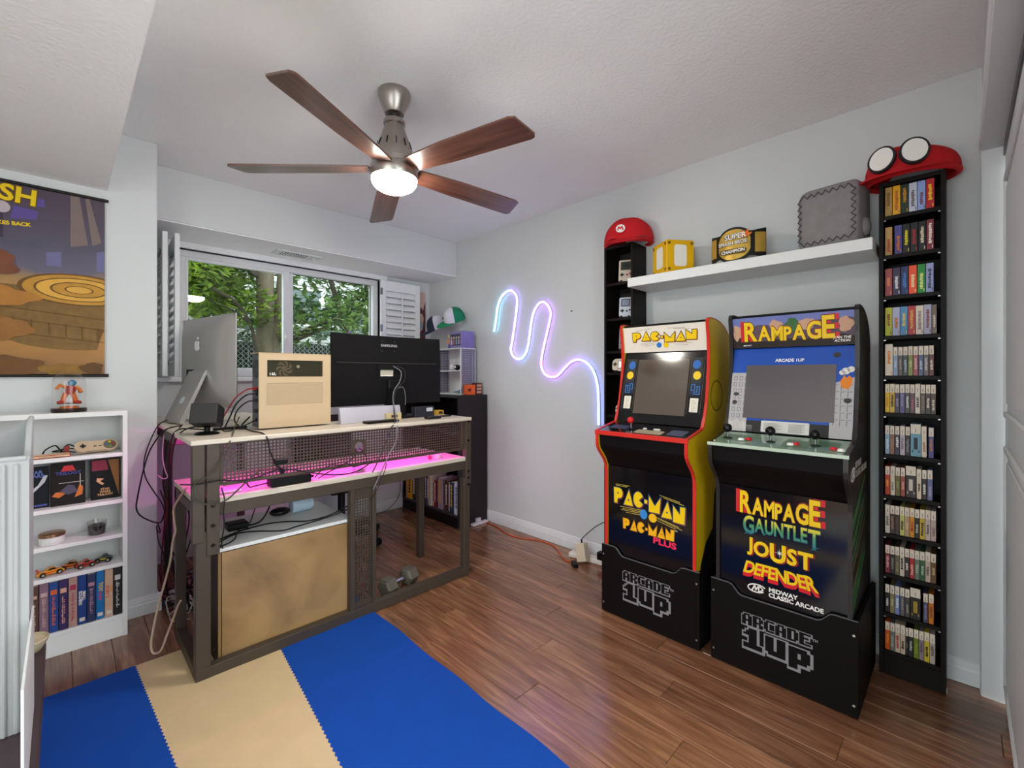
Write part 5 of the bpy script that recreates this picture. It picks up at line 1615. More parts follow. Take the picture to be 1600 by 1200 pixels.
ROWS = [
 [(22, 118, 'tan', '#a8854c', 0, '#7a5030'), (24, 119, 'golden yellow', '#e0a41e', 0, '#b05a1e'), (23, 117, 'dark green', '#1f3428', 0, '#c8871f'), (24, 116, 'pale silver', '#bfc3d2', 0, '#6a5a5a'), (23, 116, 'light blue', '#8aa2d6', 0, '#7a4a5a'), (24, 117, 'red', '#b8202a', 0, '#f0c020')],
 [(22, 116, 'gold', '#b89258', 0, '#a8361e'), (-6,), (23, 117, 'violet blue', '#4a4686', 0, '#d06a2a'), (22, 117, 'black with yellow lettering', '#1c1819', 0, '#e0d018'), (22, 117, 'black with red lettering', '#1b1718', 0, '#a8202e'), (22, 117, 'black with a pale disc', '#1a1718', 0, '#d8cfae'), (21, 118, 'maroon striped', '#7a2a36', 0, '#e8dcd0')],
 [(22, 112, 'brick red', '#9a4848', 0, '#e08a5a'), (24, 113, 'dark violet with white lettering', '#3a2c48', 0, '#dcd4dc'), (22, 113, 'navy', '#1c3060', 0, '#4a78b8'), (24, 114, 'orange red', '#ea5028', 0, '#f8d8a0'), (23, 114, 'bright green', '#1f8634', 0, '#d8e088'), (22, 114, 'lavender', '#939bc8', 0, '#4a4460')],
 [(22, 116, 'lime yellow', '#b0b024', 0, '#8a3a1c'), (23, 115, 'silver lavender', '#aaaac8', 0, '#c0702a'), (23, 116, 'blue and cyan', '#4c86b4', 0, '#d8c060'), (22, 116, 'crimson', '#b02e36', 0, '#e0a050'), (23, 115, 'cream', '#d9c8ba', 0, '#8a807a'), (22, 116, 'pale lilac', '#a8a4c0', 0, '#8a4a40'), (14, 114, 'taupe', '#756458', 0, '#d8c8b0')],
 [(24, 130, 'tall cream with an orange band', '#e2d2bf', 0, '#e07a22'), (14, 118, 'pale blue', '#8ea2bc', 1, '#c8d0dc'), (14, 118, 'brown grey', '#665a5a', 1, '#a09488'), (14, 118, 'charcoal', '#4e4e4e', 1, '#a8b0b8'), (14, 119, 'olive', '#8c8f4e', 1, '#c8c888'), (14, 118, 'rose', '#a85860', 1, '#d8b0a8'), (14, 119, 'slate blue', '#5e6488', 1, '#b8c0c8'), (14, 119, 'stone grey', '#6a6462', 1, '#c8c0b8'), (14, 120, 'wine red', '#6e3a3c', 1, '#d8c8b8')],
 [(14, 117, 'bright yellow', '#e2b020', 1, '#c89018'), (15, 118, 'amber', '#d8b048', 1, '#2a2418'), (14, 117, 'dark plum', '#4c4058', 1, '#a09aa8'), (15, 117, 'purple', '#645a8c', 1, '#9a90a8'), (14, 118, 'graphite', '#54504c', 1, '#d8d4cc'), (14, 117, 'mauve', '#6a5058', 1, '#b06878'), (15, 119, 'all cream', '#dccfc2', 1, '#5a5048'), (14, 117, 'brown', '#5c5044', 1, '#8a7c6c'), (14, 117, 'dark with a white panel', '#4a4040', 1, '#e0d4c4'), (14, 117, 'umber', '#564840', 1, '#d8c8b0')],
 [(14, 118, 'ice blue', '#9ab0c4', 1, '#d8e0e4'), (14, 118, 'sienna', '#8e6854', 1, '#a88068'), (14, 118, 'aubergine', '#443850', 1, '#e0dcd8'), (15, 119, 'white and lilac', '#c0b0bc', 1, '#807078'), (14, 118, 'black', '#2c2828', 1, '#888480'), (31, 130, 'wide sky-blue landscape', '#6f9cb0', 1, '#2c3a40'), (15, 122, 'ivory', '#dccbb8', 1, '#a87868'), (-4,), (15, 120, 'indigo', '#544a88', 1, '#b07a58')],
 [(15, 118, 'red and orange', '#c04020', 1, '#f0a828'), (14, 119, 'cream striped', '#dccdb8', 1, '#8a8070'), (14, 117, 'moss', '#6c6434', 1, '#a89a58'), (14, 118, 'terracotta', '#984c40', 1, '#d8a888'), (31, 128, 'wide black', '#2c2220', 1, '#d8c8b8'), (14, 119, 'ivory with black lettering', '#dcc9b2', 1, '#2a2420'), (14, 118, 'black and white', '#2a2624', 1, '#e0d4c4'), (15, 120, 'blue grey', '#6a6c94', 1, '#a8a4b8')],
 [(15, 117, 'white with a grey stripe', '#d6cabd', 1, '#6a605c'), (14, 117, 'sepia', '#3e3230', 1, '#a87a5c'), (14, 117, 'dark brown', '#3a2c28', 1, '#5c463c'), (14, 118, 'pale lime', '#c0bc68', 1, '#3a3420'), (14, 118, 'peach', '#b89878', 1, '#d8b888'), (14, 118, 'orange', '#d08a18', 1, '#a0301c'), (14, 117, 'black with white lettering', '#1e1a1c', 1, '#b8b4b4'), (15, 119, 'yellow', '#c8a830', 1, '#3a3018'), (15, 120, 'all pale pink', '#c8b0a8', 1, '#5c4c48'), (15, 119, 'dusty pink', '#bca49e', 1, '#806c68')],
 [(15, 115, 'maroon', '#86343c', 1, '#d8a0a0'), (14, 115, 'near black', '#2e2a28', 1, '#888078'), (14, 116, 'khaki', '#6a6048', 1, '#908460'), (14, 117, 'white with black lettering', '#cdbcac', 1, '#2c2622'), (14, 116, 'black with pale lettering', '#2a2226', 1, '#d0c8c0'), (14, 117, 'scarlet', '#b02a30', 1, '#e0b0a0'), (14, 116, 'grey green', '#6c7a68', 1, '#b0b8a8'), (15, 117, 'forest green', '#34583c', 1, '#a8b8a0'), (15, 119, 'all beige', '#c4ac98', 1, '#6a5a50'), (15, 117, 'chestnut', '#6a4828', 1, '#c8a878')],
 [(14, 115, 'black', '#221e1e', 1, '#d8d4d0'), (14, 115, 'straw', '#8a8058', 1, '#c0b890'), (14, 116, 'blue and white', '#7888b8', 1, '#e0dcd8'), (14, 115, 'pewter', '#5e5a5c', 1, '#908a88'), (14, 115, 'gunmetal', '#48423e', 1, '#a89c8c'), (31, 126, 'wide dark with a gold column', '#20140f', 1, '#a88a28'), (-6,), (14, 116, 'plum grey', '#4c4460', 1, '#88809a'), (15, 118, 'orange and brown', '#c8741c', 1, '#8a4a28')],
 [(15, 115, 'orange', '#c85a1c', 1, '#e88838'), (14, 115, 'ash grey', '#6e706a', 1, '#a8a498'), (15, 117, 'cream with a red label', '#cdb6a2', 1, '#b03030'), (15, 117, 'cream with dark lettering', '#c8b29c', 1, '#4a3e34'), (8, 114, 'thin black', '#1a1618', 1, '#888080'), (14, 116, 'black with script', '#1c1818', 1, '#b0b0a8'), (15, 116, 'leaf green', '#6a7a22', 1, '#8a9a38'), (14, 116, 'heather', '#8a7a84', 1, '#5a4448'), (15, 118, 'yellow with black lettering', '#c8b030', 1, '#2a2418'), (15, 117, 'bare cream', '#bca69a', 1, '#6a5a54')]]

def game_rows():
    BAND = M('#e4d4c2', .45, name='case_band')
    yl, yr = .226, .064           # from the arcade end to the closet end
    for r, row in enumerate(ROWS):
        z = LEVELS[r]
        tot = sum(abs(c[0]) for c in row) / 1000.0
        avail = yl - yr
        k = min(1.0, avail / (tot + .0006 * len(row)))
        slack = avail - tot * k - .0006 * len(row)
        y = yl
        n = 0
        cnt = sum(1 for c in row if c[0] > 0)
        for c in row:
            if c[0] < 0:
                y -= -c[0] / 1000.0 * k; continue
            w = c[0] / 1000.0 * k; h = c[1] / 1000.0
            a, b = y - w, y
            wide = c[0] > 20 and c[4]
            big = c[4] == 0
            xf = 2.404 + (.002 * ((n * 7 + r * 3) % 4) / 3)
            nm = 'game_box' if big else 'game_case'
            lab = '%s %s, %s from arcade end, %s shelf down' % (c[2], 'game box' if big else 'game case', ORD[n], ORD[r])
            t = thing(nm, lab, 'game box' if big else 'game case', (xf + .05, (a + b) / 2, z), group='game boxes on the tall shelf by the closet')
            dpt = .125 if big else .105
            o = MB().box(xf, xf + dpt, a, b, z + .0004, z + h, bev=.0008).build('case', M(c[3], .4, var=.05, scale=60), t)
            acc = M(c[5], .5, var=.04)
            if c[4]:
                MB().box(xf - .0005, xf + .0005, a + .0006, b - .0006, z + h * .70, z + h - .0012).build('white_band', BAND, t)
                mk = MB(); ym = (a + b) / 2
                mk.box(xf - .0009, xf, ym - .0012, ym + .0012, z + h * .74, z + h * .86)
                mk.build('band_mark', M('#9a8a7a', .6), t)
            # spine print: short rows of marks in the accent colour
            rn = random.Random(r * 31 + n)
            mk = MB()
            ym = (a + b) / 2
            zz, ztop = z + h * .12, z + h * (.64 if c[4] else .88)
            if wide:
                mk.box(xf - .0008, xf, ym - .006, ym + .006, z + h * .22, z + h * .58)
                mk.box(xf - .0008, xf, ym - .011, ym - .008, z + h * .12, z + h * .20); mk.box(xf - .0008, xf, ym + .008, ym + .011, z + h * .12, z + h * .20)
            else:
                ww = w * (.26 if not big else .22)
                z2 = zz + (ztop - zz) * rn.uniform(.0, .35)
                end = z2 + (ztop - z2) * rn.uniform(.55, 1.0)
                while z2 < end:
                    l_ = rn.uniform(.004, .010)
                    mk.box(xf - .0008, xf, ym - ww * rn.uniform(.6, 1.1), ym + ww * rn.uniform(.6, 1.1), z2, min(z2 + l_, end))
                    z2 += l_ + .0015
                if big:
                    mk.box(xf - .0008, xf, a + w * .12, a + w * .24, z + .006, z + .018)
            mk.build('spine_print', acc, t)['kind'] = 'stuff'
            n += 1
            y = a - .0006 - (slack / cnt * .35 if slack > 0 else 0)
media_tower('tall narrow black-brown shelf full of game boxes beside the closet', .045, .245, LEVELS)
game_rows()

LEV2 = [1.795, 1.578, 1.378, 1.245, .985, .80, .60, .40, .20]
media_tower('tall narrow black-brown shelf holding handheld consoles beside the light strip', 1.380, 1.580, LEV2, holes=False)

def handhelds():
    HG = 'handheld consoles on the tall shelf'
    def stand(t, w):
        MB().prism([(-.02, 0), (.03, 0), (.03, .004), (-.012, .006), (-.016, .014), (-.022, .014)], -w * .38, -w * .22, 'xz').build('stand_hook', BLACKP, t, local=True)
        MB().prism([(-.02, 0), (.03, 0), (.03, .004), (-.012, .006), (-.016, .014), (-.022, .014)], w * .22, w * .38, 'xz').build('stand_hook', BLACKP, t, local=True)
    def brick(label, y, z, col, scr, w=.082, h=.140, yaw=24, wide=False, bx=None):
        t = thing('handheld_console', label, 'game console', (2.445, y, z + .0005), radians(yaw), HG)
        stand(t, w)
        T = Matrix.Translation((-.008, 0, .010)) @ Matrix.Rotation(radians(14), 4, 'Y')
        C = M(col, .45, var=.02)
        mb = MB()
        if wide:
            mb.prism([(p[0], p[1]) for p in rrect(-w / 2, w / 2, 0, h, h * .32)], 0, .022, 'yz')
        else:
            mb.prism([(p[0], p[1]) for p in rrect(-w / 2, w / 2, 0, h, .009)], 0, .026, 'yz')
        mb.xform(T).build('shell', C, t, local=True)
        if wide:
            s0, s1, q0, q1 = -w * .26, w * .26, h * .18, h * .86
        else:
            s0, s1, q0, q1 = -w * .36, w * .36, h * .52, h * .92
        MB().box(-.0015, .001, s0, s1, q0, q1).xform(T).build('screen_bezel', M('#4a4a50', .3), t, local=True)
        i = .006
        MB().box(-.0022, 0, s0 + i, s1 - i, q0 + i, q1 - i).xform(T).build('screen', M(scr, .2), t, local=True)
        dp = MB()
        cy, cz = (w * .25, h * .30) if not wide else (w * .38, h * .55)
        dp.box(-.004, .001, cy - .011, cy + .011, cz - .0035, cz + .0035).box(-.004, .001, cy - .0035, cy + .0035, cz - .011, cz + .011)
        dp.xform(T).build('direction_pad', M('#1a1a1c', .5), t, local=True)
        for k, (by, bz) in enumerate(((-w * .12, h * .28), (-w * .34, h * .33)) if not wide else ((-w * .36, h * .5), (-w * .43, h * .62))):
            MB().lathe([(0, -.004), (.006, -.004), (.006, .001), (0, .001)], (0, by, bz), 12, 'x').xform(T).build('button', M(bx or '#8a2a50', .4), t, local=True)
        return t
    brick('cream handheld console with dark red buttons on the top shelf under the red cap', 1.462, LEV2[0], '#cdbfae', '#3a3e36', bx='#a03048')
    brick('white handheld console on the second shelf down under the floating shelf', 1.462, LEV2[1], '#c8ccd8', '#8a94a8', w=.076, h=.125, bx='#4a4e5a')
    brick('grey lilac handheld console on the third shelf down behind the white marquee', 1.462, LEV2[2], '#8c8894', '#d0d4dc', w=.078, h=.135, bx='#8a4a5a')
    brick('wide cream handheld console with rounded ends on the fourth shelf down', 1.475, LEV2[3], '#d2c6b4', '#8a8e96', w=.144, h=.078, wide=True, yaw=12)
    brick('small wide white handheld console on the fifth shelf down', 1.470, LEV2[4], '#cfc8c4', '#4a4a50', w=.110, h=.050, wide=True, yaw=12)
    single(MB().box(2.42, 2.43, 1.45, 1.53, LEV2[5] + .0005, LEV2[5] + .11, bev=.002), 'console_card', M('#cbbfae', .5), 'cream upright card behind the red-edged arcade deck', 'card')
handhelds()

# ------------------------------------------------------------------ floating shelf and what stands on it
SHZ = 1.785
def floating():
    single(MB().box(2.300, 2.558, .255, 1.362, SHZ - .05, SHZ, bev=.002), 'floating_shelf', WHITE, 'long white floating shelf above the two arcade machines', 'shelf')
    # yellow cube with corner studs and white plates
    t = thing('yellow_block_box', 'glossy yellow cube box with white patches and brown corner studs', 'box', (2.418, 1.145, SHZ), radians(-36))
    s = .080
    YB_ = M('#e8b414', .35, var=.03, name='yellow_block')
    MB().box(-s, s, -s, s, .001, .178, bev=.004).xform(Matrix.Diagonal((1, 1, 1, 1))).build('box', YB_, t, local=True)
    for fr in (frame((-s - .0004, 0, .09), (0, -1, 0), (0, 0, 1)), frame((0, -s - .0004, .09), (1, 0, 0), (0, 0, 1)), frame((0, s + .0004, .09), (-1, 0, 0), (0, 0, 1))):
        fw = WM[t.name] @ fr
        shapes([rrect(-.036, .036, -.055, .062, .014)], M('#f0ece0', .4, name='block_white'), fw, t, 'white_patch')
        for cx in (-.066, .066):
            for cz in (-.070, .070):
                shapes([disc(cx, cz, .0085, 12)], M('#8a6010', .4), fw, t, 'corner_stud', thick=.002)
    # title belt plate
    t = thing('champion_belt', 'black and gold champion belt plate standing on the floating shelf', 'belt', (2.42, .80, SHZ))
    BKL = M('#15130f', .45, name='belt_leather'); GLD = M('#c8a248', .38, .45, var=.12, scale=30, name='belt_gold')
    # curved strap: main plate facing the room with wings bending back
    def bend(u, z):
        # u along plate in metres, 0 at centre; wings curve towards the wall
        ang = u / .16
        return (2.345 + .16 * (1 - cos(ang)) * 1.0, .80 - .16 * sin(ang) if abs(ang) < 1.4 else .80 - .16 * math.copysign(sin(1.4), u), z)
    zc = SHZ + .088
    def plate(outline, lift, th, mat, nm, par):
        # dense grid clipped by a height function outline(u) -> (zlo, zhi)
        us = [-.155 + .31 * k / 62 for k in range(63)]
        mb = MB(); top, bot = [], []
        for u in us:
            r = outline(u)
            if r is None: continue
            top.append((u, r[1])); bot.append((u, r[0]))
        n = len(top)
        if n < 2: return
        def off(u, z, l):
            x, y, zz = bend(u, z); a = max(-1.4, min(1.4, u / .16))
            return (x - l * cos(a), y - l * sin(a) * 1.0, zz)
        v = []
        for (u, zt), (_, zb) in zip(top, bot):
            v += [off(u, zb, lift), off(u, zt, lift), off(u, zb, lift - th), off(u, zt, lift - th)]
        f = []
        for k in range(n - 1):
            i, j = 4 * k, 4 * (k + 1)
            f += [(i, j, j + 1, i + 1), (i + 2, i + 3, j + 3, j + 2), (i, i + 2, j + 2, j), (i + 1, j + 1, j + 3, i + 3)]
        f += [(0, 1, 3, 2), (4 * n - 4, 4 * n - 2, 4 * n - 1, 4 * n - 3)]
        return mb.add(v, f).build(nm, mat, par)
    def o_main(g):
        def fn(u):
            zo = None
            if abs(u) < .092 - g:
                h = (.086 - g) * math.sqrt(max(0, 1 - (u / (.0925 - g)) ** 2)) ** .85
                zo = h
            w = (.060 - g) if abs(u) < .153 - g else None
            if w is not None:
                w2 = w + .012 * (abs(u) > .09) * ((abs(u) - .09) / .06)
                zo = max(zo or 0, w2)
            if zo is None: return None
            return (max(zc - zo, SHZ + .001 + g), zc + zo)
        return fn
    plate(o_main(0), .0, .008, BKL, 'strap', t)
    def o_disc(u):
        if abs(u) > .078: return None
        h = .074 * math.sqrt(max(0, 1 - (u / .0785) ** 2)) ** .85
        return (zc - h, zc + h)
    plate(o_disc, .004, .004, GLD, 'main_plate', t)
    for sgn in (-1, 1):
        def o_w(u, s=sgn):
            if not (.092 < u * s < .146): return None
            return (zc - .046, zc + .050)
        plate(o_w, .003, .003, GLD, 'side_plate', t)
    def belt_text(s, dz_, size, mat, bold, dx=0, lift=.006):
        f = frame((2.345 - lift, .80 - dx, zc + dz_), (0, -1, 0), (0, .06, 1))
        text(s, mat, f @ Matrix.Rotation(radians(2), 4, 'Z'), size, t, bold=bold)
    for mat, b_, l_ in ((INK, .07, .0062), (WHT, .02, .0072)):
        belt_text('SUPER', .037, .036, mat, b_, .010, l_); belt_text('SMASH BROS.', .006, .0225, mat, b_, .0, l_)
    f = frame((2.345 - .0058, .80, zc - .034), (0, -1, 0), (0, 0, 1))
    shapes([rrect(-.062, .062, -.013, .013, .012)], M('#5a4418', .5), f, t, 'name_bar')
    belt_text('CHAMPION', -.034, .021, WHT, .03, 0, .0072)
    shapes([[(.03, .03), (.045, .055), (.055, .040), (.07, .058), (.072, .036), (.09, .036), (.075, .022), (.05, .018)]], M('#d86a20', .5), frame((2.345 - .0066, .80, zc + .008), (0, -1, 0), (0, 0, 1)), t, 'flame_print')
    # grey plush block
    t = thing('grey_plush_cushion', 'square grey plush cushion with stitched zigzag border leaning by the tall shelf', 'cushion', (2.432, .408, SHZ), radians(-12))
    PL_ = M('#8b8586', .95, var=.16, scale=30, bump=.5, bscale=260, name='grey_plush')
    def plush(u, v):
        th = u * 2 * pi; ph = (v - .5) * pi
        def sq(c, e): return math.copysign(abs(c) ** e, c)
        e1, e2 = .28, .30
        x = .075 * sq(cos(ph), e1) * sq(cos(th), e2); y = .120 * sq(cos(ph), e1) * sq(sin(th), e2); z = .138 * sq(sin(ph), e1) * (1 + .02 * sin(th * 3))
        return (x, y, z + .1385)
    T = Matrix.Rotation(radians(-8), 4, 'X')
    MB().grid(plush, 40, 24, closed_u=True).build('body', PL_, t, local=True)
    ST = M('#4e4a4b', .95, name='plush_stitch')
    zz = MB()
    def edge_path(p):    # zigzag inside the four borders of the room-facing face
        pts = []
        n = 14
        for i in range(n + 1): pts.append((-.10 + .20 * i / n, .115 if i % 2 else .098))
        for i in range(1, n + 1): pts.append((.112 if i % 2 else .096, .10 - .20 * i / n))
        for i in range(1, n + 1): pts.append((.10 - .20 * i / n, -.115 if i % 2 else -.098))
        for i in range(1, n + 1): pts.append((-.112 if i % 2 else -.096, -.10 + .20 * i / n))
        return pts
    zz.tube([(-.0765 + .003 * (abs(y_) > .1), y_, .1385 + z_) for y_, z_ in edge_path(0)], .0026, 5, cap=False)
    zz.build('zigzag_stitching', ST, t, local=True)
    for s in (-1, 1):
        MB().ball((.0, s * .122, .075), .036, 14, .9, .45, 1.1).build('side_pad', PL_, t, local=True)
floating()

# ------------------------------------------------------------------ caps
def red_cap(label, loc, rz, sx, h, nm='red_hat'):
    t = thing(nm, label, 'hat', loc, rz, None)
    R_ = M('#c21a22', .85, var=.06, scale=30, bump=.2, bscale=500, name='red_felt')
    return t, R_

def caps():
    # soft flat cap with a round badge
    t, R_ = red_cap('soft red cap with a round letter badge on the handheld shelf', (2.470, 1.455, 2.022), radians(18), .14, .12)
    def dome(u, v):
        a = u * 2 * pi
        ph = v * pi / 2
        rr = cos(ph) ** .62
        x = .112 * rr * cos(a) * (1.0 + .10 * sin(ph)); y = .150 * rr * sin(a)
        z = .024 + .128 * sin(ph) ** .9 * (1 + .10 * -cos(a)) + .006 * sin(a * 5 + 1) * cos(ph)
        return (x, y, max(z, .002))
    MB().grid(dome, 36, 14, closed_u=True).build('crown', R_, t, local=True)
    MB().tube([(.104 * cos(2 * pi * k / 30), .138 * sin(2 * pi * k / 30), .014) for k in range(31)], .013, 8).build('headband', R_, t, local=True)
    br = MB()
    def brim(u, v):
        a = radians(110 + 140 * u)
        r0x, r0y = .100, .134
        e = sin(pi * u) ** .6 * .075 * v
        return (r0x * cos(a) - e * .98, r0y * sin(a) * (1 + .04 * v), .022 - .034 * v * sin(pi * u))
    br.grid(brim, 21, 6)
    o = br.build('brim', R_, t, local=True)
    sm = o.modifiers.new('thick', 'SOLIDIFY'); sm.thickness = .005
    # badge on the front of the crown
    fr = WM[t.name] @ frame((-.1245, .02, .078), (0.10, -1, 0), (.32, 0, 1))
    shapes([disc(0, 0, .027, 24)], WHT, fr, t, 'round_badge', thick=.002)
    shapes([[(-.020, -.013), (-.012, -.013), (-.008, .002), (0, -.009), (.008, .002), (.012, -.013), (.020, -.013), (.012, .014), (.007, .014), (0, .003), (-.007, .014), (-.012, .014)]], RED, fr, t, 'badge_letter', dz=.0026)
    # stiff red cap with white ovals on the tall game shelf
    t, R_ = red_cap('stiff red cap with two white ovals on top of the tall game shelf', (2.465, .150, 2.022), radians(10), .16, .12)
    def dome2(u, v):
        a = u * 2 * pi
        ph = v * pi / 2
        rr = cos(ph) ** .55
        x = .118 * rr * cos(a); y = .150 * rr * sin(a)
        z = .020 + (.118 - .028 * sin(a) * -1) * sin(ph) ** .85
        z = .020 + (.112 + .020 * sin(a)) * sin(ph) ** .85
        return (x, y, z)
    MB().grid(dome2, 36, 14, closed_u=True).build('crown', R_, t, local=True)
    MB().tube([(.112 * cos(2 * pi * k / 30), .142 * sin(2 * pi * k / 30), .012) for k in range(31)], .0115, 8).build('headband', R_, t, local=True)
    def brim2(u, v):
        a = radians(55 + 190 * u)
        e = sin(pi * u) ** .55 * .085 * v
        x = .112 * cos(a) + e * cos(radians(148)); y = .142 * sin(a) + e * sin(radians(148)) * .9
        return (x, y, .022 - .030 * v * sin(pi * u) + .004)
    o = MB().grid(brim2, 25, 6).build('brim', R_, t, local=True)
    sm = o.modifiers.new('thick', 'SOLIDIFY'); sm.thickness = .006
    # ovals set on the front of the crown
    for y_, a_ in ((.100, 24), (.004, -4)):
        ar = radians(a_)
        nrm = Vector((-cos(ar), sin(ar), .22)).normalized()
        o_ = Vector((-.118 + .0 - .006 + (.028 if y_ > .05 else 0), y_, .080))
        xdir = Vector((-sin(ar), -cos(ar), 0))
        ydir = nrm.cross(xdir)
        fr = WM[t.name] @ frame(o_, xdir, ydir)
        shapes([disc(0, 0, .047, 26, .056)], M('#2a2728', .7, name='oval_rim'), fr, t, 'oval_rim', thick=.006)
        shapes([disc(0, 0, .039, 26, .048)], WHT, fr, t, 'white_oval', thick=.0015, dz=.0062)
    # two baseball caps hung on the wall
    def ball_cap(label, loc, rot, c_crown, c_front, c_brim, mark):
        t = thing('baseball_cap', label, 'cap', loc, rot=rot, group='baseball caps on the arcade wall')
        def dm(u, v):
            a = u * 2 * pi; ph = v * pi / 2
            return (.088 * cos(ph) ** .8 * cos(a), .098 * cos(ph) ** .8 * sin(a), .115 * sin(ph))
        back = MB(); front = MB()
        def half(a0, a1):
            return lambda u, v: (.088 * cos(v * pi / 2) ** .8 * sin(a0 + (a1 - a0) * u), -.098 * cos(v * pi / 2) ** .8 * cos(a0 + (a1 - a0) * u), .115 * sin(v * pi / 2))
        MB().grid(half(-1.25, 1.25), 21, 10).build('front_panel', M(c_front, .8, bump=.2, bscale=500), t, local=True)
        MB().grid(half(1.25, 2 * pi - 1.25), 25, 10).build('rear_panels', M(c_crown, .8, bump=.2, bscale=500), t, local=True)
        def br_(u, v):
            a = -1.15 + 2.3 * u
            e = .075 * v * cos(a / 1.15 * pi / 2) ** .5
            return (.088 * sin(a) * (1 + .02 * v), -.098 * cos(a) - e, .004 - .022 * v * cos(a))
        o = MB().grid(br_, 21, 6).build('brim', M(c_brim, .8, bump=.2, bscale=500), t, local=True)
        sm = o.modifiers.new('thick', 'SOLIDIFY'); sm.thickness = .004
        MB().ball((0, 0, .115), .007, 10).build('top_button', M(c_crown, .8), t, local=True)
        MB().cyl((0, .09, .05), (0, .099, .05), .006, n=8).build('wall_hook', M('#dddddd', .4), t, local=True)
        fr = WM[t.name] @ frame((0, -.101, .048), (1, 0, 0), (0, .35, 1))
        shapes(mark[0], M(mark[1], .6), fr, t, 'front_badge', thick=.0015)
        return t
    def rotm(fwd, up_):
        f = Vector(fwd).normalized(); u = Vector(up_); u = (u - f * u.dot(f)).normalized()
        y = -f; x = y.cross(u)
        # local -y is the brim direction, z the crown
        return Matrix(((x.x, y.x, u.x), (x.y, y.y, u.y), (x.z, y.z, u.z)))
    ball_cap('navy baseball cap with a white rear and small green badge hung on the wall', (2.445, 3.41, 1.665), rotm((-.72, .52, -.35), (-.20, -.15, 1)), '#c8c6d0', '#232a3c', '#242a40',
             ([disc(0, 0, .012, 14, .018), list(reversed(disc(.001, .002, .006, 12, .010)))], '#4a9a80'))
    ball_cap('white and green baseball cap with a dark badge hung above the bookcase', (2.450, 3.165, 1.715), rotm((-.80, .30, -.30), (-.05, -.35, 1)), '#1c7a56', '#d6d2dc', '#1f8a5e',
             ([[(-.02, -.008), (-.012, .006), (-.004, .0), (.002, .012), (.008, -.002), (.022, -.006), (.004, -.012)]], '#3c4a44'))
caps()
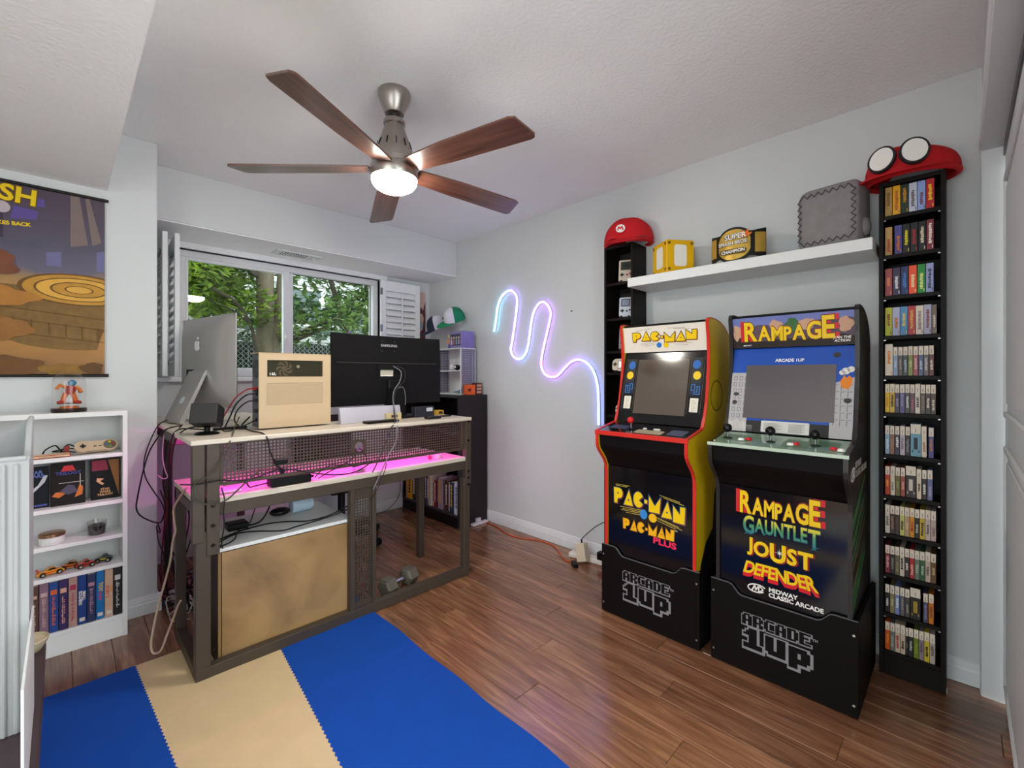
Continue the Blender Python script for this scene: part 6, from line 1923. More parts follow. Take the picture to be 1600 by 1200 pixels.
# ------------------------------------------------------------------ dark bookcase by the window
def bookcase():
    x0, x1, y0, y1, H = 2.236, 2.540, 2.836, 3.664, 1.065
    t = thing('dark_bookcase', 'low black-brown bookcase against the arcade wall behind the desk', 'bookcase', ((x0 + x1) / 2, (y0 + y1) / 2, 0))
    MB().box(x0, x1, y0, y0 + .018, 0, H, bev=.001).build('side', M('#241c20', .4, var=.1, scale=30, name='bookcase_brown'), t)
    MB().box(x0, x1, y1 - .018, y1, 0, H, bev=.001).build('side', DKWOOD, t)
    MB().box(x0, x1, y0 + .018, y1 - .018, H - .02, H, bev=.001).build('top', M('#2f3038', .35, name='bookcase_top'), t)
    MB().box(x1 - .006, x1, y0 + .018, y1 - .018, .06, H - .02).build('back', DKWOOD, t)
    MB().box(x0 + .004, x0 + .018, y0 + .018, y1 - .018, 0, .085).build('plinth', DKWOOD, t)
    for z in (.102, .485, .77):
        MB().box(x0 + .004, x1 - .006, y0 + .0182, y1 - .0182, z - .018, z, bev=.001).build('shelf_board', M('#34353d', .35, name='shelf_slate'), t)
    # row of books on the bottom shelf; first is nearest the desk leg end (y0)
    bk = [(.034, .262, 'tall white', '#c9ccd6', .0), (.016, .235, 'slim lilac', '#8d86a8', .012), (.030, .250, 'wide navy', '#1c2c42', .006), (.022, .240, 'pale beige low', '#b8a89c', .02), (.026, .252, 'dark red brown', '#4a1c14', .012),
          (.018, .245, 'grey brown', '#6a5a58', .016), (.040, .262, 'wide mauve', '#9c8496', .004), (.022, .255, 'black', '#141317', .02), (.020, .225, 'crimson spotted', '#8a2030', .01), (.018, .22, 'ivory spotted low', '#c8b8a8', .016),
          (.026, .285, 'tall cream ridged', '#c8bcb0', .0), (.030, .262, 'slate', '#5c5a66', .012), (.022, .262, 'dark grey', '#4a464e', .014), (.024, .24, 'charcoal', '#2c2a30', .016),
          (.030, .27, 'bright red', '#b42028', .008), (.034, .262, 'brown patterned', '#6a4226', .010), (.034, .262, 'dark patterned', '#3c2a24', .008), (.046, .268, 'yellow', '#d8980f', .0), (.020, .262, 'pale tan', '#b8967a', .004)]
    y = y0 + .022
    for i, (w, h, nm, col, d) in enumerate(bk):
        w *= 1.48
        lab = '%s book, %s from the desk-leg end of the dark bookcase' % (nm, ORD[i] if i < 12 else ['thirteenth', 'fourteenth', 'fifteenth', 'sixteenth', 'seventeenth', 'eighteenth', 'nineteenth'][i - 12])
        xa = x0 + .012 + d
        b = thing('book', lab, 'book', (xa + .08, y + w / 2, .1025), group='books on the bottom shelf of the dark bookcase')
        C = M(col, .55, var=.08, scale=50)
        MB().box(xa, xa + .004, y, y + w, .1025, .1025 + h, bev=.0012).build('spine', C, b)
        MB().box(xa + .003, xa + .165, y, y + .0025, .1025, .1025 + h).build('cover', C, b)
        MB().box(xa + .003, xa + .165, y + w - .0025, y + w, .1025, .1025 + h).build('cover', C, b)
        MB().box(xa + .004, xa + .160, y + .0026, y + w - .0026, .1055, .1025 + h - .004).build('pages', M('#d8d0bc', .8), b)
        rn = random.Random(i)
        mk = MB(); z = .1025 + h * .2
        while z < .1025 + h * .85:
            l = rn.uniform(.008, .03); mk.box(xa - .0006, xa, y + w * .3, y + w * .7, z, z + l); z += l + .005
        mk.build('spine_print', M(['#d8d4cc', '#2a2628', '#c8a040', '#e8e4dc'][i % 4] if i != 0 else '#5a6070', .6), b)['kind'] = 'stuff'
        y += w + .0012
    # cube organiser with perforated ends
    cx0, cx1, cy0, cy1, cz0, cz1 = 2.335, 2.50, 2.935, 3.30, H + .001, H + .392
    t = thing('cube_organiser', 'white two-shelf organiser with gridded ends on the dark bookcase', 'organiser', ((cx0 + cx1) / 2, (cy0 + cy1) / 2, H))
    for z in (cz0, cz0 + .195, cz1 - .008):
        MB().box(cx0, cx1, cy0 + .004, cy1 - .004, z, z + .008, bev=.001).build('shelf_board', WHITE, t)
    MB().box(cx1 - .006, cx1, cy0 + .004, cy1 - .004, cz0 + .008, cz1 - .008).build('back', WHITE, t)
    GRM = M('#4a4658', .5, name='grid_dark')
    for yy in (cy0, cy1 - .004, ):
        MB().box(cx0 + .012, cx1 - .012, yy + .0012, yy + .0028, cz0 + .008, cz1 - .008).build('end_panel', GRM, t)
        g = MB()
        for k in range(11): g.box(cx0 + .004 + k * .0155, cx0 + .006 + k * .0155, yy, yy + .004, cz0, cz1)
        for k in range(26): g.box(cx0, cx1, yy + .0003, yy + .0037, cz0 + .002 + k * .0152, cz0 + .0038 + k * .0152)
        g.build('grid_panel', M('#c8c6d4', .5), t, fix=False)
    MB().box(cx0, cx0 + .008, cy0, cy0 + .008, cz0, cz1).build('post', WHITE, t)
    # things on and in it
    zt = cz1 + .001
    t = thing('purple_display_box', 'purple window box of small figures on top of the white organiser', 'box', (2.42, 3.02, zt))
    MB().box(2.355, 2.49, 2.945, 3.115, zt, zt + .142, bev=.003).build('carton', M('#7a6ca0', .35, var=.15, scale=18, name='purple_carton'), t)
    MB().box(2.3535, 2.355, 2.965, 3.10, zt + .022, zt + .118).build('window', M('#3a3452', .2), t)
    for k in range(4):
        yy = 2.982 + k * .033
        MB().box(2.351, 2.3536, yy - .010, yy + .010, zt + .030, zt + .072, bev=.001).build('window_figure', M(['#b08aa8', '#6a9aa8', '#a85a70', '#c8b8c8'][k], .5), t)
        MB().ball((2.352, yy, zt + .086), .011, 10, .3, 1, 1).build('window_figure_head', M('#cbb0a8', .5), t)
    t = thing('toy_figure', 'small orange and blue toy figure beside the purple display box', 'figurine', (2.40, 3.16, zt))
    fg = MB().lathe([(0, 0), (.022, 0), (.022, .006), (0, .006)], (2.40, 3.165, zt), 16); fg.build('base', M('#2a3a8a', .4), t)
    MB().tube([(2.40, 3.155, zt + .006), (2.40, 3.158, zt + .045)], [.010, .009], 10).build('leg', M('#2a50a8', .5), t)
    MB().tube([(2.40, 3.178, zt + .006), (2.40, 3.172, zt + .045)], [.010, .009], 10).build('leg', M('#2a50a8', .5), t)
    MB().tube([(2.40, 3.165, zt + .042), (2.40, 3.165, zt + .062), (2.40, 3.165, zt + .082)], [.016, .021, .014], 12).build('torso', M('#e08a20', .5), t)
    MB().tube([(2.40, 3.148, zt + .078), (2.385, 3.138, zt + .060), (2.37, 3.145, zt + .055)], [.008, .007, .006], 8).build('arm', M('#d8a070', .5), t)
    MB().tube([(2.40, 3.182, zt + .078), (2.385, 3.192, zt + .060), (2.37, 3.186, zt + .055)], [.008, .007, .006], 8).build('arm', M('#d8a070', .5), t)
    MB().ball((2.40, 3.165, zt + .098), .015, 12).build('head', M('#e0b088', .5), t)
    MB().lathe([(.016, 0), (.019, .01), (.012, .024), (0, .036)], (2.40, 3.165, zt + .098), 8).build('hair', M('#e8c030', .5), t)
    zs = cz0 + .2035
    t = thing('bunny_figure', 'white long-eared figurine on the middle shelf of the white organiser', 'figurine', (2.40, 3.13, zs))
    MB().ball((2.40, 3.13, zs + .030), .026, 14, 1, 1.1, 1.15).build('body', M('#e4e2e6', .5), t)
    for d in (-.014, .014): MB().tube([(2.40, 3.13 + d, zs + .055), (2.40, 3.13 + d * 1.5, zs + .078), (2.402, 3.13 + d * 1.2, zs + .100)], [.007, .008, .004], 8).build('ear', M('#e4e2e6', .5), t)
    t = thing('black_figure', 'round black and white figurine next to the long-eared one', 'figurine', (2.40, 3.065, zs))
    MB().ball((2.40, 3.065, zs + .025), .025, 14, 1, 1.2, 1).build('body', M('#1c1b20', .4), t)
    MB().ball((2.378, 3.065, zs + .028), .012, 10, .4, 1, .8).build('face', M('#e4e2e6', .5), t)
    zb_ = cz0 + .009
    t = thing('model_spaceship', 'small blue-grey model craft on the lowest shelf of the white organiser', 'model', (2.39, 3.02, zb_))
    MB().prism([(3.10, .004), (3.06, .018), (3.02, .024), (2.98, .05), (2.972, .05), (2.975, .004)], 2.38, 2.41, 'yz').xform(Matrix.Translation((0, 0, zb_))).build('hull', M('#5a8098', .4), t)
    MB().prism([(2.34, 2.99), (2.45, 2.99), (2.41, 3.07), (2.38, 3.07)], zb_ + .010, zb_ + .014, 'xy').build('wing', M('#a8b8c0', .4), t)
    # orange box and patterned box at the end of the bookcase top
    t = thing('orange_box', 'bright orange cardboard box at the near end of the dark bookcase', 'box', (2.40, 2.905, H))
    MB().box(2.36, 2.445, 2.878, 2.930, H + .001, H + .085, bev=.002).build('carton', M('#e0602a', .5), t)
    MB().box(2.363, 2.40, 2.8772, 2.878, H + .03, H + .055).build('print', M('#7a2a14', .5), t)
    t = thing('patterned_carton', 'small maroon patterned carton beside the orange box', 'box', (2.49, 2.905, H))
    MB().box(2.452, 2.520, 2.878, 2.928, H + .001, H + .098, bev=.002).build('carton', M('#5c2c2c', .5, var=.4, scale=70), t)
    for k in range(3): MB().box(2.462, 2.512, 2.8772, 2.878, H + .012 + k * .028, H + .030 + k * .028).build('print', M('#c89a80', .6), t)
bookcase()

# picture on the window wall
t = thing('framed_picture', 'narrow mountain picture in pink, brown and blue beside the shutter', 'picture', (2.44, 3.70, 1.55))
MB().box(2.395, 2.50, 3.690, 3.708, 1.52, 2.03, bev=.002).build('canvas', M('#c9a8a0', .6, var=.05), t)
fp = FY((2.395, 3.690, 1.52))
shapes([[(0, 0), (.105, 0), (.105, .42), (.09, .38), (.075, .33), (.06, .36), (.02, .34), (0, .35), (0, .32), (.03, .30), (.07, .30), (.085, .26), (.075, .16), (.045, .12), (0, .08)]], M('#5a3030', .6), fp, t, 'brown_ridge')
shapes([[(0, .10), (.04, .13), (.068, .17), (.07, .20), (.03, .25), (0, .29)]], M('#7aa0c4', .6), fp, t, 'blue_slope', dz=.0006)

# ------------------------------------------------------------------ white bookshelf under the poster
def white_shelf():
    x0, x1, y0, y1, H = -.57, .222, 2.800, 2.962, 1.062
    t = thing('white_bookshelf', 'low white bookshelf under the poster holding tapes and toys', 'bookshelf', (x1 - .2, (y0 + y1) / 2, 0))
    MB().box(x1 - .018, x1, y0, y1, 0, H, bev=.001).build('side', WHITE, t)
    MB().box(x0, x0 + .018, y0, y1, 0, H, bev=.001).build('side', WHITE, t)
    MB().box(x0 + .018, x1 - .018, y0, y1, H - .022, H, bev=.001).build('top', WHITE, t)
    MB().box(x0 + .018, x1 - .018, y1 - .005, y1, .05, H - .022).build('back', M('#c9cac8', .6, name='shelf_back'), t)
    MB().box(x0 + .018, x1 - .018, y0 + .006, y0 + .018, 0, .086).build('plinth', WHITE, t)
    for z in (.104, .348, .484, .646, .866):
        MB().box(x0 + .018, x1 - .018, y0 + .003, y1 - .005, z - .018, z, bev=.001).build('shelf_board', WHITE, t)
    # video tapes on the bottom shelf, counted from the alcove end
    VG = 'video tapes on the bottom shelf'
    vt = [('black', '#1c1a1e', '#c8c4c0', None), ('cream', '#c9a48c', '#c83a1a', ('TOY STORY 2', '#e08a1c')), ('blue', '#1c6aa8', '#e0c030', ('TOY STORY', '#e8c81c')), ('deep blue speckled', '#2c3458', '#b07a8a', None), ('navy', '#1f3a7a', '#e8e0dc', ('SMALL SOLDIERS', '#e8e0dc')),
          ('pink and cream', '#b08a80', '#a83050', None), ('violet', '#3a2c58', '#d8a08a', None), ('blue with red top', '#28488a', '#d8602a', None), ('mauve', '#8a6a7a', '#c8a8a0', None), ('brown', '#5a4038', '#c8a890', None), ('grey', '#5a5a62', '#c8c8c8', None)]
    x = x1 - .020
    for i, (nm, col, acc, ttl) in enumerate(vt):
        w = .0295
        xa, xb = x - w, x - .0008
        yf = y0 + .010 + .003 * (i % 3)
        h = .222 - .003 * (i % 2)
        b = thing('video_tape', '%s video tape case, %s from the alcove end of the bottom shelf' % (nm, ORD[i]), 'video tape', ((xa + xb) / 2, yf + .06, .1045), group=VG)
        MB().box(xa, xb, yf, yf + .125, .1045, .1045 + h, bev=.0015).build('sleeve', M(col, .4, var=.15, scale=40), b)
        MB().box(xa + .001, xb - .001, yf + .001, yf + .124, .1045 + h - .001, .1045 + h + .003).build('tape_top', M('#b09c90', .6), b)
        mk = MB(); rn = random.Random(i + 5)
        xm = (xa + xb) / 2
        if ttl is None:
            mk.box(xm - .010, xm + .010, yf - .0006, yf, .268, .268 + rn.uniform(.012, .030))
            z = .122 + rn.uniform(0, .02)
            while z < .255:
                l = rn.uniform(.003, .009)
                q = rn.uniform(.001, .004)
                mk.box(xm - .0065 + q, xm - .0005, yf - .0006, yf, z, z + l)
                if rn.random() < .7: mk.box(xm + .001, xm + .0075 - q, yf - .0006, yf, z + .001, z + l * .8)
                z += l + .0016
            mk.build('spine_print', M(acc, .5, var=.2, scale=80), b)['kind'] = 'stuff'
        else:
            f = frame((xm, yf - .0006, .232), (0, 0, -1), (1, 0, 0))
            wd = ttl[0]
            if ' ' in wd and len(wd) > 9:
                a_, c_ = wd.split(' ', 1)
                text(a_, M(ttl[1], .5), f, .0145, b, bold=.03, dy=.0055, dx=0); text(c_, M(acc, .5), f, .0145, b, bold=.03, dy=-.0065, dx=.008)
            else:
                text(wd.split(' ')[0], M(ttl[1], .5), f, .020, b, bold=.03, dy=.001, dx=-.02); text(wd.split(' ')[-1], RED, f, .013, b, bold=.03, dy=-.001, dx=.022)
            MB().box(xm - .009, xm + .009, yf - .0006, yf, .118, .134).build('spine_print', M('#d8ccc0', .5), b)
        x -= w + .0006
    # toy cars
    def car(label, cx, cy, col, acc, L, rz, spoiler=False):
        t = thing('toy_car', label, 'toy car', (cx, cy, .3485), rz, 'toy cars on the fourth shelf')
        C = M(col, .2, var=.05, coat=.5)
        body = [(-L / 2, .010), (-L / 2, .018), (-L * .36, .022), (-L * .16, .024), (-L * .06, .034), (L * .14, .034), (L * .24, .025), (L * .42, .021), (L / 2, .013), (L / 2, .008), (-L * .4, .007)]
        MB().prism(body, -.014, .014, 'xz').build('body', C, t, local=True)
        MB().prism([(-L * .14, .0245), (-L * .05, .033), (L * .13, .033), (L * .21, .0255)], -.0145, .0145, 'xz').build('windows', M('#16181c', .1), t, local=True)
        MB().box(-L * .2, L * .3, -.0148, .0148, .014, .018).build('stripe', M(acc, .3), t, local=True)
        if spoiler: MB().box(-L * .5, -L * .42, -.016, .016, .030, .033).box(-L * .47, -L * .45, -.010, -.008, .018, .030).box(-L * .47, -L * .45, .008, .010, .018, .030).build('spoiler', M(acc, .3), t, local=True)
        for wx in (-L * .30, L * .30):
            for s in (-1, 1):
                wh = MB().lathe([(0, -.004), (.0095, -.004), (.0105, 0), (.0095, .004), (0, .004)], (wx, s * .016, .0107), 16, 'y').build('wheel', M('#121212', .6), t, local=True)
                MB().lathe([(0, -.0045), (.005, -.0045), (.005, .0045), (0, .0045)], (wx, s * .016, .0107), 10, 'y').build('hubcap', M('#b8b4a8', .25, .9), wh, local=True)
    car('yellow and orange toy racing car nearest the white bin', -.035, 2.845, '#e09018', '#c82a1a', .088, radians(12), True)
    car('brown orange toy car behind the small red one', .030, 2.875, '#b8601c', '#3a1c10', .074, radians(-8))
    car('small red toy car with black trim', .078, 2.848, '#b83020', '#1a1210', .066, radians(10), True)
    car('small black and yellow toy car by the shelf side', .142, 2.872, '#2c2c18', '#d8c820', .062, radians(-16))
    # candles
    t = thing('jar_candle', 'white jar candle with a copper lid on the third shelf', 'candle', (-.03, 2.855, .4845))
    MB().lathe([(0, 0), (.040, 0), (.0425, .004), (.0425, .030), (.040, .034), (0, .034)], (-.03, 2.855, .4845), 28).build('jar', M('#dcdcd8', .2, name='white_jar'), t)
    MB().lathe([(0, .034), (.0435, .034), (.0435, .046), (.041, .048), (0, .048)], (-.03, 2.855, .4845), 28).build('lid', M('#a07858', .3, .8, name='copper_lid'), t)
    t = thing('glass_candle', 'small clear glass holding a dark candle on the third shelf', 'candle', (.118, 2.875, .4845))
    c = (.118, 2.875, .4845)
    MB().lathe([(0, 0), (.030, 0), (.036, .062), (.0345, .062), (.0290, .004), (0, .004)], c, 28).build('glass', glass('clear_glass', (.93, .93, .92), .08), t)
    MB().lathe([(0, .0045), (.0285, .0045), (.0318, .042), (0, .042)], c, 28).build('wax', M('#1f1712', .4), t)
    # framed film boxes on the second shelf
    def film_box(label, xa, xb, yf, z, h, col, lean, deco, rz=0):
        w = xb - xa
        t = thing('film_box_set', label, 'box set', ((xa + xb) / 2, yf, z + .0005), rz)
        R = Matrix.Rotation(radians(-lean), 4, 'X')
        MB().box(-w / 2, w / 2, 0, .026, 0, h, bev=.0015).xform(R).build('case', M(col, .45, spec=.12, var=.15, scale=30), t, local=True)
        f = WM[t.name] @ R @ frame((0, -.0006, 0), (1, 0, 0), (0, 0, 1))
        deco(t, f, w, h)
        return t
    SIL = M('#b9b9c0', .4, name='print_silver')
    def d1(t, f, w, h):
        text('STAR', M('#5a70b0', .5), f, .020, t, bold=.03, dy=h * .86); text('WARS', M('#5a70b0', .5), f, .020, t, bold=.03, dy=h * .77)
        shapes([[(-.04, .05), (-.02, .05), (.03, .11), (.04, .14), (.028, .14), (.01, .10)]], SIL, f, t, 'silver_streak'); shapes([disc(-.02, .118, .012, 14)], M('#6a6a72', .4), f, t, 'grey_disc')
        shapes([rect(-w * .45, w * .45, .008, .016)], M('#3a4a8a', .5), f, t, 'blue_bar')
    def d2(t, f, w, h):
        shapes([[(-.024, h * .80), (.024, h * .80), (.014, h * .93), (-.014, h * .93)]], M('#d02a30', .5), f, t, 'red_shape')
        text('TRILOGY', M('#4a4a9a', .5), f, .020, t, bold=.02, dy=h * .75, dz=.0006)
        each([[(-.052, .045), (-.03, .035), (-.01, .05), (-.02, .062), (-.04, .06)], [(.02, .03), (.046, .04), (.048, .075), (.036, .085), (.028, .055)]], M('#c86a28', .5), f, t, 'orange_patch')
        shapes([[(-.03, .06), (0, .09), (.02, .082), (.03, .055), (0, .045)]], M('#4a4458', .5), f, t, 'grey_patch'); each([rect(-.03, .05, .098, .0995), rect(.038, .0395, .08, .135)], WHT, f, t, 'light_line', dz=.0005)
    def d3(t, f, w, h):
        shapes([[(-w * .48, h * .72), (w * .1, h * .72), (w * .02, h * .98), (-w * .48, h * .98)]], M('#8a1a3a', .5), f, t, 'crimson_patch')
        shapes([[(w * .08, h * .98), (w * .48, h * .98), (w * .48, h * .05)]], M('#8a5520', .5), f, t, 'amber_patch')
        shapes([[(-.03, .10), (-.005, .095), (-.02, .085), (-.005, .072), (-.012, .066), (-.032, .085)]], M('#d8a078', .5), f, t, 'tan_patch')
        for k, wd in enumerate(('STAR', 'WARS', 'TRILOGY')): text(wd, M('#c89a68', .5), f, .0135, t, bold=.03, dy=.046 - k * .0125, dx=-.002)
    film_box('black film box set with silver streaks nearest the white bin', -.125, -.040, 2.858, .646, .180, '#15171f', 6, d1)
    film_box('dark film box set with a red shape in the middle of the second shelf', -.034, .078, 2.845, .646, .188, '#1d1614', 6, d2)
    film_box('black and amber film box set by the shelf side', .098, .198, 2.860, .646, .186, '#120e10', 6, d3)
    # game controllers on the top shelf
    z = .8665
    t = thing('grey_controller', 'beige grey game controller with round ends resting on a pale cartridge', 'game controller', (.115, 2.850, z), radians(4))
    R = Matrix.Translation((0, 0, .034)) @ Matrix.Rotation(radians(-38), 4, 'X')
    SH_ = M('#bfa98c', .5, name='controller_beige')
    def dog(n=18):
        o = []
        for k in range(n + 1):
            a = radians(60 + 240 * k / n); o.append((-.046 + .029 * cos(a), .029 * sin(a)))
        for k in range(n + 1):
            a = radians(-120 + 240 * k / n); o.append((.046 + .029 * cos(a), .029 * sin(a)))
        return o
    MB().prism(dog(), -.010, .006, 'xy').xform(Matrix.Translation((0, 0, .034)) @ Matrix.Rotation(radians(52), 4, 'X')).build('shell', SH_, t, local=True)
    RT = Matrix.Translation((0, 0, .034)) @ Matrix.Rotation(radians(52), 4, 'X')
    MB().box(-.056, -.036, -.0035, .0035, .005, .009).box(-.0495, -.0425, -.010, .010, .005, .009).xform(RT).build('direction_pad', M('#2a2620', .5), t, local=True)
    MB().lathe([(0, .004), (.023, .004), (.023, .0072), (0, .0072)], (.046, 0, 0), 24).xform(RT).build('button_plate', M('#6a5c48', .5), t, local=True)
    for k, cc in enumerate(('#a03a3a', '#c8b03a', '#3a6aa0', '#4a8a4a')):
        a = k * pi / 2
        MB().lathe([(0, .006), (.0055, .006), (.0055, .010), (0, .0105)], (.046 + .012 * cos(a), .012 * sin(a), 0), 12).xform(RT).build('button', M(cc, .4), t, local=True)
    for dx in (-.01, .008): MB().box(dx, dx + .010, -.006, -.002, .005, .008).xform(RT).build('menu_button', M('#4a4438', .5), t, local=True)
    single(MB().box(.062, .168, 2.872, 2.906, z, z + .032, bev=.004), 'game_cartridge', M('#b9a896', .5), 'pale grey game cartridge behind the beige controller', 'cartridge')
    t = thing('red_controller', 'red and cream flat game controller with its black cord', 'game controller', (-.035, 2.835, z))
    MB().box(-.100, .030, 2.812, 2.862, z, z + .014, bev=.003).build('shell', M('#a82a24', .4), t)
    MB().box(-.096, .026, 2.8105, 2.8125, z + .004, z + .011).box(-.096, .026, 2.815, 2.859, z + .0138, z + .0150).build('faceplate', M('#dcc49c', .4), t)
    MB().box(-.07, .01, 2.8098, 2.8106, z + .0068, z + .0082).build('groove', M('#5a2a1c', .5), t)
    MB().box(.008, .026, 2.872, 2.892, z, z + .040, bev=.002).build('plug', M('#8a2420', .4), t)
    cd = spline([(-.06, 2.862, z + .010), (-.05, 2.885, z + .03), (-.02, 2.895, z + .045), (.0, 2.895, z + .02), (.02, 2.90, z + .044), (.045, 2.905, z + .03), (.05, 2.90, z + .008), (.02, 2.905, z + .012), (-.03, 2.90, z + .018), (.03, 2.91, z + .024), (.056, 2.90, z + .014)], 5)
    MB().tube(cd, .003, 6).build('cord', BLACKP, t)
    # domed display on the top
    z = H + .0005
    cx, cy = .025, 2.875
    t = thing('display_dome', 'clear plastic display dome with an orange and red toy inside', 'display dome', (cx, cy, z))
    MB().lathe([(0, 0), (.058, 0), (.060, .004), (.060, .016), (.057, .018), (0, .018)], (cx, cy, z), 36).build('base', M('#2a1c16', .3), t)
    prof = [(.056, .0185), (.056, .130)] + [(.056 * cos(radians(a)) , .130 + .056 * sin(radians(a))) for a in range(10, 91, 10)]
    MB().lathe(prof, (cx, cy, z), 36).build('dome', glass('clear_dome', (.97, .96, .95), .05), t)
    MB().lathe([(0, .0185), (.034, .0185), (.030, .026), (0, .028)], (cx, cy, z), 20).build('plinth', M('#c86a20', .5), t)
    MB().box(cx - .04, cx + .042, cy - .004, cy + .004, z + .036, z + .041, bev=.002).build('board', M('#5a3018', .5), t)
    for d in (-.014, .014):
        MB().tube([(cx + d * 1.6, cy, z + .041), (cx + d * 1.3, cy, z + .062), (cx + d * .7, cy, z + .085)], [.010, .009, .011], 10).build('leg', M('#c86428', .5), t)
        MB().ball((cx + d * 1.9, cy - .006, z + .045), .010, 10, 1.5, 1.2, .7).build('shoe', M('#b82a1c', .4), t)
    MB().tube([(cx, cy, z + .082), (cx + .004, cy, z + .100), (cx + .006, cy, z + .118)], [.015, .020, .015], 12).build('torso', M('#a02c28', .5), t)
    MB().tube([(cx - .012, cy, z + .112), (cx - .030, cy, z + .122), (cx - .042, cy - .006, z + .104)], [.008, .007, .007], 8).build('arm', M('#d8782a', .5), t)
    MB().tube([(cx + .020, cy, z + .112), (cx + .034, cy, z + .104), (cx + .038, cy - .006, z + .088)], [.008, .007, .009], 8).build('arm', M('#d8782a', .5), t)
    MB().ball((cx + .010, cy, z + .132), .015, 12).build('head', M('#3f7a98', .5), t)
white_shelf()

# ------------------------------------------------------------------ poster
def poster():
    x0, x1, z0, z1, y = -.47, .150, 1.232, 2.078, 2.968
    t = thing('wall_poster', 'hanging scroll poster of a golden stone arena with black rods', 'poster', ((x0 + x1) / 2, y, z0))
    pm_ = bpy.data.materials.new('poster_backdrop'); pm_.use_nodes = True
    nt = pm_.node_tree; b = nt.nodes['Principled BSDF']
    tc = nt.nodes.new('ShaderNodeTexCoord'); sx = nt.nodes.new('ShaderNodeSeparateXYZ'); n = nt.nodes.new('ShaderNodeTexNoise'); n.inputs['Scale'].default_value = 6; n.inputs['Detail'].default_value = 6
    ad = nt.nodes.new('ShaderNodeMath'); ad.operation = 'MULTIPLY_ADD'; ad.inputs[1].default_value = .22
    nt.links.new(tc.outputs['Object'], sx.inputs[0]); nt.links.new(tc.outputs['Object'], n.inputs['Vector'])
    mr = nt.nodes.new('ShaderNodeMapRange'); mr.inputs['From Min'].default_value = 0; mr.inputs['From Max'].default_value = .846
    nt.links.new(sx.outputs['Z'], mr.inputs['Value']); nt.links.new(n.outputs['Fac'], ad.inputs[0]); nt.links.new(mr.outputs[0], ad.inputs[2])
    cr = nt.nodes.new('ShaderNodeValToRGB'); e = cr.color_ramp.elements
    e[0].position = .1; e[0].color = hexc('#7a5018'); e[1].position = 1.15 if False else 1.0; e[1].color = hexc('#4a3a4c')
    for p, c in ((.25, '#a06c20'), (.5, '#c08c38'), (.62, '#9a7440'), (.68, '#5c5468'), (.82, '#4a4458')):
        q = e.new(p); q.color = hexc(c)
    nt.links.new(ad.outputs[0], cr.inputs[0]); nt.links.new(cr.outputs[0], b.inputs['Base Color']); b.inputs['Roughness'].default_value = .45
    MB().box(x0, x1, y, y + .0015, z0, z1).build('sheet', pm_, t)
    RD = M('#16120f', .4, name='poster_rod')
    for z in (z0 - .004, z1 + .004):
        MB().cyl((x0 - .012, y - .001, z), (x1 + .014, y - .001, z), .0075, n=12).build('rod', RD, t)
    f = FY((x1, y, z0))
    # stone arena: stacked ellipses and courses
    G1, G2, G3, G4 = M('#8f6420', .5, var=.3, scale=25), M('#b9862c', .5, var=.25, scale=25), M('#6a4614', .5, var=.2), M('#d4a040', .5, var=.2)
    cx, cz = -.105, .400
    shapes([[(cx - .25, cz)] + [(cx + .25 * cos(radians(a)), cz + .085 * sin(radians(a)) - .20) for a in range(180, 361, 12) if cx + .25 * cos(radians(a)) < -.002] + [(-.001, cz - .17), (-.001, cz)]], M('#7a5a28', .5, var=.35, scale=30), f, t, 'arena_wall')
    for i, (rx, rz_, m) in enumerate(((.20, .075, G3), (.185, .068, G2), (.150, .055, G3), (.142, .051, G4), (.098, .036, G3), (.090, .032, G2), (.050, .018, G3), (.044, .0155, G4))):
        pts = [(min(-.001, cx + .015 + rx * cos(2 * pi * k / 40)), cz + rz_ * sin(2 * pi * k / 40)) for k in range(40)]
        shapes([pts], m, f, t, 'arena_ring', dz=.0004 * (i + 1))
    ln = []
    for z_ in (.30, .25, .19):
        ln.append([(cx - .24, z_ - .0), (-.001, z_ - .035), (-.001, z_ - .0325), (cx - .24, z_ + .0025)])
    for k in range(6): ln.append([(-.30 + k * .055, .20 - .008 * k), (-.297 + k * .055, .20 - .008 * k), (-.300 + k * .055, .26 - .008 * k), (-.303 + k * .055, .26 - .008 * k)])
    shapes(ln, G3, f, t, 'stone_joint', dz=.0045)['kind'] = 'stuff'
    # boulders and sand in front of the arena
    for cx_, cz_, rx, rz_, c, sd in ((-.30, .035, .085, .050, '#6a4416', 1), (-.14, .022, .080, .030, '#86601f', 2), (-.32, .205, .075, .050, '#8f5f26', 3), (-.34, .345, .11, .045, '#a8702a', 4), (-.36, .49, .075, .055, '#74422a', 5), (-.045, .030, .040, .028, '#5e3d14', 6)):
        pl = [(min(-.001, p[0]), max(.001, p[1])) for p in blob(cx_, cz_, rx, rz_, sd, 30)]
        shapes([pl], M(c, .5, var=.4, scale=16), f, t, 'boulder', dz=.005 + .0007 * sd)
    # light rays and violet architecture
    each([[(-.12, .845), (-.09, .845), (-.06, .62), (-.12, .60)], [(-.07, .845), (-.055, .845), (.0 - .012, .64), (-.045, .62)]], M('#7a6a66', .6), f, t, 'light_ray')
    each([[(-.30, .75), (-.225, .74), (-.23, .70), (-.31, .69)], [(-.235, .80), (-.205, .80), (-.203, .765), (-.23, .76)]], M('#5a4a8c', .5), f, t, 'violet_block', dz=.001)
    each([[(-.03, .50), (-.002, .50), (-.002, .60), (-.03, .59)], [(-.20, .56), (-.15, .57), (-.15, .50), (-.20, .50)]], M('#6a6890', .5), f, t, 'violet_block', dz=.001)
    shapes([disc(-.335, .735, .026, 20)], M('#b8a8b0', .5), f, t, 'moon_disc', dz=.0016)
    shapes([[(-.47, .80), (-.33, .80), (-.33, .60), (-.47, .60)]], M('#3a3048', .5), f, t, 'violet_block')
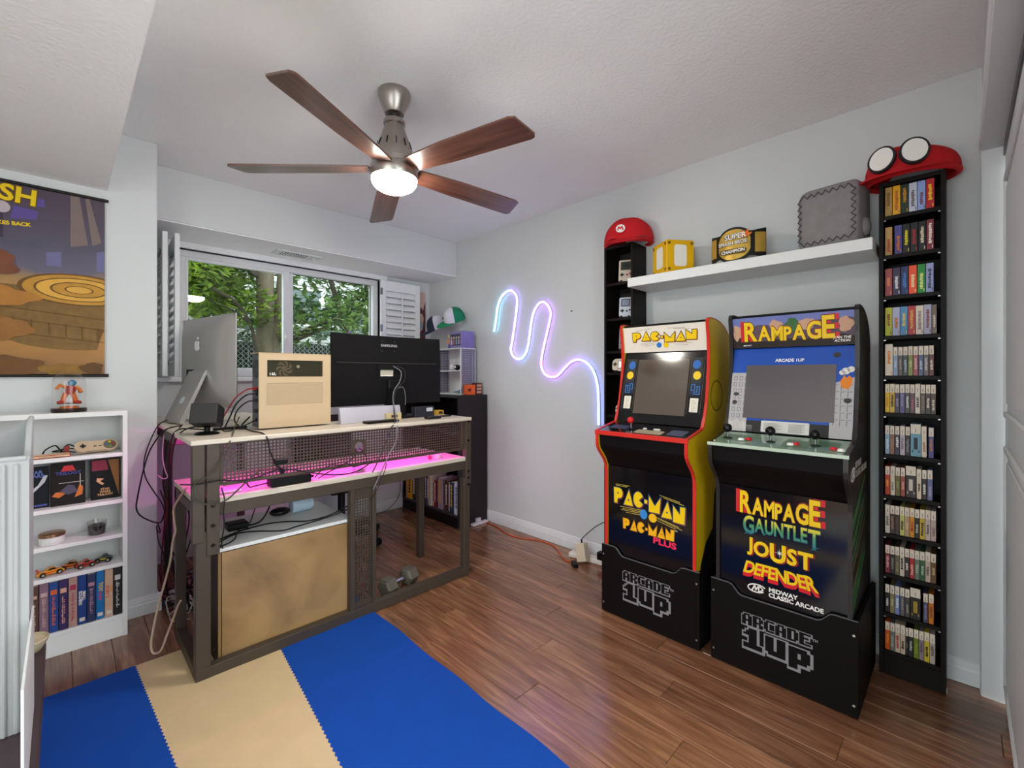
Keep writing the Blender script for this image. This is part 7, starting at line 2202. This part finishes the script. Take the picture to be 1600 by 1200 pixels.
    # title lettering, the part in view
    for mat, bo, dz in ((M('#6a4a08', .5), .07, .002), (M('#e6c414', .4), .03, .003)):
        text('SH', mat, f, .098, t, bold=bo, dx=-.285, dy=.795, dz=dz, rot=radians(-4), sx=1.0)
    text('KES BACK', M('#e0c020', .4), f, .0225, t, bold=.04, dx=-.298, dy=.668, dz=.003, rot=radians(5))
poster()
# ------------------------------------------------------------------ neon strip on the wall
def neon():
    Y_Z = [(2.753, 1.592), (2.73, 1.686), (2.707, 1.8), (2.653, 1.878), (2.572, 1.909), (2.514, 1.881), (2.486, 1.817), (2.507, 1.667), (2.543, 1.491), (2.557, 1.435), (2.528, 1.378), (2.465, 1.356), (2.409, 1.379), (2.368, 1.457), (2.335, 1.627), (2.302, 1.722), (2.244, 1.774), (2.187, 1.763), (2.143, 1.701), (2.149, 1.636), (2.199, 1.473), (2.231, 1.355), (2.231, 1.292), (2.199, 1.24), (2.143, 1.216), (2.077, 1.225), (2.006, 1.285), (1.949, 1.325), (1.883, 1.337), (1.818, 1.313), (1.765, 1.256), (1.734, 1.17), (1.724, 1.063), (1.722, .895)]
    pts = spline([(2.543, y, z) for y, z in Y_Z], 4)
    t = thing('neon_rope_light', 'wavy glowing blue and violet rope light fixed to the wall', 'light', (2.55, 2.2, .9))
    m = bpy.data.materials.new('neon_glow'); m.use_nodes = True
    nt = m.node_tree; b = nt.nodes['Principled BSDF']
    tc = nt.nodes.new('ShaderNodeTexCoord'); sx = nt.nodes.new('ShaderNodeSeparateXYZ')
    mr = nt.nodes.new('ShaderNodeMapRange'); mr.inputs['From Min'].default_value = -.5; mr.inputs['From Max'].default_value = .56
    cr = nt.nodes.new('ShaderNodeValToRGB'); e = cr.color_ramp.elements
    e[0].position = 0; e[0].color = (.10, .22, 1, 1); e[1].position = 1; e[1].color = (.12, .75, 1, 1)
    for p, c in ((.12, (.16, .18, 1)), (.22, (.40, .10, 1)), (.42, (.48, .12, 1)), (.55, (.34, .16, 1)), (.68, (.16, .40, 1)), (.78, (.42, .16, 1)), (.88, (.20, .45, 1))):
        q = e.new(p); q.color = c + (1,)
    nt.links.new(tc.outputs['Object'], sx.inputs[0]); nt.links.new(sx.outputs['Y'], mr.inputs['Value']); nt.links.new(mr.outputs[0], cr.inputs[0])
    nt.links.new(cr.outputs[0], b.inputs['Emission Color']); b.inputs['Emission Strength'].default_value = NEON_POWER
    MB().tube(pts, .0075, 8).build('glowing_tube', m, t)
    MB().tube([p + Vector((.0085, 0, 0)) for p in pts], .0065, 6).build('channel', M('#c8ccd8', .5), t)
    CL = M('#30343c', .4)
    for k in (18, 30, 52, 66, 84, 104, 120):
        p = pts[k]; MB().box(p.x + .001, p.x + .016, p.y - .010, p.y + .010, p.z - .006, p.z + .006, bev=.001).build('clip', M('#c9cdd6', .5), t)
    MB().cyl(pts[-1], pts[-1] + Vector((0, 0, -.02)), .009, n=10).build('end_cap', M('#dfe2ea', .4), t)
    return t
NEON_POWER = 6.5
neon()
single(MB().box(2.552, 2.5605, 1.955, 1.965, 1.68, 1.688), 'wall_anchor', M('#5a5a5c', .5), 'tiny grey wall anchor above the rope light', 'wall anchor')

# ------------------------------------------------------------------ near corner: bench, white bin, dish
def near_corner():
    DW = M('#4b3c40', .4, var=.15, scale=20, name='bench_dark_wood')
    t = thing('low_bench', 'low dark wooden bench at the near corner beside the rug', 'bench', (-.28, 1.75, 0))
    MB().box(-.52, -.038, 1.0, 2.285, .262, .300, bev=.004).build('top', DW, t)
    for x in (-.50, -.165):
        for y in (1.03, 2.21): MB().box(x, x + .045, y, y + .045, 0, .262, bev=.002).build('leg', DW, t)
    MB().box(-.085, -.065, 1.075, 2.21, .19, .262).build('apron', DW, t)
    MB().box(-.455, -.10, 2.225, 2.245, .19, .262).build('apron', DW, t)
    WP = M('#b4b5b6', .4, var=.02, name='white_moulded_plastic')
    t = thing('white_bin', 'tall white plastic bin with a scooped open top on the bench', 'bin', (-.22, 1.86, .3005))
    z0 = .3008
    xr, xl, yf, yb = -.060, -.40, 1.735, 2.0
    # side wall seen on the rug side: top edge sweeps from the high rear to the low front
    side = [(yb, z0), (yb, 1.100), (yb - .02, 1.100), (yb - .07, 1.098), (yb - .14, 1.062), (yb - .18, 1.030), (yb - .20, 1.015), (yf, 1.012), (yf, z0)]
    for xa in (xr - .010, xl):
        MB().prism(side, xa, xa + .010, 'yz').build('side_wall', WP, t)
    # rear wall with an arched top
    arc = [(xr - .010, z0), (xr - .010, 1.100)] + [(xr - .010 - (xr - xl - .02) * k / 12, 1.100 - .075 * sin(pi * k / 12) ** .8) for k in range(1, 12)] + [(xl + .010, 1.100), (xl + .010, z0)]
    MB().prism(arc, yb - .010, yb, 'xz').build('rear_wall', WP, t)
    MB().box(xl + .010, xr - .010, yf, yf + .010, z0, 1.012).build('front_wall', WP, t)
    MB().box(xl + .010, xr - .010, yf + .010, yb - .010, z0, z0 + .012).build('floor', WP, t)
    # ribs on the front and a rolled rim
    for x in (xr - .028, xr - .050): MB().box(x, x + .010, yf - .006, yf + .001, z0, 1.0, bev=.003).build('rib', WP, t)
    rim = [(xr - .005, y, z) for y, z in reversed(side[1:8])]
    MB().tube(rim, .007, 8).build('rim', WP, t)
    MB().tube([(xr - .006, yf + .002, 1.012), (xl + .006, yf + .002, 1.012)], .007, 8).build('rim', WP, t)
    single(MB().box(xr + .001, xr + .006, 1.36, 1.84, z0, .585, bev=.001), 'white_board', M('#e2e2e0', .4), 'thin white board standing against the side of the white bin', 'board')
    t = thing('cream_dish', 'shallow cream dish at the far end of the dark bench', 'dish', (-.085, 2.20, .3005))
    MB().lathe([(0, 0), (.030, 0), (.034, .004), (.048, .028), (.052, .040), (.050, .042), (.044, .034), (0, .026)], (-.080, 2.215, .3005), 32).build('dish', M('#cfc4a0', .35, name='cream_ceramic'), t)
    MB().lathe([(0, .026), (.005, .026), (.005, .032), (0, .032)], (-.080, 2.215, .3005), 12).build('nub', M('#8a8468', .4), t)
near_corner()

# ------------------------------------------------------------------ cables, cords, plugs
def cable(pts, r, col, label, name='cable', n=5, grp='cables around the desk', plug=None, seg=5):
    P = spline(pts, seg)
    m = M(col, .45, var=.05)
    if plug is None:
        return single(MB().tube(P, r, n), name, m, label, 'cable', grp)
    t = thing(name, label, 'cable', tuple(P[0]), group=grp)
    MB().tube(P, r, n).build('lead', m, t)
    a = P[plug]; b = P[plug + 1] if plug >= 0 else P[plug - 1]
    d = (a - b).normalized()
    MB().cyl(a, a + d * .022, r * 2.6, n=8).build('connector', m, t)
    return t
K = '#141215'
def cables():
    cable([(0.383, 2.869, 1.0), (0.347, 2.888, 0.973), (0.311, 2.907, 0.878), (0.293, 2.907, 0.793), (0.296, 2.886, 0.722), (0.324, 2.841, 0.652), (0.349, 2.798, 0.601), (0.358, 2.771, 0.557), (0.347, 2.764, 0.524)], .0030, K, 'black cable hanging past the alcove corner from the silver computer')
    cable([(0.418, 2.694, .985), (0.357, 2.747, 0.962), (0.308, 2.789, 0.875), (0.281, 2.809, 0.768), (0.261, 2.822, 0.645), (0.256, 2.82, 0.584), (0.275, 2.794, 0.546), (0.324, 2.738, 0.52), (0.343, 2.712, 0.537), (0.351, 2.697, 0.606), (0.333, 2.708, 0.683)], .0034, K, 'widest black cable loop hanging out over the white shelf end')
    cable([(0.324, 2.717, 0.521), (.332, 2.74, .50), (.338, 2.745, .47), (.328, 2.75, .475), (.326, 2.76, .50), (0.337, 2.83, 0.438), (0.358, 2.937, 0.356), (0.389, 3.033, 0.254), (0.388, 3.161, 0.146), (0.407, 3.27, 0.006)], .0028, K, 'black cable with a small knot dropping to the floor at the alcove corner')
    cable([(0.407, 2.846, 0.94), (0.398, 2.901, 0.753), (0.397, 2.95, 0.611), (0.391, 3.004, 0.466), (0.386, 3.055, 0.318), (0.388, 3.107, 0.182), (0.40, 3.159, 0.008), (.46, 3.2, .006)], .0032, '#8a1428', 'red cable hanging beside the desk return to the floor')
    cable([(0.413, 2.698, 0.98), (0.372, 2.777, 0.898), (0.370, 2.855, 0.792), (0.372, 2.922, 0.649), (0.415, 2.979, 0.5), (0.413, 3.051, 0.276), (0.42, 3.12, 0.006), (.52, 3.1, .006)], .0032, K, 'black cable straight down the desk return, nearest the red one')
    cable([(0.47, 2.50, 0.976), (.38, 2.545, .98), (0.362, 2.615, 0.916), (0.362, 2.661, 0.819), (0.364, 2.698, 0.69), (0.37, 2.731, 0.557), (0.38, 2.773, 0.389), (0.429, 2.783, 0.249), (0.462, 2.791, 0.06), (.52, 2.82, .006)], .0034, K, 'black cable from the silver stand down to the cable heap')
    cable([(0.45, 2.42, 1.003), (.39, 2.46, .985), (0.360, 2.50, 0.93), (0.360, 2.60, 0.794), (0.362, 2.674, 0.632), (0.370, 2.717, 0.464), (0.40, 2.76, 0.20), (.44, 2.80, .006)], .0034, K, 'black cable from the cube speaker over the desk edge')
    cable([(0.38, 2.35, 0.75), (0.352, 2.457, 0.651), (0.350, 2.455, 0.596), (0.354, 2.445, 0.546), (0.345, 2.45, 0.499), (0.337, 2.454, 0.416), (0.322, 2.47, 0.333), (0.300, 2.49, 0.222), (0.283, 2.505, 0.112), (0.277, 2.509, 0.05), (0.284, 2.497, 0.016), (0.306, 2.471, 0.03), (0.325, 2.443, 0.105), (0.345, 2.415, 0.185), (0.355, 2.394, 0.234), (0.362, 2.374, 0.261)], .0045, '#cbb09a', 'thick pale cable looping down onto the rug corner')
    cable([(0.362, 2.82, 0.93), (0.355, 2.812, 0.835), (0.363, 2.791, 0.758), (0.37, 2.769, 0.729), (0.353, 2.772, 0.721), (0.331, 2.78, 0.742)], .0024, '#d8a8c8', 'thin white cable loop tinted LED pink under the desk corner')  # pink of the LED is put into the white cable's colour
    # across the front of the desk
    fy = 2.135
    cable([(0.334, 2.20, 0.794), (0.375, 2.128, 0.80), (0.452, 2.125, 0.803), (0.529, fy, 0.788), (0.589, fy, 0.791), (0.641, fy, 0.806), (0.683, fy, 0.812), (0.748, fy, 0.80), (0.826, fy, 0.775), (0.927, 2.125, 0.752), (1.03, 2.12, 0.752), (1.116, 2.12, 0.79)], .0032, K, 'black cable strung across the front of the perforated panel')
    cable([(0.64, 2.42, 1.03), (0.600, 2.40, .99), (0.610, 2.30, .976), (.622, 2.18, .975), (.632, 2.134, .955), (0.640, 2.125, 0.90), (0.66, 2.126, 0.85), (0.683, 2.128, 0.815)], .0036, K, 'black cable from the cream computer over the desk edge', plug=-1)
    cable([(0.60, 2.44, 1.03), (0.56, 2.36, 0.985), (0.53, 2.25, 0.977), (.49, 2.134, .955), (0.47, 2.126, 0.90), (0.428, 2.124, 0.84), (0.38, 2.126, 0.804)], .0028, '#4a4438', 'grey-brown cable slanting down over the desk corner post')
    cable([(0.377, 2.128, 0.815), (0.362, 2.126, 0.785), (0.367, 2.122, 0.749), (0.398, 2.118, 0.722), (0.437, 2.118, 0.712), (0.477, 2.118, 0.722), (0.517, 2.120, 0.755), (0.558, 2.124, 0.79), (0.60, 2.126, 0.822)], .0034, '#3a3630', 'grey-brown cable sagging in a wide loop below the lower desktop')
    cable([(0.462, 2.14, 0.77), (0.470, 2.125, 0.723), (0.466, 2.128, 0.671), (0.470, 2.130, 0.618), (0.462, 2.135, 0.553), (0.468, 2.15, 0.518)], .0028, K, 'thin black cable dropping from the lower desktop to the cabinet top')
    t = cable([(.655, 2.19, .75), (.60, 2.20, .742), (.57, 2.16, .75), (.55, 2.135, .78)], .0030, K, 'short black lead of the power brick')
    single(MB().box(.655, .71, 2.110, 2.128, .838, .862, bev=.004).xform(Matrix.Identity(4)), 'cable_filter', BLACKP, 'black lump on the cable hanging in front of the perforated panel', 'cable filter')
    # behind and in front of the monitor
    cable([(1.46, 2.472, 1.285), (1.50, 2.445, 1.262), (1.492, 2.425, 1.20), (1.44, 2.402, 1.165), (1.405, 2.39, 1.122), (1.345, 2.30, 1.035), (1.273, 2.17, .976), (1.222, 2.124, 0.945), (1.18, 2.122, 0.85), (1.142, 2.122, 0.775), (1.117, 2.12, 0.735)], .0034, '#2a282a', 'dark cable from the monitor ports over the desk edge')
    cable([(1.44, 2.472, 1.285), (1.478, 2.445, 1.25), (1.458, 2.425, 1.19), (1.41, 2.405, 1.142), (1.36, 2.335, 1.08), (1.295, 2.18, .978), (1.260, 2.124, 0.945), (1.252, 2.122, 0.877), (1.207, 2.12, 0.808), (1.17, 2.12, 0.737), (1.127, 2.13, 0.645)], .0032, '#77757c', 'grey cable from the monitor ports down past the lower desktop')
    cable([(1.43, 2.405, 1.15), (1.463, 2.40, 1.157), (1.478, 2.395, 1.11), (1.472, 2.385, 1.05)], .0026, '#6a6868', 'short grey cable curling beside the monitor stand')
    cable([(1.065, 2.16, 0.86), (1.075, 2.135, 0.845), (1.092, 2.13, 0.805), (1.078, 2.132, 0.785), (1.023, 2.134, 0.775), (0.99, 2.134, 0.797), (0.942, 2.134, 0.783), (0.895, 2.15, 0.76), (.87, 2.18, .735)], .0026, K, 'black cable wriggling out of the round port')
    cable([(1.05, 2.16, 0.86), (1.035, 2.135, 0.837), (1.005, 2.132, 0.81), (0.962, 2.132, 0.794), (0.915, 2.132, 0.80), (0.869, 2.14, 0.78), (.85, 2.17, .745)], .0026, '#2a2426', 'dark brown cable from the round port to the power brick')
    cable([(1.2, 2.135, 0.79), (1.193, 2.122, 0.748), (1.164, 2.120, 0.686), (1.145, 2.125, 0.641), (1.12, 2.13, .60)], .0022, K, 'thin black cable ending below the lower desktop edge')
    # computer leads on the desk
    cable([(0.655, 2.40, 1.165), (0.63, 2.43, 1.160), (0.60, 2.50, 1.12), (0.58, 2.56, 1.06), (0.556, 2.62, .985)], .0034, '#a82030', 'red lead plugged into the cream computer', plug=0)
    cable([(0.655, 2.38, 1.14), (0.62, 2.40, 1.135), (0.588, 2.45, 1.09), (0.565, 2.46, 1.03), (0.536, 2.434, .978)], .0036, K, 'black lead plugged in just under the red one', plug=0)
    cable([(0.655, 2.36, 1.11), (0.615, 2.36, 1.105), (0.58, 2.38, 1.07), (0.57, 2.40, 1.02), (0.60, 2.42, .978)], .0036, '#1c1c22', 'black lead plugged in lowest of three at the cream computer', plug=0)
    cable([(0.655, 2.388, 1.013), (0.60, 2.381, .990), (0.56, 2.38, .976), (0.52, 2.358, .976), (.50, 2.33, 1.0)], .0028, K, 'black speaker lead lying along the desk top', plug=0)
    single(MB().box(.50, .64, 2.46, 2.485, .971, .983, bev=.003), 'black_dock', BLACKP, 'slim black dock lying behind the cube speaker', 'dock')
    # on the low cabinet
    z = .506
    cable([(0.470, 2.30, z), (0.561, 2.36, z), (0.632, 2.385, z), (0.715, 2.393, z), (0.792, 2.36, z), (0.863, 2.30, z), (0.955, 2.294, z + .004), (1.008, 2.26, z + .03), (1.06, 2.20, .58)], .0036, K, 'thick black cable across the cabinet top towards the perforated strip')
    cable([(0.474, 2.27, z), (0.56, 2.33, z + .004), (0.638, 2.316, z), (0.725, 2.241, z), (0.801, 2.254, z), (0.916, 2.276, z), (1.0, 2.25, z + .02), (1.05, 2.19, .56)], .0034, K, 'thick black cable nearest the front edge of the cabinet top')
    cable([(0.482, 2.222, z), (0.508, 2.235, z), (0.542, 2.275, z), (0.575, 2.36, z + .006), (0.641, 2.45, z), (0.69, 2.559, z + .01), (.74, 2.61, .62)], .0028, K, 'black cable with a metal tip at the cabinet corner', plug=0)
    cable([(0.82, 2.60, .66), (0.774, 2.537, 0.58), (0.71, 2.45, 0.525), (0.66, 2.42, .51), (0.60, 2.44, .512)], .0040, K, 'stout black cable hanging down onto the adapter brick')
    # loose floor heap in the alcove corner
    rn = random.Random(12)
    heap = ['coiled black cable at the bottom of the heap behind the desk post', 'brown-black cable coil on the floor by the desk leg', 'grey cable coil on the floor under the desk return', 'thin black cable coil nearest the baseboard', 'dark red cable coil on the floor under the desk return', 'black cable coil against the low cabinet side', 'black cable trailing furthest towards the window', 'white cable coil among the black ones']
    for k, lb in enumerate(heap):
        cx, cy = rn.uniform(.40, .46) if k % 2 else rn.uniform(.46, .60), rn.uniform(2.72, 3.25)
        pts = []
        for j in range(15):
            a = j * .75 + k
            r = rn.uniform(.05, .13)
            pts.append((max(.375, cx + r * cos(a) * .8), cy + r * sin(a) * 1.2, .006 + .006 * k + rn.uniform(0, .035) * (j % 3)))
        cable(pts, rn.uniform(.0026, .004), ['#121114', '#1f1716', '#55524e', '#141216', '#5a141c', '#101012', '#151317', '#b8aaa4'][k], lb, 'cable_coil', grp='cables heaped on the floor', seg=4)
    for k, (lab, p) in enumerate((('black cable drooping along the inside of the desk post from the lower desktop', [(.395, 2.52, .66), (.43, 2.60, .55), (.42, 2.68, .35), (.44, 2.74, .16), (.46, 2.78, .03)]),
                                  ('black cable hanging in a loose arc behind the desk post', [(.50, 2.66, .70), (.47, 2.70, .48), (.43, 2.72, .30), (.47, 2.80, .12), (.55, 2.90, .03)]))):
        cable(p, .0034, K, lab)
    t = thing('plug_strip', 'white plug strip half buried in the floor cables behind the desk', 'power strip', (.47, 2.98, 0))
    MB().box(.42, .50, 2.86, 3.12, .001, .034, bev=.005).build('housing', M('#cfcac4', .5), t)
    for k in range(4): MB().box(.445, .475, 2.89 + k * .055, 2.92 + k * .055, .034, .036).build('socket', M('#6a6662', .5), t)
    for k in range(3): MB().box(.442, .478, 2.888 + k * .055, 2.922 + k * .055, .036, .070, bev=.004).build('adapter', BLACKP, t)
    # wall side: power bar, cream adapter, orange extension cord
    t = thing('power_bar', 'white power bar with plugs on the floor beside the arcade riser', 'power strip', (2.47, 1.75, 0))
    b_ = MB().box(-.035, .035, -.17, .17, 0, .036, bev=.012)
    b_.xform(Matrix.Translation((2.475, 1.72, .001)) @ Matrix.Rotation(radians(8), 4, 'Z')).build('housing', M('#dcd4cc', .35), t)
    MB().box(2.455, 2.495, 1.79, 1.835, .036, .075, bev=.003).build('plug', M('#d8cec4', .4), t)
    MB().box(2.45, 2.49, 1.635, 1.675, .036, .085, bev=.003).build('plug', BLACKP, t)
    MB().box(2.445, 2.485, 1.575, 1.615, .036, .07, bev=.003).build('plug', M('#e0d8d0', .4), t)
    t = thing('cream_adapter', 'cream power adapter leaning on the power bar by the arcade riser', 'adapter', (2.43, 1.76, 0))
    MB().box(-.026, .026, -.036, .036, 0, .115, bev=.004).xform(Matrix.Translation((2.405, 1.745, .012)) @ Matrix.Rotation(radians(14), 4, 'Y') @ Matrix.Rotation(radians(-20), 4, 'X')).build('brick', M('#d6c7b0', .4), t)
    MB().cyl((2.437, 1.784, .118), (2.443, 1.79, .140), .006, n=8).build('strain_relief', BLACKP, t)
    cable([(2.443, 1.79, .138), (2.455, 1.775, .16), (2.475, 1.74, .20), (2.49, 1.69, .245), (2.50, 1.60, .30), (2.50, 1.50, .34)], .003, '#1a1a1e', 'thin dark cable rising from the cream adapter behind the arcade machine', grp='cords by the arcade wall')
    o = cable([(2.500, 2.80, .0046), (2.49, 2.674, .0046), (2.435, 2.492, .0046), (2.44, 2.365, .0046), (2.505, 2.219, .0046), (2.50, 2.085, .0046), (2.437, 1.979, .0046), (2.375, 1.897, .0046), (2.36, 1.84, .0046), (2.37, 1.80, .006)], .0042, '#c2502e', 'orange extension cord running along the baseboard to the power bar', 'extension_cord', 7, 'cords by the arcade wall', plug=-1)
    t = thing('black_socket', 'black socket end of the orange cord on the floor', 'socket', (2.33, 1.78, 0))
    MB().box(-.016, .016, -.035, .035, 0, .024, bev=.005).xform(Matrix.Translation((2.335, 1.765, .0005)) @ Matrix.Rotation(radians(-38), 4, 'Z')).build('housing', BLACKP, t)
    MB().cyl((2.352, 1.790, .012), (2.366, 1.805, .012), .007, n=8).build('boot', M('#b03a24', .4), t)
    t = thing('white_plug_adapter', 'white plug and cord end on the floor at the foot of the dark bookcase', 'plug', (2.42, 2.84, 0))
    MB().box(2.36, 2.52, 2.800, 2.838, .0005, .020, bev=.005).build('strip', M('#dcd6d8', .4), t)
    MB().box(2.41, 2.455, 2.815, 2.850, .020, .052, bev=.003).build('plug', M('#c8c4cc', .4), t)
    MB().tube(spline([(2.52, 2.815, .012), (2.54, 2.80, .02), (2.536, 2.775, .016), (2.52, 2.76, .006)], 5), .004, 6).build('cord', M('#dcd6d8', .4), t)
    cable([(2.198, 3.66, 0.301), (2.205, 3.66, 0.153), (2.133, 3.66, 0.051), (2.018, 3.66, 0.006), (1.8, 3.65, .006)], .003, '#4a4e54', 'dark grey cable along the window baseboard beside the bookcase', grp='cords under the window')
    cable([(2.20, 3.672, 0.10), (2.102, 3.672, 0.06), (2.007, 3.67, 0.03), (1.90, 3.66, 0.006), (1.7, 3.66, .006)], .003, '#d8d8d4', 'white cable along the window baseboard beside the bookcase', grp='cords under the window')
cables()
